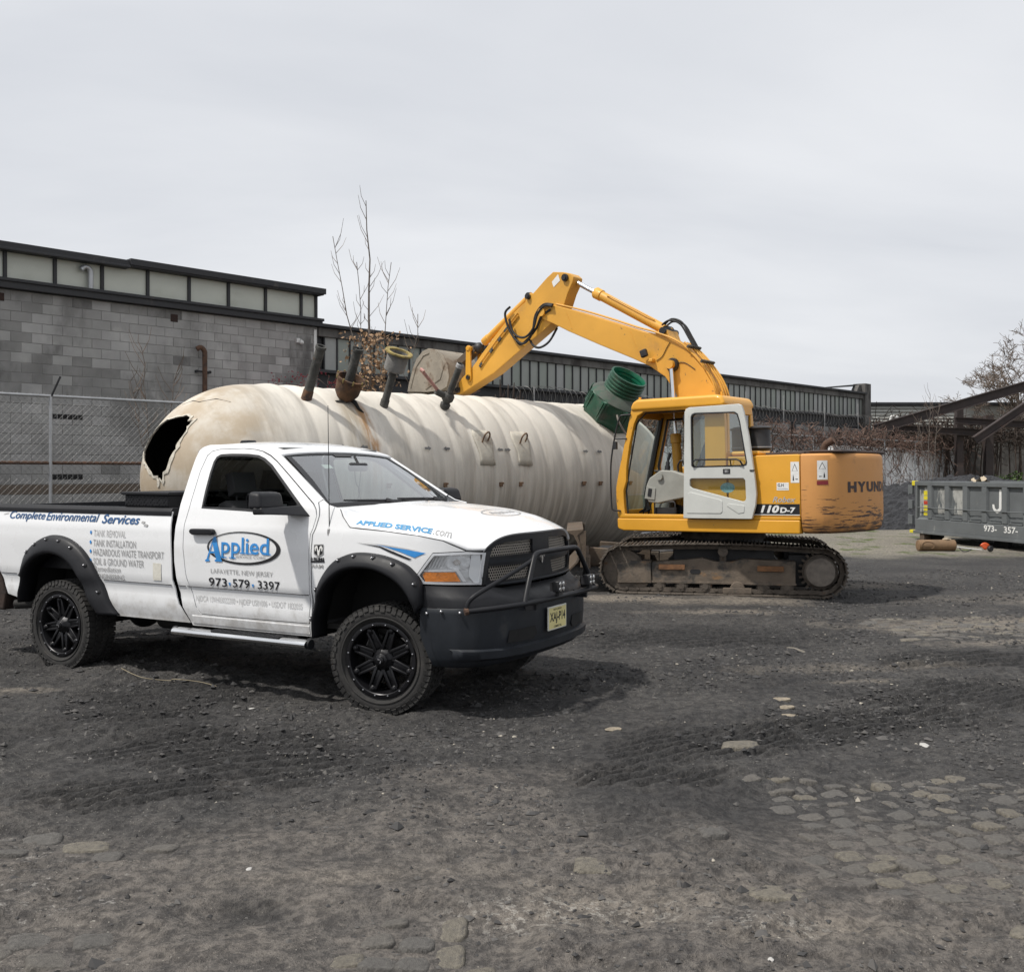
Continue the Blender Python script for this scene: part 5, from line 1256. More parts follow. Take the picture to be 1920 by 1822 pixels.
def scrapes(m):
    t = m.node_tree; N = t.nodes; K = t.links; b = N['Principled BSDF']; src = b.inputs['Base Color'].links[0].from_socket
    co = N.new('ShaderNodeTexCoord'); mp_ = N.new('ShaderNodeMapping'); mp_.inputs['Scale'].default_value = (1.0, 1.0, 11); K.new(co.outputs['Object'], mp_.inputs[0])
    n = N.new('ShaderNodeTexNoise'); n.inputs['Scale'].default_value = 2.6; n.inputs['Detail'].default_value = 9; n.inputs['Roughness'].default_value = .65; K.new(mp_.outputs[0], n.inputs[0])
    sp = N.new('ShaderNodeSeparateXYZ'); K.new(co.outputs['Object'], sp.inputs[0])
    zr = N.new('ShaderNodeMapRange'); zr.inputs[1].default_value = 1.62; zr.inputs[2].default_value = 1.0; zr.inputs[3].default_value = 0; zr.inputs[4].default_value = .17; K.new(sp.outputs[2], zr.inputs[0])
    ad = N.new('ShaderNodeMath'); ad.operation = 'ADD'; K.new(n.outputs[0], ad.inputs[0]); K.new(zr.outputs[0], ad.inputs[1])
    r1 = N.new('ShaderNodeMapRange'); r1.inputs[1].default_value = .665; r1.inputs[2].default_value = .69; K.new(ad.outputs[0], r1.inputs[0])
    mx = N.new('ShaderNodeMix'); mx.data_type = 'RGBA'; K.new(r1.outputs[0], mx.inputs[0]); K.new(src, mx.inputs[6]); mx.inputs[7].default_value = (.07, .04, .028, 1)
    n2 = N.new('ShaderNodeTexNoise'); n2.inputs['Scale'].default_value = 4; n2.inputs['Detail'].default_value = 8; K.new(co.outputs['Object'], n2.inputs[0])
    z2 = N.new('ShaderNodeMapRange'); z2.inputs[1].default_value = 1.28; z2.inputs[2].default_value = .95; z2.inputs[3].default_value = 0; z2.inputs[4].default_value = .26; K.new(sp.outputs[2], z2.inputs[0])
    a2 = N.new('ShaderNodeMath'); a2.operation = 'ADD'; K.new(n2.outputs[0], a2.inputs[0]); K.new(z2.outputs[0], a2.inputs[1])
    r2 = N.new('ShaderNodeMapRange'); r2.inputs[1].default_value = .62; r2.inputs[2].default_value = .85; r2.inputs[4].default_value = .8; K.new(a2.outputs[0], r2.inputs[0])
    m2 = N.new('ShaderNodeMix'); m2.data_type = 'RGBA'; K.new(r2.outputs[0], m2.inputs[0]); K.new(mx.outputs[2], m2.inputs[6]); m2.inputs[7].default_value = (.13, .08, .05, 1)
    K.new(m2.outputs[2], b.inputs['Base Color'])
scrapes(m_cwt)
up(MB().b2(-2.30, -1.5, -.9, .95, 2.067, 2.115).prism([(-1.84, 2.115), (-2.34, 2.10), (-2.34, 2.085), (-1.84, 2.09)], -.8, 1.0).b2(-1.78, -1.2, -1.0, 1.0, 2.062, 2.10).obj('engine_hood', M('brown_hood', (.055, .04, .036), .7, var=.3, vs=4), EX, bevel=.01))
up(MB().tube(curve_pts([(-1.80, .3, 2.1), (-1.80, .3, 2.16), (-1.84, .3, 2.22), (-1.95, .3, 2.28)]), [.05] * 12 + [.055] * 7, 12).obj('exhaust_pipe', m_rust, EX))
pc = up(MB().lathe([(0, .06), (.08, .06), (.10, .14), (.12, .165), (.15, .165), (.17, .155), (.42, .155), (.43, .185), (.44, .187), (.47, .13), (.485, .001)], (-.80, .28, 2.06), (0, 0, 1), 28).obj('air_precleaner', m_blk, EX, ang=35))
MB().cyl((-.80, .28, 2.2), (-.80, .28, 2.215), .17, n=28).obj('clamp_band', m_galv, pc)
for y in (.75, .95): up(MB().tube([(-1.25, y, 2.10), (-1.32, y, 2.16), (-1.40, y, 2.11)], .012, 6).obj('hood_latch', m_blk, EX))
# lettering and stickers
m_dk = M('decal_black', (.012, .012, .014), .45); m_wh = M('decal_white', (.75, .75, .73), .5, var=.08, vs=20); m_dred = M('decal_red', (.22, .02, .025), .5); m_dbrown = M('letter_dark_brown', (.045, .03, .03), .6)
m_silver = M('decal_silver', (.42, .42, .42), .5)
def cwmap(b, z): return (-2.434 * math.cos(R_(b)), 2.434 * math.sin(R_(b)), z)
ltr = [('H', 18.2, 13.4), ('Y', 12.9, 7.5), ('U', 6.9, 1.6), ('N', .9, -4.6), ('D', -5.3, -10.4), ('A', -11.1, -17), ('I', -17.8, -19.4)]
for c, b0, b1 in ltr: up(text_on('brand_letter', c, b0, b1, 1.515, 1.665, cwmap, m_dbrown, EX, bold=.055))
sidem = lambda x, z: (x, 1.2045, z)
band = up(MB().b2(-1.785, -1.08, 1.2005, 1.2035, 1.215, 1.362).obj('model_band', m_dk, EX, smooth=False))
MB().b2(-1.785, -1.08, 1.2036, 1.2042, 1.203, 1.214).obj('band_line', m_wh, band, smooth=False)
up(text_on('model_number', '110', -1.20, -1.485, 1.235, 1.345, sidem, m_wh, EX, bold=.045, shear=.25))
up(text_on('model_number', 'D-7', -1.495, -1.725, 1.235, 1.315, sidem, m_wh, EX, bold=.04, shear=.1))
up(text_on('script_lettering', 'Robex', -1.385, -1.73, 1.385, 1.465, sidem, m_silver, EX, bold=.01, shear=.35))
def sticker(x0, x1, z0, z1, fm, red=False):
    o = up(poly_on('warning_sticker', [[(x0, z0), (x1, z0), (x1, z1), (x0, z1)]], lambda u, v: fm(u, v, .002), m_wh, EX, .04))
    w = x1 - x0; h = z1 - z0; xm = (x0 + x1) / 2
    tri = lambda k: [(xm - w * .34 * k, z0 + h * (.56 + .03 * (1 - k))), (xm + w * .34 * k, z0 + h * (.56 + .03 * (1 - k))), (xm, z0 + h * (.56 + .36 * k))]
    poly_on('sticker_triangle', [tri(1)], lambda u, v: fm(u, v, .003), m_dk, o, .04)
    poly_on('sticker_triangle', [tri(.82)], lambda u, v: fm(u, v, .004), m_wh, o, .04)
    fg = poly_on('sticker_figure', [[(xm + w * .1, z0 + h * .1), (xm + w * .26, z0 + h * .1), (xm + w * .24, z0 + h * .3), (xm + w * .13, z0 + h * .3)], [(xm + w * .14, z0 + h * .32), (xm + w * .23, z0 + h * .32), (xm + w * .185, z0 + h * .39)], [(xm - w * .36, z0 + h * .17), (xm - w * .2, z0 + h * .13), (xm - w * .2, z0 + h * .21)], [(xm - w * .2, z0 + h * .16), (xm - w * .02, z0 + h * .16), (xm - w * .02, z0 + h * .185), (xm - w * .2, z0 + h * .185)], [(xm - w * .08, z0 + h * .62), (xm + w * .08, z0 + h * .62), (xm, z0 + h * .72)]], lambda u, v: fm(u, v, .003), m_dk, o, .04)
    tag(fg, kind='stuff')
    if red: poly_on('sticker_red_bar', [[(x0 - .05 * w, z0 - h * .27), (x1 + .05 * w, z0 - h * .27), (x1 + .05 * w, z0 - h * .06), (x0 - .05 * w, z0 - h * .06)]], lambda u, v: fm(u, v, .002), m_dred, o, .04)
sticker(-1.785, -1.66, 1.66, 1.955, lambda u, v, e: (u, 1.2005 + e, v))
def cwcorner(u, v, e):
    q = _bz(u, (-1.89, 1.195), (-2.11, 1.195), _e); q2 = _bz(u + .01, (-1.89, 1.195), (-2.11, 1.195), _e); t_ = Vector((q2[0] - q[0], q2[1] - q[1])).normalized()
    return (q[0] + t_.y * (e + .002), q[1] - t_.x * (e + .002), v)
sticker(.34, .66, 1.70, 1.965, cwcorner, True)
gh = up(MB().b2(-1.63, -1.45, 1.2005, 1.203, 1.555, 1.665).obj('owner_sticker', m_wh, EX, smooth=False))
text_on('owner_sticker_text', 'G.H', -1.465, -1.555, 1.605, 1.65, lambda x, z: (x, 1.2036, z), m_dk, gh, bold=.03)
MB().b2(-1.615, -1.465, 1.2031, 1.2036, 1.572, 1.582).obj('owner_sticker_line', m_silver, gh, smooth=False)
ova = [(-.86 + .115 * math.cos(a), 1.60 + .075 * math.sin(a)) for a in np.linspace(0, 2 * PI, 24, endpoint=False)]
up(poly_on('oval_sticker', [[(x + .17, z) for x, z in ova]], lambda u, v: (u, 1.2006, v), M('decal_teal', (.25, .42, .44), .5, var=.3, vs=30), EX, .3))
# ---- boom, arm, bucket
YB = -.03
bo_ = [(3.47, 4.70), (3.46, 4.80), (3.39, 4.86), (3.26, 4.885), (3.05, 4.852), (2.586, 4.693), (1.987, 4.474), (1.45, 4.268), (1.09, 4.15), (1.0, 4.22), (.86, 4.20), (.80, 4.04), (.683, 3.975), (.473, 3.803), (.2, 3.497), (.034, 3.205), (-.014, 3.047), (-.02, 2.6), (-.02, 1.6), (.06, 1.45), (.2, 1.4), (.34, 1.45), (.42, 1.6), (.60, 2.6), (.699, 3.093), (.751, 3.192), (.909, 3.426), (1.199, 3.626), (1.535, 3.785), (2.192, 4.077), (2.84, 4.379), (3.174, 4.552), (3.35, 4.63)]
boom = up(mobj('boom', slab('boom', bo_, [], YB - .19, YB + .19, m_yel2, .02), m_yel2, EX, wn=True))
for x, z in ((2.82, 4.72), (1.50, 4.04)):
    MB().box((x - .02, YB + .191, z - .17 if x > 2 else z), (.012, .006, .34 if x > 2 else .46), Matrix.Rotation(.38, 3, 'Y')).obj('weld_seam', m_yel2, boom)
MB().cyl((.925, YB - .23, 4.183), (.925, YB + .23, 4.183), .06, n=18).obj('boom_pin', m_blk, boom)
MB().lathe([(-.26, .001), (-.26, .10), (-.22, .115), (.22, .115), (.25, .10), (.25, .06), (.28, .06), (.28, .001)], (.754, YB, 3.607), (0, 1, 0), 20).obj('boom_pin', m_blk, boom)
MB().cyl((3.379, YB - .25, 4.769), (3.379, YB + .25, 4.769), .075, n=18).obj('boom_pin', m_yel2, boom)
ar_ = [(3.178, 5.48), (2.95, 5.445), (2.80, 5.40), (2.726, 5.331), (2.748, 5.248), (2.86, 5.06), (2.943, 4.86), (3.10, 4.66), (3.246, 4.547), (3.912, 4.155), (4.561, 3.778), (5.30, 3.47), (5.44, 3.42), (5.52, 3.44), (5.56, 3.53), (5.50, 3.62), (5.329, 3.763), (5.131, 3.896), (4.64, 4.37), (4.173, 4.791), (3.90, 4.965), (3.807, 5.016), (3.78, 5.12), (3.70, 5.165), (3.627, 5.154), (3.318, 5.394)]
arm = up(mobj('arm', slab('arm', ar_, [], YB - .145, YB + .145, m_yel2, .018), m_yel2, EX, wn=True))
for x, z, r in ((2.90, 5.335, .065), (3.724, 5.10, .05), (5.165, 3.731, .06), (5.45, 3.52, .055)):
    MB().lathe([(-.19, .001), (-.19, r), (.19, r), (.19, r * .6), (.21, r * .6), (.21, .001)], (x, YB, z), (0, 1, 0), 16).obj('arm_pin', m_blk, arm)
up(MB().prism([(3.02, 5.30), (3.06, 5.42), (3.20, 5.30), (3.16, 5.20)], YB + .147, YB + .150).obj('arm_sticker', m_wh, EX, smooth=False))
for x, z in ((4.25, 4.55), (4.60, 4.20), (4.86, 3.95), (4.40, 4.39)): MB().box((x, YB + .16, z), (.05, .04, .10), Matrix.Rotation(-.75, 3, 'Y')).obj('hose_clamp', m_pipe, arm, bevel=.008)
MB().tube([(3.95, YB + .165, 4.78), (4.40, YB + .165, 4.38), (4.86, YB + .165, 3.93)], .014, 6).tube([(3.97, YB + .165, 4.83), (4.42, YB + .165, 4.43), (4.90, YB + .165, 3.97)], .014, 6).obj('arm_pipe', m_yel2, arm)
def cylinder(name, a, b, rb, rr, fb, y, gland=True):
    """hydraulic cylinder from a (barrel end) to b (rod end)"""
    a = Vector((a[0], y, a[1])); b = Vector((b[0], y, b[1])); d = (b - a).normalized(); L = (b - a).length
    o = up(MB().lathe([(-.06, .001), (-.06, rb * .9), (0, rb), (L * fb - .16, rb), (L * fb - .15, rb * 1.18), (L * fb - .02, rb * 1.2), (L * fb, rb * 1.05), (L * fb, rr)], a, d, 24).obj(name, m_yel2, EX, ang=35))
    MB().cyl(a + d * (L * fb - .05), b - d * .05, rr, n=18).obj('piston_rod', m_chr, o)
    MB().cyl(b - Vector((0, .07, 0)), b + Vector((0, .07, 0)), rr * 1.9, n=16).obj('rod_eye', m_yel2, o)
    MB().cyl(a - Vector((0, .075, 0)), a + Vector((0, .075, 0)), rb * 1.05, n=16).obj('barrel_eye', m_blk, o)
    return o
ac = cylinder('arm_cylinder', (.95, 4.20), (2.90, 5.335), .085, .042, .73, YB)
MB().tube([(1.15, YB + .08, 4.40), (1.30, YB + .1, 4.50), (2.0, YB + .1, 4.90), (2.08, YB + .08, 4.92)], .012, 6).obj('cylinder_pipe', m_yel2, ac)
cylinder('bucket_cylinder', (3.80, 5.13), (5.10, 4.27), .068, .034, .86, YB)
for sy in (1, -1): cylinder('boom_cylinder', (.62, 1.25), (.754, 3.607), .075, .038, .52, YB + sy * .26)
# linkage
up(MB().prism(arc(5.156, 4.286, .06, 30, 210, 6) + arc(5.165, 3.731, .07, 190, 370, 6), YB + .15, YB + .19).prism(arc(5.156, 4.286, .06, 30, 210, 6) + arc(5.165, 3.731, .07, 190, 370, 6), YB - .19, YB - .15).cyl((5.156, YB - .21, 4.286), (5.156, YB + .21, 4.286), .045, n=14).obj('rocker_link', m_yel, EX, bevel=.008))
up(MB().prism(arc(5.12, 4.28, .07, 60, 240, 6) + arc(5.62, 3.97, .07, 240, 420, 6), YB - .10, YB + .10).obj('bucket_link', m_bld, EX, bevel=.01))
up(MB().blob((5.03, YB, 4.30), .12, (1, 1, .9), 12, 8).obj('linkage_boss', m_blk, EX))
# bucket
bs_ = [(6.495, 3.531), (6.46, 3.673), (6.346, 3.97), (6.239, 4.151), (6.081, 4.288), (5.927, 4.331), (5.725, 4.293), (5.552, 4.166), (5.44, 3.97), (5.40, 3.75), (5.46, 3.56), (5.60, 3.50), (6.0, 3.49)]
bk_ = up(MB().prism(bs_, YB + .44, YB + .47).obj('bucket', m_mud_steel, EX, bevel=.008))
MB().prism(bs_, YB - .47, YB - .44).obj('bucket_side', m_mud_steel, bk_, bevel=.008)
back = bs_[0:12]
MB().add([(p[0], YB + .44, p[1]) for p in back] + [(p[0], YB - .44, p[1]) for p in back], [(i, i + 1, len(back) + i + 1, len(back) + i) for i in range(len(back) - 1)]).obj('bucket_shell', m_mud_steel, bk_, ang=40)
MB().tube([(6.40, YB + .475, 3.60), (6.25, YB + .475, 4.0), (6.05, YB + .475, 4.20), (5.9, YB + .475, 4.24)], .012, 6).tube([(5.72, YB + .475, 4.26), (5.52, YB + .475, 3.98), (5.62, YB + .475, 3.72), (6.0, YB + .475, 3.55)], .012, 6).obj('wear_ridge', m_mud_steel, bk_)
MB().prism([(5.98, 4.30), (5.70, 4.27), (5.62, 4.02), (5.46, 3.9), (5.40, 3.46), (5.55, 3.44), (5.62, 3.75)], YB + .155, YB + .19).prism([(5.98, 4.30), (5.70, 4.27), (5.62, 4.02), (5.46, 3.9), (5.40, 3.46), (5.55, 3.44), (5.62, 3.75)], YB - .19, YB - .155).obj('bucket_ear', m_bld, bk_, bevel=.008)
for i in range(5):
    y = YB - .40 + i * .2; MB().prism([(6.46, 3.56), (6.56, 3.40), (6.53, 3.385), (6.40, 3.52)], y - .04, y + .04).obj('bucket_tooth', m_mud_steel, bk_)
# pipes and hoses along the boom
for k, (yo, dz) in enumerate(((.10, .03), (.16, .03))):
    up(MB().tube(curve_pts([(3.10, YB + yo, 4.86 + dz), (2.579, YB + yo, 4.70 + dz), (1.987, YB + yo, 4.485 + dz), (1.444, YB + yo, 4.275 + dz), (1.1, YB + yo + .05, 4.16 + dz), (.73, YB + yo + .07, 4.03), (.48, YB + yo + .05, 3.85), (.24, YB + yo + .03, 3.58), (.05, YB + yo, 3.25), (-.01, YB + yo, 2.9)], 4), .016, 8).obj('boom_pipe', m_yel2, EX))
for yo in (-.14, -.05, .04):
    up(MB().tube(curve_pts([(.62, YB + yo, 3.98), (.40, YB + yo, 3.80), (.16, YB + yo, 3.52), (-.02, YB + yo, 3.22), (-.09, YB + yo, 2.9), (-.09, YB + yo, 2.3)], 4), .018, 8).obj('boom_pipe', m_yel2, EX))
for z0_, y_ in ((3.86, .0), (3.60, .0)): up(MB().box((.44 if z0_ > 3.7 else .20, YB + .05, z0_ + .02), (.05, .44, .03), Matrix.Rotation(.8, 3, 'Y')).obj('pipe_clamp', m_pipe, EX))
for yo, k in ((-.05, 0), (.03, .03), (.10, .0)):
    up(MB().tube(curve_pts([(1.0, YB + yo, 4.30), (.86, YB + yo, 4.36 + k), (.66, YB + yo, 4.28 + k), (.52, YB + yo, 4.06), (.42, YB + yo, 3.88)], 5), .017, 8).obj('hydraulic_hose', m_rub, EX))
for yo, pts in ((.22, [(3.13, 4.875), (3.34, 4.90), (3.52, 4.73), (3.60, 4.42), (3.78, 4.25), (3.97, 4.33), (4.14, 4.56), (4.22, 4.84), (4.10, 4.95)]), (.25, [(3.13, 4.85), (3.30, 4.87), (3.46, 4.73), (3.55, 4.50), (3.72, 4.36), (3.90, 4.38), (4.03, 4.50), (4.10, 4.72)]), (.20, [(3.20, 4.80), (3.40, 4.70), (3.52, 4.50), (3.72, 4.32), (3.90, 4.24), (4.02, 4.40)])):
    up(MB().tube(curve_pts([(x, YB + yo, z) for x, z in pts], 5), .022, 8).obj('hydraulic_hose', m_rub, EX))
up(MB().tube(curve_pts([(3.24, YB - .05, 4.50), (3.31, YB + .1, 4.25), (3.47, YB + .16, 4.15), (3.60, YB + .18, 4.19), (3.68, YB + .18, 4.30)], 5), .022, 8).obj('hydraulic_hose', m_rub, EX))
wl = up(MB().box((1.235, YB + .30, 3.83), (.12, .08, .13), Matrix.Rotation(.3, 3, 'Y')).obj('work_lamp', m_blk, EX, bevel=.02))
MB().box((1.13, YB + .24, 3.71), (.09, .10, .06)).obj('lamp_bracket', m_yel2, wl, bevel=.012)
up(MB().tube(curve_pts([(1.06, YB + .2, 3.70), (.95, YB + .2, 3.76), (.86, YB + .2, 3.90), (.80, YB + .2, 3.98)], 4), .006, 5).tube(curve_pts([(.76, YB + .2, 3.62), (.55, YB + .2, 3.63), (.35, YB + .2, 3.5)], 4), .006, 5).obj('lamp_cable', m_rub, EX))
# ================================================================== pickup truck
TK = empty('pickup_truck', (-.5234, 8.5432, 0), (0, 0, -.50222), 'white lifted pickup truck with black fender flares and lettering on its door and bed', 'pickup truck')
m_white = M('white_car_paint', (.80, .81, .82), .28, var=.02, vs=2, coat=.6, grime=((.62, .60, .56), .60, .2, 2.5, (1, 1, 1.6), .45), grime2=((.45, .40, .33), .68, .08, 9, (1, 1, .6), .5))
def road_dust(m):
    t = m.node_tree; N = t.nodes; K = t.links; b = N['Principled BSDF']; src = b.inputs['Base Color'].links[0].from_socket
    co = N.new('ShaderNodeTexCoord'); sp = N.new('ShaderNodeSeparateXYZ'); K.new(co.outputs['Object'], sp.inputs[0])
    n = N.new('ShaderNodeTexNoise'); n.inputs['Scale'].default_value = 7; n.inputs['Detail'].default_value = 7; n.inputs['Roughness'].default_value = .7; K.new(co.outputs['Object'], n.inputs[0])
    z = N.new('ShaderNodeMapRange'); z.inputs[1].default_value = .92; z.inputs[2].default_value = .52; z.inputs[3].default_value = -.22; z.inputs[4].default_value = .22; K.new(sp.outputs[2], z.inputs[0])
    a = N.new('ShaderNodeMath'); a.operation = 'ADD'; K.new(n.outputs[0], a.inputs[0]); K.new(z.outputs[0], a.inputs[1])
    r = N.new('ShaderNodeMapRange'); r.interpolation_type = 'SMOOTHSTEP'; r.inputs[1].default_value = .42; r.inputs[2].default_value = .85; r.inputs[4].default_value = .6; K.new(a.outputs[0], r.inputs[0])
    x = N.new('ShaderNodeMix'); x.data_type = 'RGBA'; K.new(r.outputs[0], x.inputs[0]); K.new(src, x.inputs[6]); x.inputs[7].default_value = (.34, .31, .27, 1); K.new(x.outputs[2], b.inputs['Base Color'])
road_dust(m_white)
m_flare = M('textured_black_plastic', (.0125, .013, .0155), .48, spec=.3, var=.12, vs=5, bump=.06, bs=160)
m_bump = M('dark_bumper_plastic', (.017, .020, .025), .5, spec=.3, var=.2, vs=4, bump=.04, bs=140, grime=((.045, .046, .048), .62, .2, 4))
m_tyre = M('tyre_rubber', (.028, .027, .026), .85, var=.3, vs=6, bump=.15, bs=80, grime=((.065, .060, .054), .52, .22, 5))
m_rim = M('satin_black_wheel', (.012, .012, .014), .34, .4, var=.1, vs=5)
m_liner = M('wheel_well_black', (.010, .010, .010), .9, var=.2, vs=5)
m_chrome = M('brushed_chrome', (.78, .79, .80), .2, 1.0, var=.06, vs=8, stretch=(.3, 4, 4))
m_under = M('chassis_black', (.016, .015, .014), .8, var=.4, vs=6)
m_int = M('interior_grey', (.045, .045, .047), .8, var=.15, vs=8)
m_int2 = M('interior_light_grey', (.16, .16, .155), .8, var=.1, vs=8)
m_blu = M('decal_blue', (.035, .25, .62), .45); m_navy = M('decal_navy', (.02, .085, .22), .45); m_gry = M('decal_grey', (.36, .36, .36), .5); m_ltg = M('decal_light_grey', (.54, .54, .54), .5)
ZT = [0.3, .55, .62, .70, .80, .862, .872, .92, 1.2, 1.37, 1.39, 1.5, 1.55, 2.02, 2.10]
WT = [.93, .950, .968, .982, .974, .984, .996, 1.0, 1.003, .994, .987, .962, .95, .765, .70]
PX = [-9, .2, .34, .45, .55, .65, .75, .80, .84, .86]
PW = [1, 1, .985, .955, .91, .84, .75, .68, .4, 0]
def _sm(lo, hi, X, Y, sig, st=.0025):
    g = np.arange(lo, hi, st); y = np.interp(g, X, Y); k = np.exp(-.5 * (np.arange(-4 * sig, 4 * sig, st) / sig) ** 2); k /= k.sum()
    n = len(k) // 2; yp = np.pad(y, n, mode='edge'); return g, np.convolve(yp, k, 'same')[n:n + len(g)]
_zs, _ws = _sm(.2, 2.3, ZT, WT, .014); _xs, _ps = _sm(-1.0, .95, PX, PW, .03)
_ps = np.interp(_xs, [-1, .80, .83, .86, .95], [1, 1, 1, 1, 1]) * np.where(_xs > .82, np.interp(_xs, PX, PW), _ps)
def Wd(x, z):
    # smoothed body half width
    return float(np.interp(z, _zs, _ws)) * float(np.interp(x, _xs, _ps))
def side(off=0.0, s=-1): return lambda x, z: (x, s * (Wd(x, z) + off), z)
def both(name, outline, mat, holes=(), res=.06, off=0.0, thick=.012, parent=None, ang=40):
    r = []
    for mir in (False, True):
        r.append(panel(name, outline, side(off), mat, parent or TK, holes, res, thick, (0, -30, 1.2), True, ang, mir))
    return r
# ---- bed
arch_r = [(-2.945, .55), (-3.10, .70), (-3.2, .86), (-3.33, 1.03), (-3.5, 1.14), (-3.70, 1.17), (-3.88, 1.14), (-4.05, 1.03), (-4.13, .88), (-4.175, .62)]
bed_o = [(-4.74, 1.505), (-3.4, 1.502), (-2.222, 1.497), (-2.228, 1.479), (-2.205, 1.159), (-2.194, .915), (-2.159, .762), (-2.132, .703), (-2.03, .55)] + arch_r + [(-4.285, .634), (-4.44, .665), (-4.535, .88), (-4.74, .90)]
both('bed_side', bed_o, m_white, res=.07)
crease = lambda x0, x1, z, d=.006: None
MB().b2(-4.70, -2.24, -.85, .85, .93, .97).b2(-4.70, -2.24, .85, .88, .93, 1.49).b2(-4.70, -2.24, -.88, -.85, .93, 1.49).obj('bed_liner', m_flare, TK)
for s in (-1, 1): MB().prism([(s * .865, 1.46), (s * .978, 1.46), (s * .978, 1.498), (s * .955, 1.528), (s * .88, 1.53), (s * .865, 1.51)], -4.74, -2.23, 0).obj('bed_rail_cap', m_flare, TK, bevel=.006)
MB().b2(-4.76, -4.69, -.80, .80, .93, 1.47).obj('tailgate', m_white, TK, bevel=.015)
MB().b2(-4.765, -4.66, -.86, .86, 1.475, 1.515).b2(-4.688, -4.66, -.84, .84, .97, 1.474).obj('tailgate_cap', m_flare, TK)
MB().b2(-2.245, -2.21, -.88, .88, .75, 1.49).obj('bed_front', m_flare, TK)
for s in (-1, 1): MB().prism([(-4.50, .50), (-4.92, .50), (-4.95, .62), (-4.92, .86), (-4.56, .88), (-4.47, .66)], s * .70, s * .985).obj('rear_bumper_end', M('rusted_bumper', (.035, .022, .017), .9, var=.5, vs=7, bump=.4, bs=40) if 'rusted_bumper' not in bpy.data.materials else bpy.data.materials['rusted_bumper'], TK, bevel=.02)
MB().b2(-4.94, -4.80, -.72, .72, .52, .80).obj('rear_bumper', m_bump, TK, bevel=.02)
MB().tube([(-3.9, -.72, .58), (-4.15, -.86, .575), (-4.34, -.97, .565)], .045, 14, False).obj('exhaust_tip', m_under, TK)
# ---- cab
door_o = [(-2.055, 1.194), (-2.054, 1.393), (-2.03, 1.53), (-2.025, 1.846), (-1.995, 1.98), (-1.955, 2.017), (-1.882, 2.033), (-1.602, 2.038), (-1.469, 2.028), (-1.375, 2.011), (-1.277, 1.974), (-1.185, 1.923), (-1.026, 1.815), (-.692, 1.584), (-.655, 1.542), (-.637, 1.496), (-.655, 1.399), (-.675, 1.35), (-.684, 1.205), (-.682, .895), (-.704, .643), (-1.635, .637), (-1.872, .642), (-1.92, .69), (-2.026, .975)]
dh = [(-2.063, 1.194), (-2.062, 1.394), (-2.038, 1.532), (-2.033, 1.848), (-2.003, 1.986), (-1.959, 2.025), (-1.882, 2.041), (-1.600, 2.046), (-1.467, 2.036), (-1.372, 2.019), (-1.272, 1.982), (-1.180, 1.930), (-1.020, 1.822), (-.684, 1.59), (-.646, 1.546), (-.629, 1.496), (-.647, 1.398), (-.667, 1.348), (-.676, 1.205), (-.674, .895), (-.696, .635), (-1.635, .629), (-1.876, .634), (-1.928, .686), (-2.034, .975)]
cab_o = [(-1.995, .531), (-2.085, .686), (-2.129, .864), (-2.163, 1.074), (-2.166, 1.232), (-2.15, 1.506), (-2.145, 1.675), (-2.14, 1.846), (-2.13, 1.964), (-2.115, 2.03), (-2.09, 2.062), (-2.03, 2.078), (-1.694, 2.082), (-1.464, 2.073), (-1.33, 2.047), (-1.195, 2.004), (-.992, 1.876), (-.605, 1.626), (-.648, 1.60), (-.62, 1.545), (-.612, 1.496), (-.632, 1.397), (-.655, 1.347), (-.664, 1.205), (-.662, .895), (-.682, .535)]
both('cab_side', cab_o, m_white, [dh], .055, thick=.03)
win = [(-1.891, 1.532), (-1.905, 1.677), (-1.911, 1.835), (-1.905, 1.931), (-1.886, 1.973), (-1.844, 1.994), (-1.718, 1.999), (-1.52, 1.995), (-1.405, 1.983), (-1.327, 1.957), (-1.226, 1.9), (-.72, 1.507), (-.70, 1.49), (-.873, 1.493), (-1.398, 1.517)]
def inset(poly, k):
    cx_ = sum(p[0] for p in poly) / len(poly); cz_ = sum(p[1] for p in poly) / len(poly); out = []
    n = len(poly)
    for i in range(n):
        a = Vector(poly[i - 1]); b = Vector(poly[i]); c = Vector(poly[(i + 1) % n])
        t = ((b - a).normalized() + (c - b).normalized()).normalized(); nn = Vector((-t.y, t.x))
        if nn.dot(Vector((cx_, cz_)) - b) < 0: nn = -nn
        out.append((b.x + nn.x * k, b.y + nn.y * k))
    return out
g_door = glass('door_glass_tint', (.30, .33, .32), .02); g_clear = glass('door_glass_clear', (.80, .85, .83), .03)
doors = both('door', door_o, m_white, [win], .05)
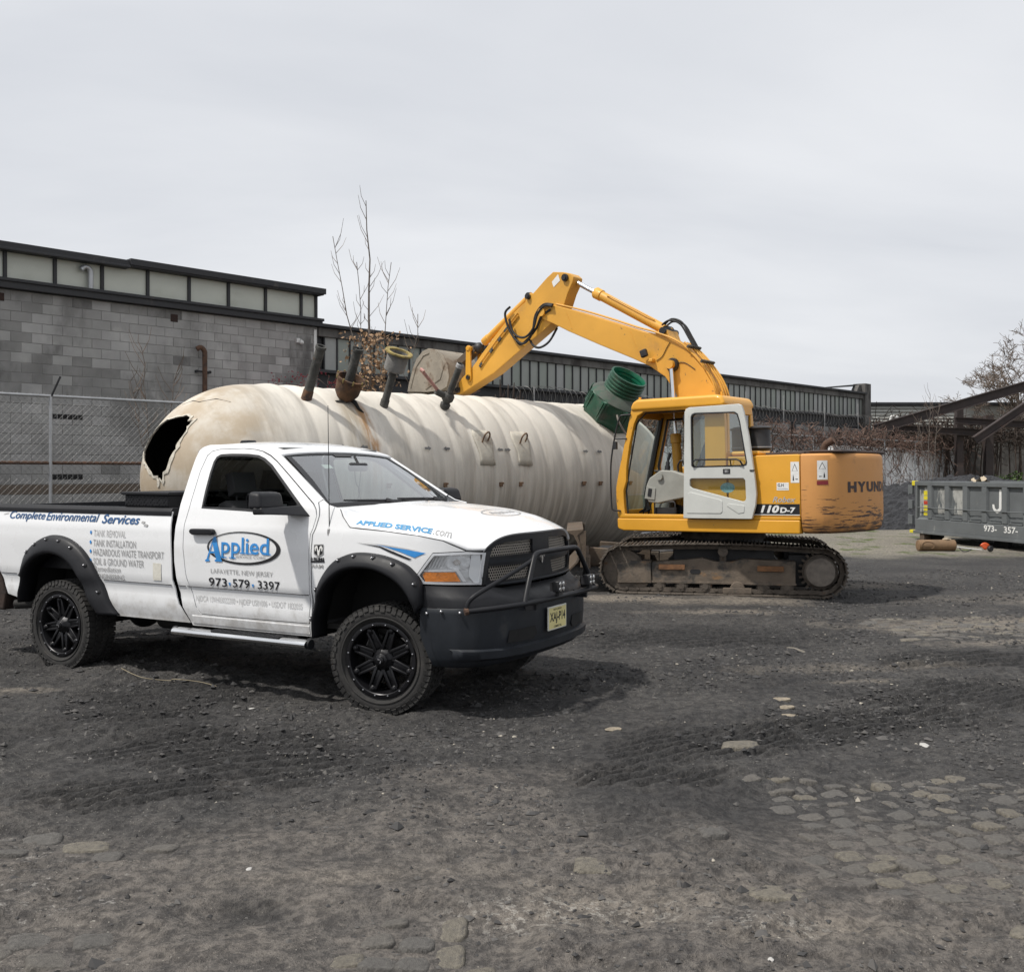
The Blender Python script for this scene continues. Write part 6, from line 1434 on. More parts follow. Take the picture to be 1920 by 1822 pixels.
for dd, s in zip(doors, (-1, 1)):
    mir = s > 0
    panel('window_trim', win, side(.001), m_blk, dd, [inset(win, .022)], .05, .02, (0, -30, 1.2), True, 40, mir)
    if mir: panel('side_glass', inset(win, .02), side(-.012), g_clear, dd, (), .08, 0, (0, -30, 1.2), True, 60, mir)
    else: panel('lowered_glass', [(-1.88, 1.47), (-.74, 1.47), (-.74, 1.508), (-1.88, 1.538)], side(-.02), g_clear, dd, (), .08, 0, (0, -30, 1.2), True, 60, mir)
    panel('door_lining', [(-2.02, .70), (-.72, .70), (-.72, 1.46), (-2.0, 1.50)], side(-.06), m_int, dd, (), .15, 0, (0, 30, 1.2), True, 60, mir)
    hb_ = [(-1.957, 1.345), (-1.94, 1.362), (-1.70, 1.366), (-1.678, 1.35), (-1.678, 1.325), (-1.70, 1.314), (-1.92, 1.310), (-1.95, 1.325)]
    mbh = MB().prism(hb_, s * (Wd(-1.8, 1.34) + .002), s * (Wd(-1.8, 1.34) + .045)); mbh.obj('door_handle', m_flare, dd, bevel=.012, seg=3)
    # vent divider and sail
    panel('mirror_sail', [(-.87, 1.50), (-.715, 1.506), (-.86, 1.62)], side(-.004), m_flare, dd, (), .05, .02, (0, -30, 1.2), True, 40, mir)
    # mirror
    A = lambda x, y, z: (x, s * y, z)
    mm = MB()
    mm.add([A(p[0] - (.20 if s < 0 else .04), p[1], p[2]) for p in ((-.80, 1.06, 1.535), (-.80, 1.36, 1.545), (-.66, 1.36, 1.55), (-.66, 1.06, 1.54), (-.81, 1.07, 1.69), (-.81, 1.34, 1.692), (-.69, 1.34, 1.68), (-.69, 1.07, 1.68))], [(0, 1, 2, 3), (4, 5, 6, 7), (0, 1, 5, 4), (1, 2, 6, 5), (2, 3, 7, 6), (3, 0, 4, 7)])
    mo = mm.obj('side_mirror', m_flare, dd, bevel=.035, seg=3)
    MB().add([A(p[0] - (.20 if s < 0 else .04), p[1], p[2]) for p in ((-.74, .95, 1.497), (-.74, 1.36, 1.51), (-.64, 1.34, 1.515), (-.50, .955, 1.492), (-.72, .95, 1.565), (-.74, 1.36, 1.565), (-.66, 1.34, 1.565), (-.60, .945, 1.575))], [(0, 1, 2, 3), (4, 5, 6, 7), (0, 1, 5, 4), (1, 2, 6, 5), (2, 3, 7, 6), (3, 0, 4, 7)]).obj('mirror_arm', m_flare, mo, bevel=.012)
    MB().add([A(p[0] - (.20 if s < 0 else .04), p[1], p[2]) for p in ((-.815, 1.085, 1.555), (-.815, 1.335, 1.56), (-.818, 1.325, 1.675), (-.818, 1.085, 1.675))], [(0, 1, 2, 3)]).obj('mirror_glass', m_chr, mo, smooth=False)
    # body crease shadow line (dark tube, drawn further down) on the door
# rocker under the door
for s in (-1, 1): MB().prism([(s * .955, .635), (s * .972, .62), (s * .955, .545), (s * .90, .53), (s * .90, .635)], -1.99, -.70, 0).obj('rocker_panel', m_white, TK, bevel=.008)
# dark tube along the flank crease, its shade put in as colour
m_gap_shade = M('gap_and_crease_shade', (.05, .05, .055), .7)
for x0, x1 in ((-4.52, -4.16), (-3.06, -2.21), (-2.125, -2.04), (-2.018, -.69)):
    for s in (-1, 1):
        P = [(x, s * (Wd(x, .868) + .0015), .868) for x in np.linspace(x0, x1, 8)]
        MB().tube(P, .0035, 4, False).obj('crease_shade_line', m_gap_shade, TK)
# roof
RX = [-2.125, -2.10, -2.05, -1.8, -1.5, -1.30, -1.19, -1.15]
RZ = [2.03, 2.068, 2.095, 2.115, 2.108, 2.075, 2.035, 2.018]
EXx = [-2.125, -2.10, -2.05, -1.8, -1.5, -1.33, -1.2, -1.16]
EZ = [2.02, 2.055, 2.074, 2.080, 2.073, 2.046, 2.005, 1.985]
rows = []
for f in np.linspace(0, 1, 28):
    xe = lerp(f, np.linspace(0, 1, 8), EXx); ze = lerp(f, np.linspace(0, 1, 8), EZ); xc = lerp(f, np.linspace(0, 1, 8), RX); zc = lerp(f, np.linspace(0, 1, 8), RZ); ye = Wd(xe, ze) + .002
    rows.append([(xe - .01, -(ye - .03), ze - .05)] + [(xe + (xc - xe) * (1 - u * u), ye * u, ze + (zc - ze) * (1 - abs(u) ** 2.6)) for u in np.linspace(-1, 1, 25)] + [(xe - .01, ye - .03, ze - .05)])
o = MB().grid(rows).obj('roof', m_white, TK, fix=True); md = o.modifiers.new('th', 'SOLIDIFY'); md.thickness = .03; md.offset = -1
MB().prism([(-2.0, 2.085), (-1.88, 2.09), (-1.90, 2.128), (-1.98, 2.126)], -.40, -.28).obj('roof_lamp', m_flare, o, bevel=.01)
MB().b2(-1.9, -1.25, -.66, .66, 2.035, 2.05).obj('headliner', m_int2, TK)
# windshield
def ws(u, v):  # u -1..1 across, v 0 base .. 1 top
    y0, y1 = .875, .700
    y = u * (y0 + (y1 - y0) * v)
    xb = -.50 - .10 * u * u; zb = 1.578 - .012 * u * u; xt = -1.16 - .03 * u * u; zt = 2.012 - .022 * u * u
    b = .02 * math.sin(PI * v)
    return (xb + (xt - xb) * v + b * .5, y, zb + (zt - zb) * v + b)
g_ws = glass('windshield_glass', (.80, .92, .89), .24)
MB().grid([[ws(u, v) for u in np.linspace(-1, 1, 17)] for v in np.linspace(0, 1, 11)]).obj('windshield', g_ws, TK)
fr_o = MB()
def wso(u, v, o=.003): p = ws(u, v); return (p[0] + o, p[1], p[2] + o)
for u0, u1, v0, v1 in ((-1.03, -.955, -.02, 1.02), (.955, 1.03, -.02, 1.02), (-1.03, 1.03, .945, 1.02), (-1.03, 1.03, -.03, .045)):
    fr_o.grid([[wso(u, v) for u in np.linspace(u0, u1, 12)] for v in np.linspace(v0, v1, 10)])
fr_o.obj('windshield_seal', m_blk, TK)
MB().grid([[wso(u, v, .004) for u in np.linspace(-.22, .12, 8)] for v in np.linspace(.90, .95, 3)]).obj('sensor_patch', m_int, TK)
poly_on('inspection_sticker', [[(-.62, .66), (-.48, .66), (-.48, .74), (-.62, .74)]], lambda u, v: wso(u, v, -.004), M('sticker_pale', (.55, .56, .52), .6), TK, .05)
MB().grid([[( -.45 - .10 * u * u + dx_, .93 * u, 1.563 - .014 * u * u + dz_) for u in np.linspace(-1, 1, 15)] for dx_, dz_ in ((-.07, .012), (0, .004), (.05, -.012))]).obj('cowl', m_blk, TK)
for y0_, y1_ in ((-.72, -.05), (-.02, .68)):
    P = [(-.47, y1_, 1.590), (-.50, (y0_ + y1_) / 2, 1.605), (-.555 if y0_ < -.5 else -.52, y0_, 1.612)]
    MB().tube(P, [.016, .012, .008], 6).tube([(-.455, y1_ - .12, 1.585), (-.47, y1_ - .2, 1.605)], .02, 6).obj('wiper', m_blk, TK)
# rear wall with window
rw = [(-.93, .75), (.93, .75), (.95, 1.5), (.86, 1.75), (.74, 2.03), (-.74, 2.03), (-.86, 1.75), (-.95, 1.5)]
panel('cab_rear', rw, lambda y, z: (-2.16 + .04 * max(0, z - 1.5), y, z), m_white, TK, [[(-.68, 1.55), (.68, 1.55), (.62, 1.95), (-.62, 1.95)]], .15, .03, (-30, 0, 1.5))
panel('rear_glass', [(-.70, 1.53), (.70, 1.53), (.64, 1.97), (-.64, 1.97)], lambda y, z: (-2.145 + .04 * max(0, z - 1.5), y, z), glass('privacy_glass', (.03, .032, .032), .0), TK, (), .2, 0, (-30, 0, 1.5))
# interior
MB().b2(-2.05, -.60, -.88, .88, .62, .66).obj('cab_floor', m_int, TK)
MB().prism([(-.56, 1.0), (-.56, 1.53), (-.66, 1.555), (-.80, 1.53), (-.98, 1.44), (-.98, 1.25), (-.90, 1.0)], -.90, .90).obj('dashboard', m_int, TK, bevel=.03, seg=3)
for y in (-.45, .45):
    st_ = MB().prism([(-1.98, 1.55), (-1.88, 1.60), (-1.76, 1.55), (-1.70, 1.18), (-1.30, 1.20), (-1.26, 1.10), (-1.30, .95), (-1.90, .95)], y - .27, y + .27).obj('seat', m_int, TK, bevel=.05, seg=3)
    MB().prism([(-1.98, 1.82), (-1.90, 1.84), (-1.86, 1.66), (-1.94, 1.62)], y - .14, y + .14).cyl((-1.92, y - .06, 1.55), (-1.92, y - .06, 1.68), .008, n=6).cyl((-1.92, y + .06, 1.55), (-1.92, y + .06, 1.68), .008, n=6).obj('headrest', m_int, st_, bevel=.03, seg=3)
sw = MB(); c0 = Vector((-1.05, .42, 1.42)); dn = Vector((-.80, 0, .45)).normalized(); _, u_, v_ = frame_from((0, 0, 0), dn)
sw.tube([c0 + (u_ * math.cos(a) + v_ * math.sin(a)) * .19 for a in np.linspace(0, 2 * PI, 33)], .016, 8)
for a in (0, PI, -PI / 2): sw.tube([c0, c0 + (u_ * math.cos(a) + v_ * math.sin(a)) * .18], .018, 6)
sw.blob(c0, .06); sw.cyl(c0, c0 - dn * .3, .03); sw.obj('steering_wheel', m_int, TK)
rv = MB().box((-.98, .02, 1.885), (.04, .26, .075)).obj('rear_view_mirror', m_int, TK, bevel=.02)
MB().cyl((-.97, .02, 1.90), (-1.02, .02, 1.98), .012).obj('mirror_stem', m_int, rv)
MB().tube(curve_pts([(-.98, -.03, 1.85), (-.97, -.02, 1.74), (-.96, .02, 1.68), (-.97, .0, 1.6)]), .004, 5).tube(curve_pts([(-.98, .06, 1.85), (-.97, .03, 1.74), (-.96, .0, 1.68), (-.97, .04, 1.6)]), .004, 5).obj('hanging_cord', m_int, rv)
# ---- front fenders
arch_f = [(.366, .85), (.34, .92), (.26, 1.04), (.16, 1.11), (0, 1.162), (-.17, 1.168), (-.31, 1.14), (-.44, 1.06), (-.53, .94), (-.59, .77), (-.62, .545)]
fend = [(-.648, .545), (-.648, .895), (-.652, 1.205), (-.643, 1.345), (-.62, 1.395), (-.60, 1.496), (-.608, 1.545), (-.635, 1.60), (-.597, 1.620), (-.53, 1.582), (-.412, 1.556), (-.378, 1.491), (-.298, 1.412), (-.194, 1.401), (-.001, 1.394), (.333, 1.365), (.519, 1.329), (.66, 1.256), (.452, 1.244), (.328, 1.076), (.345, 1.01)] + arch_f
fo = both('front_fender', fend, m_white, res=.05, thick=.012)
# hood
HV = [0, .05, .11, .18, .38, .60, .78, .90, 1.0]
HE = [(-.47, .925, 1.562), (-.412, .945, 1.552), (-.37, .962, 1.492), (-.29, .980, 1.415), (.0, .985, 1.398), (.333, .972, 1.368), (.519, .912, 1.333), (.655, .815, 1.262), (.765, .735, 1.262)]
HC = [(-.44, 1.575), (-.40, 1.577), (-.34, 1.577), (-.27, 1.574), (.05, 1.555), (.38, 1.523), (.60, 1.485), (.76, 1.432), (.868, 1.372)]
HP = [2.4, 2.4, 2.4, 2.5, 2.7, 2.9, 3.2, 4.2, 6.0]
def hood_pt(v, u, o=0.0):
    e = [lerp(v, HV, [q[k] for q in HE]) for k in range(3)]; c = [lerp(v, HV, [q[k] for q in HC]) for k in range(2)]; p = lerp(v, HV, HP)
    au = abs(u); y = e[1] * u
    z = e[2] + (c[1] - e[2]) * (1 - au ** p); x = e[0] + (c[0] - e[0]) * (1 - au ** 2.2)
    ay = abs(y); b = max(0, min(1, (.50 - ay) / .06)); b = b * b * (3 - 2 * b)
    z += .016 * b * max(0, min(1, (.86 - v) / .35)) * min(1, v / .12)
    k = min(1, au ** 2 * 1.2)
    return (x, y + (-1 if u < 0 else 1) * o * k, z + o * (1 - .6 * k))
rows = [[hood_pt(v, u) for u in np.linspace(-1, 1, 61)] for v in np.linspace(0, 1, 44)]
rows.append([(p[0] - .02, p[1] * .985, p[2] - .035) for p in rows[-1]])
o = MB().grid(rows).obj('hood', m_white, TK, ang=50); md = o.modifiers.new('th', 'SOLIDIFY'); md.thickness = .02; md.offset = -1; hood = o
for s in (-1, 1):
    MB().tube([hood_pt(v, s * .50, .002) for v in np.linspace(.2, .42, 6)], [.001, .004, .006, .006, .004, .001], 5).obj('hood_crease', m_gap_shade if False else m_white, hood)
MB().cyl(hood_pt(.14, .12), hood_pt(.14, .12, .02), .012, n=8).obj('washer_nozzle', m_blk, hood)
# seam tube between hood and fender
for s in (-1, 1):
    MB().tube([(q[0], s * (q[1] + .001), q[2] - .001) for q in HE[1:8]], .004, 4).obj('hood_gap', m_gap_shade, TK)
# ---- flares
def resample(pl, n):
    P = [Vector(p) for p in pl]; L = [0]
    for i in range(len(P) - 1): L.append(L[-1] + (P[i + 1] - P[i]).length)
    out = []
    for k in range(n):
        d = L[-1] * k / (n - 1); i = max(j for j in range(len(L)) if L[j] <= d + 1e-9); i = min(i, len(P) - 2); t = (d - L[i]) / max(1e-9, L[i + 1] - L[i]); q = P[i].lerp(P[i + 1], t); out.append((q.x, q.y))
    return out
def smooth_pl(pl, k=4): return [(p.x, p.y) for p in curve_pts([(a, b, 0) for a, b in pl], k)]
F_out = [(-.653, .54), (-.621, .759), (-.555, .977), (-.438, 1.127), (-.306, 1.198), (-.161, 1.222), (.045, 1.208), (.229, 1.156), (.342, 1.073), (.386, 1.0), (.392, .848)]
F_in = [(-.605, .54), (-.572, .735), (-.505, .905), (-.415, 1.013), (-.302, 1.082), (-.177, 1.112), (-.002, 1.108), (.16, 1.054), (.272, .974), (.345, .872), (.362, .80)]
B_out = [(-4.201, .635), (-4.159, .92), (-4.085, 1.091), (-3.88, 1.216), (-3.705, 1.249), (-3.504, 1.219), (-3.333, 1.136), (-3.189, .997), (-3.085, .84), (-2.968, .632), (-2.90, .56)]
B_in = [(-4.178, .602), (-4.107, .836), (-4.012, .970), (-3.873, 1.056), (-3.702, 1.088), (-3.535, 1.062), (-3.392, .98), (-3.285, .857), (-3.205, .705), (-3.12, .597), (-3.09, .56)]
m_bolt = M('flare_bolt', (.5, .5, .52), .3, .9, var=.1)
def flare(out, inn, s, bolts):
    N_ = 56; A = resample(smooth_pl(out), N_); B = resample(smooth_pl(inn), N_); rows = []
    for f, off in ((-.04, -.008), (0, .012), (.03, .034), (.12, .048), (.30, .062), (.55, .080), (.80, .092), (.93, .090), (1.0, .078), (1.02, .05), (1.03, -.08)):
        rows.append([(a[0] + (b[0] - a[0]) * f, s * (Wd(min(a[0], .2), a[1] + (b[1] - a[1]) * f) + off), a[1] + (b[1] - a[1]) * f) for a, b in zip(A, B)])
    fl = MB().grid(rows).obj('fender_flare', m_flare, TK, fix=True, ang=60); md_ = fl.modifiers.new('th', 'SOLIDIFY'); md_.thickness = .006; md_.offset = 0
    for k in bolts:
        i = int(k * (N_ - 1)); a, b = A[i], B[i]; f = .22; p = Vector((a[0] + (b[0] - a[0]) * f, s * (Wd(min(a[0], .2), a[1]) + .052), a[1] + (b[1] - a[1]) * f))
        MB().lathe([(.0, .022), (.008, .022), (.010, .014), (.016, .012), (.018, .001)], p, (0, s, 0), 10).obj('pocket_bolt', m_blk, fl)
        MB().blob(p + Vector((-.004, s * .018, .004)), .009, n=8, m=6).obj('bolt_head', m_bolt, fl)
for s in (-1, 1):
    flare(F_out, F_in, s, (.10, .25, .44, .54, .645, .76, .90)); flare(B_out, B_in, s, (.13, .26, .345, .425, .51, .615, .735, .88))
    # wheel well liners
    for pl, xb in ((arch_f, 0), (arch_r, 1)):
        pl2 = resample(pl, 20); MB().grid([[(x, s * y, z) for x, z in pl2] for y in (.55, .80, .965)]).obj('wheel_well', m_liner, TK)
        MB().add([(x, s * .56, z) for x, z in pl2], [tuple(range(20))]).obj('well_wall', m_liner, TK)
# ---- wheels
def wheel_mesh():
    d = {}
    # tyre, axis along y, outside towards -y
    t = MB(); R, w = .421, .152
    t.lathe([(-w * .72, .275), (-w * .86, .30), (-w * .99, .335), (-w * 1.0, .36), (-w * .95, .388), (-w * .86, .405), (-w * .5, .410), (0, .412), (w * .5, .410), (w * .86, .405), (w * .95, .388), (w, .36), (w * .99, .335), (w * .86, .30), (w * .72, .275)], (0, 0, 0), (0, 1, 0), 72)
    nl = 52
    for k in range(nl):
        for sg in (-1, 1):
            a = 2 * PI * (k + (.5 if sg > 0 else 0)) / nl; long = k % 2
            R3 = Matrix.Rotation(-a, 3, 'Y')
            t.box(R3 @ Vector((.408, sg * w * .74, 0)), (.020, .070, .038), R3 @ Matrix.Rotation(.15 * sg, 3, 'X'))
            t.box(R3 @ Vector((.385 if long else .391, sg * w * .945, 0)), (.040 if long else .028, .018, .036), R3 @ Matrix.Rotation(-.35 * sg, 3, 'Z'))
            t.box(R3 @ Vector((.410, sg * w * .24, 0)), (.018, .058, .034), R3 @ Matrix.Rotation(.5 * sg, 3, 'X'))
    # raised sidewall ring
    t.lathe([(-w * 1.0, .318), (-w * 1.03, .322), (-w * 1.03, .328), (-w * 1.0, .332)], (0, 0, 0), (0, 1, 0), 60)
    d['tyre'] = t.mesh('tyre', ang=35)
    r = MB(); r.lathe([(-.118, .270), (-.132, .283), (-.140, .288), (-.142, .28), (-.142, .262), (-.136, .256), (-.120, .252), (-.06, .235), (.05, .225), (.11, .25), (.11, .27)], (0, 0, 0), (0, 1, 0), 64)
    d['wheel'] = r.mesh('wheel', ang=30)
    b = MB()
    for k in range(16):
        a = 2 * PI * (k + .35) / 16; p = Vector((.271 * math.cos(a), -.142, .271 * math.sin(a))); b.lathe([(0, .0065), (.006, .006), (.008, .001)], p, (0, -1, 0), 8)
    d['rim_rivets'] = b.mesh('rim_rivets')
    sp = MB()
    for sg in (-1, 1):
        sp.add([(.07, -.105, sg * .018), (.07, -.105, sg * .044), (.235, -.118, sg * .016), (.235, -.118, sg * .034), (.07, -.05, sg * .018), (.07, -.05, sg * .044), (.235, -.075, sg * .016), (.235, -.075, sg * .034)], [(0, 1, 3, 2), (4, 6, 7, 5), (0, 2, 6, 4), (1, 5, 7, 3), (0, 4, 5, 1), (2, 3, 7, 6)])
    sp.b2(.09, .238, -.098, -.06, -.018, .018)
    sp.lathe([(0, .026), (.02, .026), (.026, .018), (.034, .018), (.036, .001)], (.236, -.095, 0), (0, -1, 0), 12)
    d['spoke'] = sp.mesh('spoke', bevel=.005, seg=2)
    h = MB(); h.lathe([(0, .095), (.03, .092), (.05, .070), (.068, .052), (.075, .050), (.080, .036), (.085, .034), (.088, .001)], (0, -.06, 0), (0, -1, 0), 8, PI / 8)
    h.lathe([(.075, .034), (.095, .030), (.098, .001)], (0, -.06, 0), (0, -1, 0), 20)
    d['hub'] = h.mesh('hub_cap', bevel=.004)
    k = MB(); k.cyl((0, -.02, 0), (0, .02, 0), .17, n=40); k.box((-.12, -.03, .10), (.10, .10, .12)); d['brake'] = k.mesh('brake_disc')
    return d
WM = wheel_mesh()
WM['tyre'].materials.append(m_tyre); WM['wheel'].materials.append(m_rim); WM['rim_rivets'].materials.append(m_bolt); WM['spoke'].materials.append(m_rim); WM['hub'].materials.append(m_rim); WM['brake'].materials.append(m_under)
def wheel(x, y, rz, spin):
    w = mobj('wheel', WM['wheel'], None, TK, (x, y, .416), (0, spin, rz)); w.rotation_mode = 'XYZ'
    mobj('tyre', WM['tyre'], None, w); q = mobj('rim_rivets', WM['rim_rivets'], None, w); mobj('hub_cap', WM['hub'], None, w); mobj('brake_disc', WM['brake'], None, w, (0, .02, 0))
    for k in range(8): mobj('spoke', WM['spoke'], None, w, None, (0, 2 * PI * k / 8 + .04, 0))
    MB().box((-.008, -.160, .006), (.020, .004, .006)).box((.010, -.160, -.006), (.006, .004, .022)).obj('cap_mark', m_bolt, w)
wheel(-.02, -.855, R_(11), .3); wheel(-.02, .855, PI + R_(11), .1); wheel(-3.66, -.855, 0, -.2); wheel(-3.66, .855, PI, .5)
# ---- underbody
MB().b2(-4.7, .75, -.48, -.36, .50, .66).b2(-4.7, .75, .36, .48, .50, .66).b2(-4.5, -4.4, -.5, .5, .5, .64).b2(-2.2, -2.1, -.5, .5, .5, .64).b2(.5, .7, -.5, .5, .48, .64).obj('chassis_frame', m_under, TK)
MB().cyl((-3.66, -.72, .416), (-3.66, .72, .416), .05, n=12).blob((-3.66, 0, .42), .17, (.9, 1, .9), 14, 9).obj('rear_axle', m_under, TK)
MB().cyl((-.02, -.72, .42), (-.02, .72, .42), .045, n=12).blob((-.02, .2, .42), .14, (.9, 1, .9), 14, 9).obj('front_axle', m_under, TK)
MB().b2(-1.9, -.2, -.3, .3, .48, .70).b2(-.5, .6, -.34, .34, .55, 1.1).obj('gearbox', m_under, TK, bevel=.03)
MB().tube([(-1.6, -.45, .50), (-2.4, -.5, .50), (-3.0, -.55, .52), (-3.3, -.6, .62), (-3.9, -.66, .60)], .05, 10).cyl((-2.2, -.5, .5), (-2.8, -.52, .5), .11, n=14).obj('exhaust', m_under, TK)
MB().b2(-2.1, 0.4, -.88, .88, .60, .64).obj('floor_pan', m_under, TK)
# ---- running boards
for s in (-1, 1):
    rb = MB(); P = [(-2.10, s * 1.04, .49), (-.62, s * 1.04, .49)]; rows = []
    for k in range(20):
        a = 2 * PI * k / 19; rows.append([(x, s * 1.045 + .062 * math.cos(a), .492 + .034 * math.sin(a)) for x in (-2.09, -1.5, -1.0, -.64)])
    b_ = rb.grid(rows).obj('running_board', m_chrome, TK, fix=True)
    for x in (-2.09, -.64): MB().cyl((x - .02, s * 1.045, .492), (x + .02, s * 1.045, .492), .040, n=16).obj('end_cap', m_flare, b_)
    MB().b2(-1.66, -.92, s * 1.005, s * 1.085, .521, .533).obj('step_pad', m_flare, b_, bevel=.005)
    for i in range(14): MB().b2(-1.64 + i * .051, -1.62 + i * .051, s * 1.012, s * 1.078, .533, .537).obj('pad_ridge', m_flare, b_)
    for x in (-1.9, -.85): MB().tube([(x, s * 1.0, .48), (x, s * .8, .52), (x, s * .5, .58)], .025, 6).obj('board_bracket', m_under, b_)
# ---- front bumper and valance
BY = [-.995, -.985, -.95, -.88, -.75, -.55, -.3, 0, .3, .55, .75, .88, .95, .985, .995]
BX = [.37, .52, .66, .78, .885, .945, .975, .985, .975, .945, .885, .78, .66, .52, .37]
fine = np.linspace(0, 14, 71)
by_ = [lerp(t, range(15), BY) for t in fine]; bx_ = [lerp(t, range(15), BX) for t in fine]
def brow(z, o, zs=0.0):
    r = []
    for x, y in zip(bx_, by_):
        k = o; nx_ = max(0, (x - .37) / .62); r.append((x + o * nx_ + (zs if x < .45 else 0), y * (1 + o * .5 * (1 - nx_ * .6)), z))
    return r
bp = MB().grid([brow(.835, -.05), brow(.842, -.012), brow(.835, .004), brow(.80, .008), brow(.64, .006), brow(.54, -.004, .04), brow(.47, -.025, .07), brow(.42, -.06, .09), brow(.40, -.12, .1)]).obj('front_bumper', m_bump, TK, ang=50)
MB().grid([[(lerp(y, [-.6, 0, .6], [.74, .80, .74]) + dx_, y, z) for y in np.linspace(-.6, .6, 15)] for z, dx_ in ((.43, 0), (.385, -.03), (.375, -.12))]).obj('air_dam', m_flare, TK)
MB().grid([[(x + o_, y * k, z) for x, y in zip(bx_[8:-8], by_[8:-8])] for z, o_, k in ((.545, -.005, 1), (.53, .028, 1), (.475, .024, 1), (.455, -.02, 1))]).obj('bumper_lip', m_bump, bp, ang=50)
def bface(y, z, e=.004): return (lerp(y, BY, BX) + .007 + e - max(0, (.60 - z)) * .06, y, z)
for s in (-1, 1): poly_on('slot_dark_patch', [[(s * .33, .665), (s * .64, .665), (s * .66, .575), (s * .36, .565), (s * .30, .60)]], bface, m_liner, bp, .05)  # flat black patch laid on the bumper for the dark of the recess
for y, z in ((-.993, .800), (-.985, .82), (-.95, .815)): MB().blob((lerp(y, BY, BX) + (.03 if y > -.99 else .03), y * 1.008, z), .012, n=8, m=6).obj('bumper_bolt', m_bolt, bp)
def vrow(z, f):
    """valance: f 0 at the bumper, 1 under lamps and grille"""
    r = []
    for x, y in zip(bx_, by_):
        ay = abs(y); xt = lerp(ay, [0, .3, .55, .72, .80, .90, .97, .985], [.845, .835, .81, .775, .72, .60, .42, .345]); zt = lerp(ay, [0, .55, .72, .9, .985], [.965, .965, .99, .995, 1.0])
        xb = x - .015; zb = .838
        yt = y * lerp(ay, [0, .9, 1], [1, .995, .99])
        r.append((xb + (xt - xb) * f, y + (yt - y) * f, zb + (zt - zb) * (z if z is not None else f)))
    return r
MB().grid([vrow(0, 0), vrow(.35, .10), vrow(.55, .35), vrow(.75, .75), vrow(1.0, 1.0)]).obj('bumper_valance', m_flare, TK, ang=50)
# licence plate
m_plate = M('plate_cream', (.74, .66, .30), .5, var=.06, vs=9); m_plate_w = M('plate_rim', (.66, .66, .60), .5)
pl_ = MB().box((1.012, -.015, .692), (.012, .325, .185)).obj('licence_plate', m_plate_w, TK, bevel=.004)
pm = lambda y, z: (1.0195, y, z)
MB().b2(1.0181, 1.0190, -.165, .135, .610, .773).obj('plate_face', m_plate, pl_, smooth=False)
text_on('plate_number', 'XAJ-P14', -.150, .120, .645, .738, pm, m_dk, pl_, bold=.03)
text_on('plate_state', 'NEW JERSEY', -.09, .06, .746, .766, pm, m_dk, pl_, bold=.02)
text_on('plate_class', 'COMMERCIAL', -.085, .055, .616, .634, pm, m_dk, pl_, bold=.02)
# ---- grille
def gx_(y): return .868 - .115 * (abs(y) / .74) ** 2.4
gm_ = lambda o: (lambda y, z: (gx_(y) + o - (z - 1.0) * .02, y, z))
_gt = [(y, 1.262 + .110 * (1 - (abs(y) / .735) ** 6) - .004) for y in np.linspace(.735, -.735, 41)]
g_out = [(-.72, .985), (.72, .985), (.745, 1.05), (.742, 1.20)] + _gt + [(-.742, 1.20), (-.745, 1.05)]
op = []
for s in (1, -1):
    op += [[(s * .14, 1.205), (s * .14, 1.315), (s * .50, 1.305), (s * .60, 1.29), (s * .645, 1.262), (s * .665, 1.205)], [(s * .165, 1.13), (s * .21, 1.015), (s * .66, 1.025), (s * .685, 1.06), (s * .68, 1.135)]]
gr = panel('grille', g_out, gm_(0), m_flare, TK, op, .05, .035, (30, 0, 1.2))
m_hex = M('taupe_mesh', (.31, .285, .25), .55, .3, var=.1, vs=9)
for q in op:
    mb = MB(); r = .0135; xs0, xs1 = min(p[0] for p in q), max(p[0] for p in q); z = min(p[1] for p in q) - r; row = 0
    while z < max(p[1] for p in q) + r:
        y = xs0 - r + (r * .866 if row % 2 else 0)
        while y < xs1 + r:
            if inside((y, z), q) or inside((y + r * .8, z), q) or inside((y - r * .8, z), q) or inside((y, z + r), q) or inside((y, z - r), q):
                o6 = [(y + r * math.sin(k * PI / 3), z + r * math.cos(k * PI / 3)) for k in range(6)]; i6 = [(y + r * .66 * math.sin(k * PI / 3), z + r * .66 * math.cos(k * PI / 3)) for k in range(6)]
                mb.add([gm_(-.022)(*p) for p in o6 + i6], [(k, (k + 1) % 6, 6 + (k + 1) % 6, 6 + k) for k in range(6)])
            y += r * 1.732
        z += r * 1.5; row += 1
    o = mb.obj('grille_mesh', m_hex, gr, smooth=False, fix=False); tag(o, kind='stuff')
MB().grid([[(gx_(y) - .06, y, z) for y in np.linspace(-.68, .68, 9)] for z in (.98, 1.27)]).obj('radiator', m_liner, gr)
for z in (1.168,): MB().grid([[(gx_(y) + .004, y, z + dz_) for y in np.linspace(-.68, .68, 25)] for dz_ in (-.014, .014)]).obj('grille_bar', m_bump, gr)
MB().grid([[(gx_(y) + .012 * k, y, z) for y in np.linspace(-.72, .72, 25)] for z, k in ((.985, 0), (.992, 1), (1.0, 1), (1.006, 0))]).obj('grille_bottom_rib', m_bump, gr)
sh_o = [(-.045, 1.225), (.045, 1.225), (.05, 1.16), (.0, 1.105), (-.05, 1.16)]
em = poly_on('emblem', [sh_o], gm_(.006), m_dk, gr, .05)
ram_h = [[(-.006, 1.17), (-.012, 1.205), (-.03, 1.212), (-.044, 1.19), (-.04, 1.165), (-.028, 1.16), (-.032, 1.18), (-.022, 1.19), (-.012, 1.15), (-.01, 1.125), (0, 1.115), (.01, 1.125), (.012, 1.15), (.022, 1.19), (.032, 1.18), (.028, 1.16), (.04, 1.165), (.044, 1.19), (.03, 1.212), (.012, 1.205), (.006, 1.17)]]
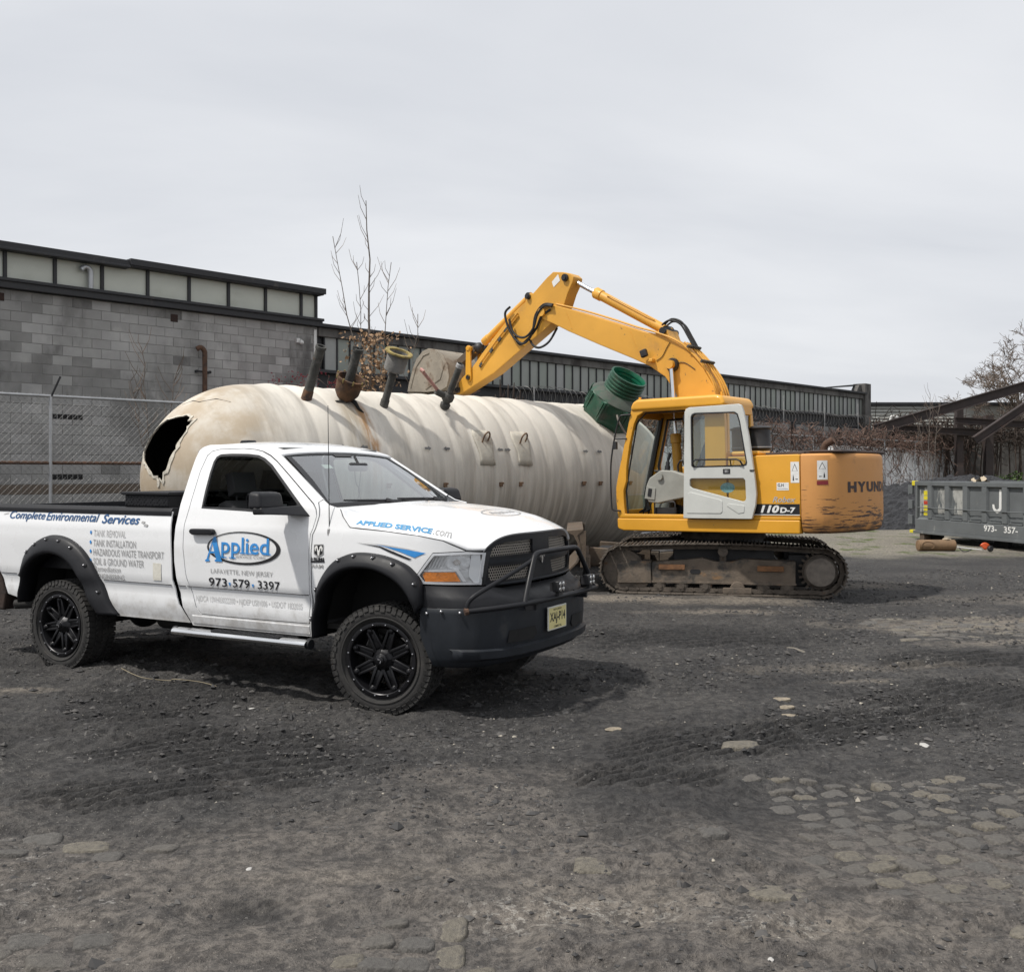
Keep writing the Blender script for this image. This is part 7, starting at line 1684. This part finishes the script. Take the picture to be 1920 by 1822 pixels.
poly_on('emblem_mark', ram_h, gm_(.010), m_chrome, em, .05)
# ---- headlights
hl = [(.331, 1.074), (.452, 1.238), (.662, 1.250), (.768, 1.240), (.748, 1.004), (.377, 1.012)]
g_lens = glass('lamp_lens', (.96, .97, .98), .06)
m_refl = M('lamp_reflector', (.80, .82, .84), .2, .25, var=.22, vs=14, bump=.25, bs=18)
m_amber = M('amber_lens', (.75, .22, .012), .2, var=.25, vs=22, bump=.4, bs=60, coat=.5)
m_bezel = M('lamp_bezel', (.76, .77, .79), .3, .1, var=.05)
for s in (-1, 1):
    mir = s > 0
    def hm(off): return lambda x, z: (x, -(Wd(x, z) + off), z)
    h_ = panel('headlight', hl, hm(-.002), m_bezel, TK, [inset(hl, .020)], .025, .012, (2, -4, 1.1), True, 40, mir)
    panel('reflector', inset(hl, .006), hm(-.045), m_refl, h_, (), .03, 0, (2, -4, 1.1), True, 60, mir)
    panel('amber_reflector', [(.392, 1.030), (.371, 1.078), (.385, 1.098), (.594, 1.099), (.628, 1.030)], hm(-.012), m_amber, h_, (), .03, .01, (2, -4, 1.1), True, 40, mir)
    panel('lamp_divider', [(.37, 1.102), (.60, 1.104), (.642, 1.026), (.66, 1.03), (.618, 1.118), (.38, 1.114)], hm(-.014), m_bezel, h_, (), .03, .01, (2, -4, 1.1), True, 40, mir)
    panel('inner_bezel', [(.735, 1.235), (.752, 1.010), (.70, 1.022), (.672, 1.07), (.688, 1.225)], hm(-.018), M('lamp_silver', (.82, .84, .86), .3, .1, var=.05) if 'lamp_silver' not in bpy.data.materials else bpy.data.materials['lamp_silver'], h_, (), .03, .008, (2, -4, 1.1), True, 40, mir)
    for (cx_, cz_, r1, r2, mt) in ((.60, 1.175, .085, .058, m_refl), (.60, 1.172, .022, .022, m_chrome)):
        panel('lamp_bowl', [(cx_ + r1 * math.cos(a), cz_ + r2 * math.sin(a)) for a in np.linspace(0, 2 * PI, 20, endpoint=False)], hm(-.032 if r1 > .05 else -.026), mt, h_, (), .03, .008, (2, -4, 1.1), True, 40, mir)
    for i in range(5): panel('lamp_flute', [(.405 + i * .022, 1.13), (.414 + i * .022, 1.13), (.455 + i * .022, 1.215), (.446 + i * .022, 1.215)], hm(-.03), m_bezel, h_, (), .03, .008, (2, -4, 1.1), True, 40, mir)
    panel('lens', hl, hm(.003), g_lens, h_, (), .03, 0, (2, -4, 1.1), True, 60, mir)
    panel('lamp_gasket', [(.325, 1.07), (.447, 1.245), (.662, 1.258), (.785, 1.247), (.762, 1.0), (.742, 1.0), (.764, 1.244), (.662, 1.251), (.452, 1.239), (.332, 1.074), (.372, 1.006), (.36, 1.0)], hm(-.006), m_blk, h_, (), .03, .01, (2, -4, 1.1), True, 40, mir)
# ---- brush guard
bg_ = MB().tube(curve_pts([(.76, -.985, .835), (.80, -.965, .838), (.95, -.83, .855), (1.035, -.68, .865), (1.075, -.35, .868), (1.08, 0, .868), (1.075, .35, .868), (1.035, .68, .865), (.95, .83, .855), (.80, .965, .838), (.76, .985, .835)], 5), .021, 12).obj('brush_guard', m_flare, TK)
MB().tube(curve_pts([(1.045, -.62, .87), (1.035, -.57, .95), (1.01, -.42, 1.16), (1.005, -.375, 1.205), (1.005, -.30, 1.222), (1.01, 0, 1.226), (1.005, .30, 1.222), (1.005, .375, 1.205), (1.01, .42, 1.16), (1.035, .57, .95), (1.045, .62, .87)], 5), .021, 12).obj('guard_hoop', m_flare, bg_)
for s in (-1, 1):
    MB().tube(curve_pts([(.765, s * .985, .85), (.775, s * .975, .90), (.82, s * .93, .955), (.92, s * .70, 1.06), (.99, s * .45, 1.155), (1.0, s * .40, 1.18)], 5), .017, 10).obj('guard_brace', m_flare, bg_)
    MB().cyl((.755, s * 1.0, .832), (.775, s * .98, .837), .027, n=10).obj('rusty_tube_end', m_rust, bg_)
    MB().b2(.93, 1.06, s * .45 - .012, s * .45 + .012, .80, .86).obj('guard_mount', m_flare, bg_)
for y in (-.17, .40):
    ld = MB().box((1.105, y, .955), (.055, .115, .085)).obj('lamp_pod', m_blk, bg_, bevel=.008)
    for i in range(6): MB().b2(1.055, 1.078, y - .055 + i * .02, y - .048 + i * .02, .92, .99).obj('cooling_fin', m_blk, ld)
    for dz_ in (-.02, .02):
        for dy_ in (-.028, .028): MB().lathe([(0, .018), (.004, .017), (.006, .001)], (1.132, y + dy_, .955 + dz_), (1, 0, 0), 10).obj('led_lens', m_chrome, ld)
    MB().b2(1.09, 1.12, y - .03, y + .03, .885, .915).obj('pod_bracket', m_blk, ld)
# ---- antenna
an = MB().lathe([(0, .022), (.05, .016), (.06, .006)], (-.494, -.975, 1.345), (0, -.1, 1), 10).obj('antenna', m_galv_old, TK)
MB().tube([(-.494, -.98, 1.39), (-.50, -.98, 1.9), (-.508, -.98, 2.36)], [.004, .0032, .0025], 6).obj('antenna_mast', m_blk, an)
# ---- lettering
dm = side(.0045)
def T_(name, s, x0, x1, z0, z1, mat, **k): return text_on(name, s, x0, x1, z0, z1, dm, mat, TK, **k)
T_('bed_lettering', 'Complete', -4.40, -3.88, 1.372, 1.468, m_navy, shear=.25, bold=.012); T_('bed_lettering', 'Environmental', -3.86, -3.135, 1.388, 1.468, m_navy, shear=.25, bold=.012); T_('bed_lettering', 'Services', -3.09, -2.605, 1.378, 1.460, m_navy, shear=.25, bold=.02)
poly_on('lettering_flourish', [[(-2.585, 1.395), (-2.55, 1.385), (-2.53, 1.405), (-2.57, 1.41)], [(-2.55, 1.37), (-2.50, 1.362), (-2.49, 1.38), (-2.53, 1.388)], [(-4.50, 1.428), (-4.43, 1.44), (-4.42, 1.447), (-4.49, 1.436)]], dm, m_gry, TK)
for s_, x1, z in (('TANK REMOVAL', -2.765, 1.258), ('TANK INSTALLATION', -2.632, 1.170), ('HAZARDOUS WASTE TRANSPORT', -2.285, 1.088), ('SOIL & GROUND WATER', -2.533, 1.004)):
    T_('bed_list', s_, -3.185, x1, z, z + .062, m_ltg if 'REM' in s_ else m_gry)
    poly_on('list_bullet', [[(-3.222 + .012 * math.cos(a), z + .036 + .017 * math.sin(a)) for a in np.linspace(0, 2 * PI, 10, endpoint=False)]], dm, m_blu, TK)
T_('bed_list', 'Remediation', -3.168, -2.828, .945, .995, m_gry); T_('bed_list', 'ENGINEERING', -3.13, -2.782, .876, .926, m_gry)
poly_on('faded_stamp', [[(-2.42, .90), (-2.32, .90), (-2.32, 1.05), (-2.42, 1.05)]], dm, M('stamp_beige', (.66, .64, .57), .6, var=.1, vs=30), TK)
ell_ = lambda cx_, cz_, rx, rz_, n=48: [(cx_ + rx * math.cos(a), cz_ + rz_ * math.sin(a)) for a in np.linspace(0, 2 * PI, n, endpoint=False)]
V, F = fill2d(ell_(-1.372, 1.215, .402, .136), [ell_(-1.385, 1.219, .372, .122)], .05)
MB().add([dm(*p) for p in V], F).obj('logo_oval', m_dk, TK, smooth=False, fix=False)
dm2 = side(.0062)
Ag = [[(-1.700, 1.30), (-1.676, 1.30), (-1.612, 1.115), (-1.604, 1.107), (-1.604, 1.094), (-1.685, 1.094), (-1.685, 1.107), (-1.668, 1.113), (-1.684, 1.162), (-1.742, 1.162), (-1.758, 1.116), (-1.744, 1.107), (-1.744, 1.094), (-1.795, 1.090), (-1.795, 1.103), (-1.778, 1.110)]]
V, F = fill2d(Ag[0], [[(-1.736, 1.178), (-1.690, 1.178), (-1.712, 1.245)]], .04)
MB().add([dm2(*p) for p in V], F).obj('logo_letter', m_blu, TK, smooth=False, fix=False)
text_on('logo_letters', 'pplied', -1.612, -1.092, 1.125, 1.303, dm2, m_blu, TK, bold=.012)
sf = []
for x, z, w in ((-1.612, 1.128, .06), (-1.512, 1.128, .06), (-1.395, 1.170, .055), (-1.325, 1.170, .055), (-1.105, 1.170, .035)): sf.append([(x - .012, z), (x + w, z), (x + w, z + .009), (x - .012, z + .009)])
poly_on('logo_serif', sf, dm2, m_blu, TK, .05)
T_('logo_subtitle', 'SERVICE CORP.', -1.455, -1.121, 1.134, 1.158, m_gry)
T_('door_town', 'LAFAYETTE, NEW JERSEY', -1.732, -1.050, .984, 1.034, m_gry)
T_('door_phone', '973', -1.757, -1.552, .886, .958, m_dk, bold=.008); T_('door_phone', '579', -1.488, -1.302, .888, .959, m_dk, bold=.008); T_('door_phone', '3397', -1.214, -.978, .889, .959, m_dk, bold=.008)
poly_on('phone_mark', [[(x, .925), (x + .028, .925), (x + .014, .893)] for x in (-1.535, -1.28)], dm, m_blu, TK)
T_('door_permit', 'NJDCA 13VH03022200 • NJDEP US01006 • USDOT 1832035', -1.928, -.765, .735, .797, m_ltg)
sh2 = [(-.628, 1.272), (-.532, 1.278), (-.532, 1.20), (-.578, 1.172), (-.628, 1.198)]
sb = poly_on('fender_emblem', [sh2], dm, m_gry, TK)
poly_on('fender_emblem_field', [[(-.578 + (x + .578) * .86, 1.228 + (z - 1.228) * .86) for x, z in sh2]], side(.0052), m_dk, sb)
poly_on('fender_emblem_mark', [[(x * .9 - .579, 1.225 + (z - 1.165) * .85) for x, z in ram_h[0]]], dm2, m_wh, sb)
poly_on('fender_badge', [[(-.656, 1.128), (-.522, 1.136), (-.522, 1.152), (-.656, 1.144)]], dm, m_dk, TK)
T_('fender_badge_text', 'HEMI', -.654, -.526, 1.148, 1.172, m_dk, bold=.03); T_('fender_badge_text', 'RAM', -.650, -.535, 1.090, 1.118, m_gry, bold=.03)
poly_on('fender_stripe', [[(-.219, 1.300), (.006, 1.281), (.14, 1.243), (.296, 1.193), (.268, 1.187), (.10, 1.236), (.0, 1.272)]], dm, m_dk, TK)
poly_on('fender_stripe', [[(-.03, 1.292), (.10, 1.276), (.25, 1.262), (.405, 1.241), (.318, 1.205), (.20, 1.243), (.08, 1.272)]], dm, m_blu, TK)
poly_on('fender_stripe', [[(-.15, 1.304), (.05, 1.294), (.20, 1.280), (.37, 1.254), (.25, 1.264), (.10, 1.279), (-.03, 1.294)]], side(.0042), m_ltg, TK)
hm_ = lambda a, b: hood_pt(a, b, .0035)
hl_ = lambda a, b: hood_pt(a - .03 * b, -.95 + .08 * b + .012 * max(0, .4 - a), .004)
text_on('hood_lettering', 'APPLIED SERVICE', .19, .665, 0, 1, hl_, M('decal_teal_blue', (.07, .26, .47), .5), hood, bold=.045)
text_on('hood_lettering', '.com', .675, .80, 0, .95, hl_, m_gry, hood, bold=.01)
V, F = fill2d(ell_(.70, 0, .085, .30), [ell_(.70, 0, .078, .28)], .05); MB().add([hm_(p[0], p[1]) for p in V], F).obj('hood_oval', m_gry, hood, smooth=False, fix=False)
text_on('hood_logo', 'Applied', -.20, .20, 0, 1, lambda a, b: hood_pt(.735 - .065 * b, a, .0035), m_gry, hood, bold=.02)
# ---- tool box across the bed (rests on the rails)
tb = empty('tool_box', (-.5234, 8.5432, 0), (0, 0, -.50222), 'black diamond plate tool box across the front of the truck bed', 'tool box')
MB().prism([(-.80, 1.36), (.80, 1.36), (.93, 1.54), (.93, 1.635), (-.93, 1.635), (-.93, 1.54)], -2.86, -2.32, 0).obj('box_body', m_flare, tb, bevel=.008)
MB().b2(-2.89, -2.29, -.95, .95, 1.635, 1.665).obj('lid', m_flare, tb, bevel=.008)
mb = MB()
for i in range(13):
    for j in range(4):
        x = -2.84 + i * .041 + (.02 if j % 2 else 0); z = 1.553 + j * .022
        mb.box((x, -.932, z), (.020, .004, .006), Matrix.Rotation(.6 if (i + j) % 2 else -.6, 3, 'Y'))
o = mb.obj('tread_pattern', m_flare, tb); tag(o, kind='stuff')
# ================================================================== roll-off dumpster and litter
m_dump = M('grey_dumpster_paint', (.125, .135, .14), .62, var=.12, vs=2, bump=.08, bs=25, grime=((.30, .30, .28), .63, .08, 3.2, (1, 1, .5), .7), grime2=((.15, .10, .07), .70, .06, 6))
m_dump_w = M('peeling_white_patch', (.36, .36, .34), .8, var=.2, vs=6, bump=.3, bs=30, grime=((.10, .11, .115), .46, .1, 5, (1, 1, .35)))
m_ylw = M('yellow_reflector', (.66, .56, .03), .5, var=.15, vs=12)
dp = empty('roll_off_dumpster', (10.93, 27.7, 0), (0, 0, math.atan2(-.979, .205)), 'grey ribbed steel roll-off dumpster with yellow corners and white painted numbers', 'dumpster')
LD = 6.7
MB().b2(.05, LD, .07, .10, .30, 1.50).obj('side_wall', m_dump, dp)
MB().b2(.05, LD, 2.30, 2.33, .30, 1.50).obj('side_wall', m_dump, dp)
MB().b2(.05, LD, .1, 2.3, .28, .32).obj('floor', m_dump, dp)
MB().b2(LD - .05, LD, .1, 2.3, .3, 1.5).obj('front_wall', m_dump, dp)
MB().b2(.03, .07, .1, 2.3, .3, 1.48).obj('door', m_dump, dp)
for y in (0, 2.28): MB().b2(.13, LD + .02, y, y + .12, 1.475, 1.595).obj('top_rail', m_dump, dp, bevel=.012)
MB().b2(.0, .13, -.003, .123, 1.472, 1.60).obj('corner_cap', m_ylw, dp, bevel=.012)
MB().b2(.0, .14, .12, 2.28, 1.475, 1.59).b2(LD - .1, LD, .12, 2.28, 1.475, 1.59).obj('end_rail', m_dump, dp, bevel=.01)
MB().prism([(.0, .27), (.0, .575), (.07, .62), (.09, .62), (.09, .27)], .15, LD, 0).obj('side_skirt', m_dump, dp, bevel=.006)
MB().b2(.10, LD, -.03, .12, .19, .268).obj('bottom_rail', m_dump, dp, bevel=.008)
MB().b2(-.06, .10, -.032, .12, .188, .27).obj('corner_cap', m_ylw, dp, bevel=.008)
for k in range(9):
    x = .70 + .73 * k
    if x > LD - .2: break
    MB().prism([(x, 0), (x + .17, 0), (x + .20, .07), (x - .03, .07)], .605, 1.475, 2).obj('rib', m_dump, dp, bevel=.006)
    MB().prism([(x + .24, .66), (x + .70, .66), (x + .62, .72), (x + .47, .745), (x + .32, .72)], .055, .07).obj('gusset', m_dump, dp)
    MB().b2(x + .22, x + .70, .0, .07, .60, .635).obj('ledge', m_dump, dp)
MB().b2(.16, .24, 0, .07, .605, 1.475).obj('end_post', m_dump, dp, bevel=.006)
MB().tube([(.30, -.012, .89), (2.2, -.02, .888), (4.3, -.014, .898), (LD, -.012, .90)], .014, 6).obj('tarp_bar', m_dump, dp)
for z0_, z1_ in ((1.24, 1.48), (.84, 1.08), (.42, .68)):
    h_ = MB().b2(-.17, .02, -.01, .06, z0_, z1_).obj('hinge', m_dump, dp, bevel=.01); MB().cyl((-.15, .02, z0_ - .02), (-.15, .02, z1_ + .02), .03, n=10).obj('hinge_pin', m_dump, h_)
for x in (.25, 2.9, 5.6):
    for y in (.35, 1.9): MB().b2(x, x + .5, y, y + .12, .02, .2).cyl((x + .1, y, .1), (x + .1, y + .2, .1), .11, n=14).obj('ground_roller', m_under if 'm_under' in globals() else m_blk, dp)
MB().b2(.35, .55, -.0, .2, .0, .19).obj('wood_block', m_timber, dp, bevel=.01)
for x0_, x1_ in ((.93, 1.40), (1.66, 2.10)):
    poly_on('peeling_patch', [[(x0_, .66), (x1_, .66), (x1_ - .02, 1.40), (x0_ + .03, 1.42)]], lambda u, v: (u, .068, v), m_dump_w, dp, .2)
poly_on('notice_board', [[(.28, .66), (.66, .66), (.66, 1.42), (.28, 1.42)]], lambda u, v: (u, .068, v), m_dump_w, dp, .2)
for z0_, z1_, m in ((1.22, 1.34, m_ylw), (1.10, 1.20, m_ylw), (.98, 1.07, M('red_label', (.50, .05, .02), .5)), (.80, .94, m_ylw), (.68, .77, m_ylw)): MB().b2(.45, .68, .060, .067, z0_, z1_).obj('warning_label', m, dp, smooth=False)
poly_on('painted_letter', [[(3.20, 1.06), (3.27, 1.06), (3.30, .965), (3.37, .93), (3.44, .97), (3.45, 1.42), (3.53, 1.42), (3.53, .95), (3.46, .875), (3.37, .85), (3.27, .89), (3.21, .97)]], lambda u, v: (u, .066, v), m_wh, dp, .2)
text_on('painted_number', '973-', 2.98, 3.45, .395, .55, lambda u, v: (u, -.003 + 0 * v, v), m_wh, dp, bold=.02); text_on('painted_number', '357-', 3.70, 4.18, .395, .55, lambda u, v: (u, -.003, v), m_wh, dp, bold=.02)
# rag hanging over the rim
random.seed(41)
rows = []
for i in range(9): rows.append([(2.0 + .6 * j / 10 + random.gauss(0, .02), .3 + .22 * i / 8, 1.60 + .10 * math.sin(j * .9) * math.sin(i * .6 + .4) + random.gauss(0, .02) + (.12 if 4 < j < 8 and i < 5 else 0)) for j in range(11)])
rg = MB().grid(rows).obj('cloth_rag', M('beige_rag', (.45, .38, .28), .9, var=.25, vs=9), None, loc=(10.93, 27.7, 0), rot=(0, 0, math.atan2(-.979, .205))); tag(rg, 'crumpled beige rag lying on the rim of the dumpster', 'rag')
# rusty cylinder
def cylmat():
    m = M('rust_brown_grid', (.20, .125, .068), .8, var=.25, vs=5, bump=.2, bs=40)
    t = m.node_tree; N = t.nodes; K = t.links; b = N['Principled BSDF']; src = b.inputs['Base Color'].links[0].from_socket
    co = N.new('ShaderNodeTexCoord'); w = N.new('ShaderNodeTexWave'); w.inputs['Scale'].default_value = 9; w.inputs['Distortion'].default_value = 2; K.new(co.outputs['Object'], w.inputs[0])
    mx = N.new('ShaderNodeMix'); mx.data_type = 'RGBA'; mx.blend_type = 'MULTIPLY'; K.new(src, mx.inputs[6]); mx.inputs[0].default_value = .18; K.new(w.outputs[0], mx.inputs[7]); K.new(mx.outputs[2], b.inputs['Base Color']); return m
rcx = empty('rusty_cylinder', (9.88, 23.62, 0), (0, 0, .04), 'rusty brown steel cylinder lying on the ground before the dumpster', 'cylinder')
m_rc = cylmat()
o = MB().lathe([(-.435, .001), (-.435, .10), (-.425, .125), (-.41, .13), (.41, .13), (.425, .133), (.435, .125), (.43, .10), (.40, .09), (.40, .001)], (0, 0, .135), (1, 0, 0), 28).obj('drum', m_rc, rcx)
MB().tube([(-.24 + .15 * math.cos(a), -.128 * math.cos(.75 * math.sin(a)) - .004, .135 + .125 * math.sin(.75 * math.sin(a)) + .005) for a in np.linspace(0, 2 * PI, 29)], .012, 6).obj('hatch_ring', m_rc, o)
MB().blob((.24, 0, .275), .06, (1.4, 1, .5), 8, 5, .3).blob((.33, 0, .265), .04, (1.2, 1, .6), 8, 5, .3).obj('weld_lump', M('pale_crust', (.36, .30, .22), .9), o)
# string trimmer
tm = empty('string_trimmer', (10.6, 23.4, 0), (0, 0, -.05), 'string trimmer with orange guard and white shaft lying beside the rusty cylinder', 'trimmer')
MB().tube([(-.30, .05, .11), (.0, .02, .07), (.26, 0, .045)], .012, 8).obj('shaft', m_white_pvc, tm)
MB().tube(curve_pts([(-.26, .05, .10), (-.20, -.02, .02), (-.10, -.06, .02), (.0, -.02, .06)]), .012, 6).obj('loop_handle', m_blk, tm)
m_or = M('orange_plastic', (.60, .09, .02), .5, var=.12, vs=8)
rows = []
for i in range(7):
    a = -.9 + 1.8 * i / 6; rows.append([(.20 + .10 + .16 * r * math.sin(a) * .9, -.06 + .02 * r, .03 + .24 * r * math.cos(a) * (.9 - .1 * r)) for r in np.linspace(.15, 1, 5)])
o = MB().grid(rows).obj('guard', m_or, tm); md = o.modifiers.new('th', 'SOLIDIFY'); md.thickness = .02
MB().lathe([(0, .001), (0, .05), (.02, .07), (.06, .07), (.08, .05), (.08, .001)], (.40, -.02, .075), (.3, -1, .1), 16).obj('line_spool', m_blk, tm)
# straw on the dirt, white scraps
st_ = MB().tube(curve_pts([(x, y, gz(x, y) + .032) for x, y in ((-3.45, 8.95), (-3.2, 8.75), (-2.95, 8.72), (-2.85, 8.55), (-2.6, 8.52), (-2.35, 8.42))], 5), .0035, 5).obj('straw', M('pale_straw', (.26, .22, .15), .9), None); tag(st_, 'long pale straw stalk lying on the dirt by the rear wheel', 'straw')
random.seed(77)
m_tan = M('tan_stone', (.24, .205, .155), .9, var=.3, vs=30, bump=.5, bs=60); m_scrap = M('white_scrap', (.42, .41, .39), .8, var=.15, vs=20)
def stone(x, y, r, mat, label, cat, sq=(1.3, .8, .28), name='stone'):
    o = MB().blob((0, 0, 0), r, sq, 9, 6, .3).obj(name, mat, None, loc=(x, y, gz(x, y) + r * -.05), rot=(0, 0, random.uniform(0, 3)), ang=50); tag(o, label, cat)
stone(2.12, 8.0, .075, m_tan, 'largest tan stone in the short row on the dark dirt', 'stone'); stone(2.11, 7.78, .055, m_tan, 'small tan stone second in the short row on the dirt', 'stone'); stone(2.08, 7.58, .05, m_tan, 'tan pebble nearest the camera in the short row', 'stone')
stone(.72, 7.15, .05, m_tan, 'lone flat tan stone on dark dirt right of the truck shadow', 'stone'); stone(2.75, 6.75, .04, m_scrap, 'flat white scrap on the dark dirt', 'scrap', (1.6, .7, .25), 'white_scrap'); stone(1.0, 6.0, .05, m_tan, 'tan stone sunk in a lump of black dirt', 'stone')
stone(-2.0, 7.85, .03, m_scrap, 'small white scrap on the dirt between the truck wheels', 'scrap', (1.6, .9, .25), 'white_scrap'); stone(-1.2, 4.62, .015, m_scrap, 'tiny white scrap left of the dark pothole', 'scrap', (1.4, .9, .3), 'white_scrap')
stone(1.15, 4.42, .035, m_blk, 'black lump of dirt beside the flat paving slab', 'stone'); stone(2.9, 10.4, .14, m_cob[1], 'flat grey slab fragment out on the dark dirt', 'stone', (1.5, .6, .12), 'slab_fragment')
stone(.95, 3.72, .014, m_scrap, 'small white pebble at the bottom of the yard', 'stone', (1.2, .9, .6), 'pebble')
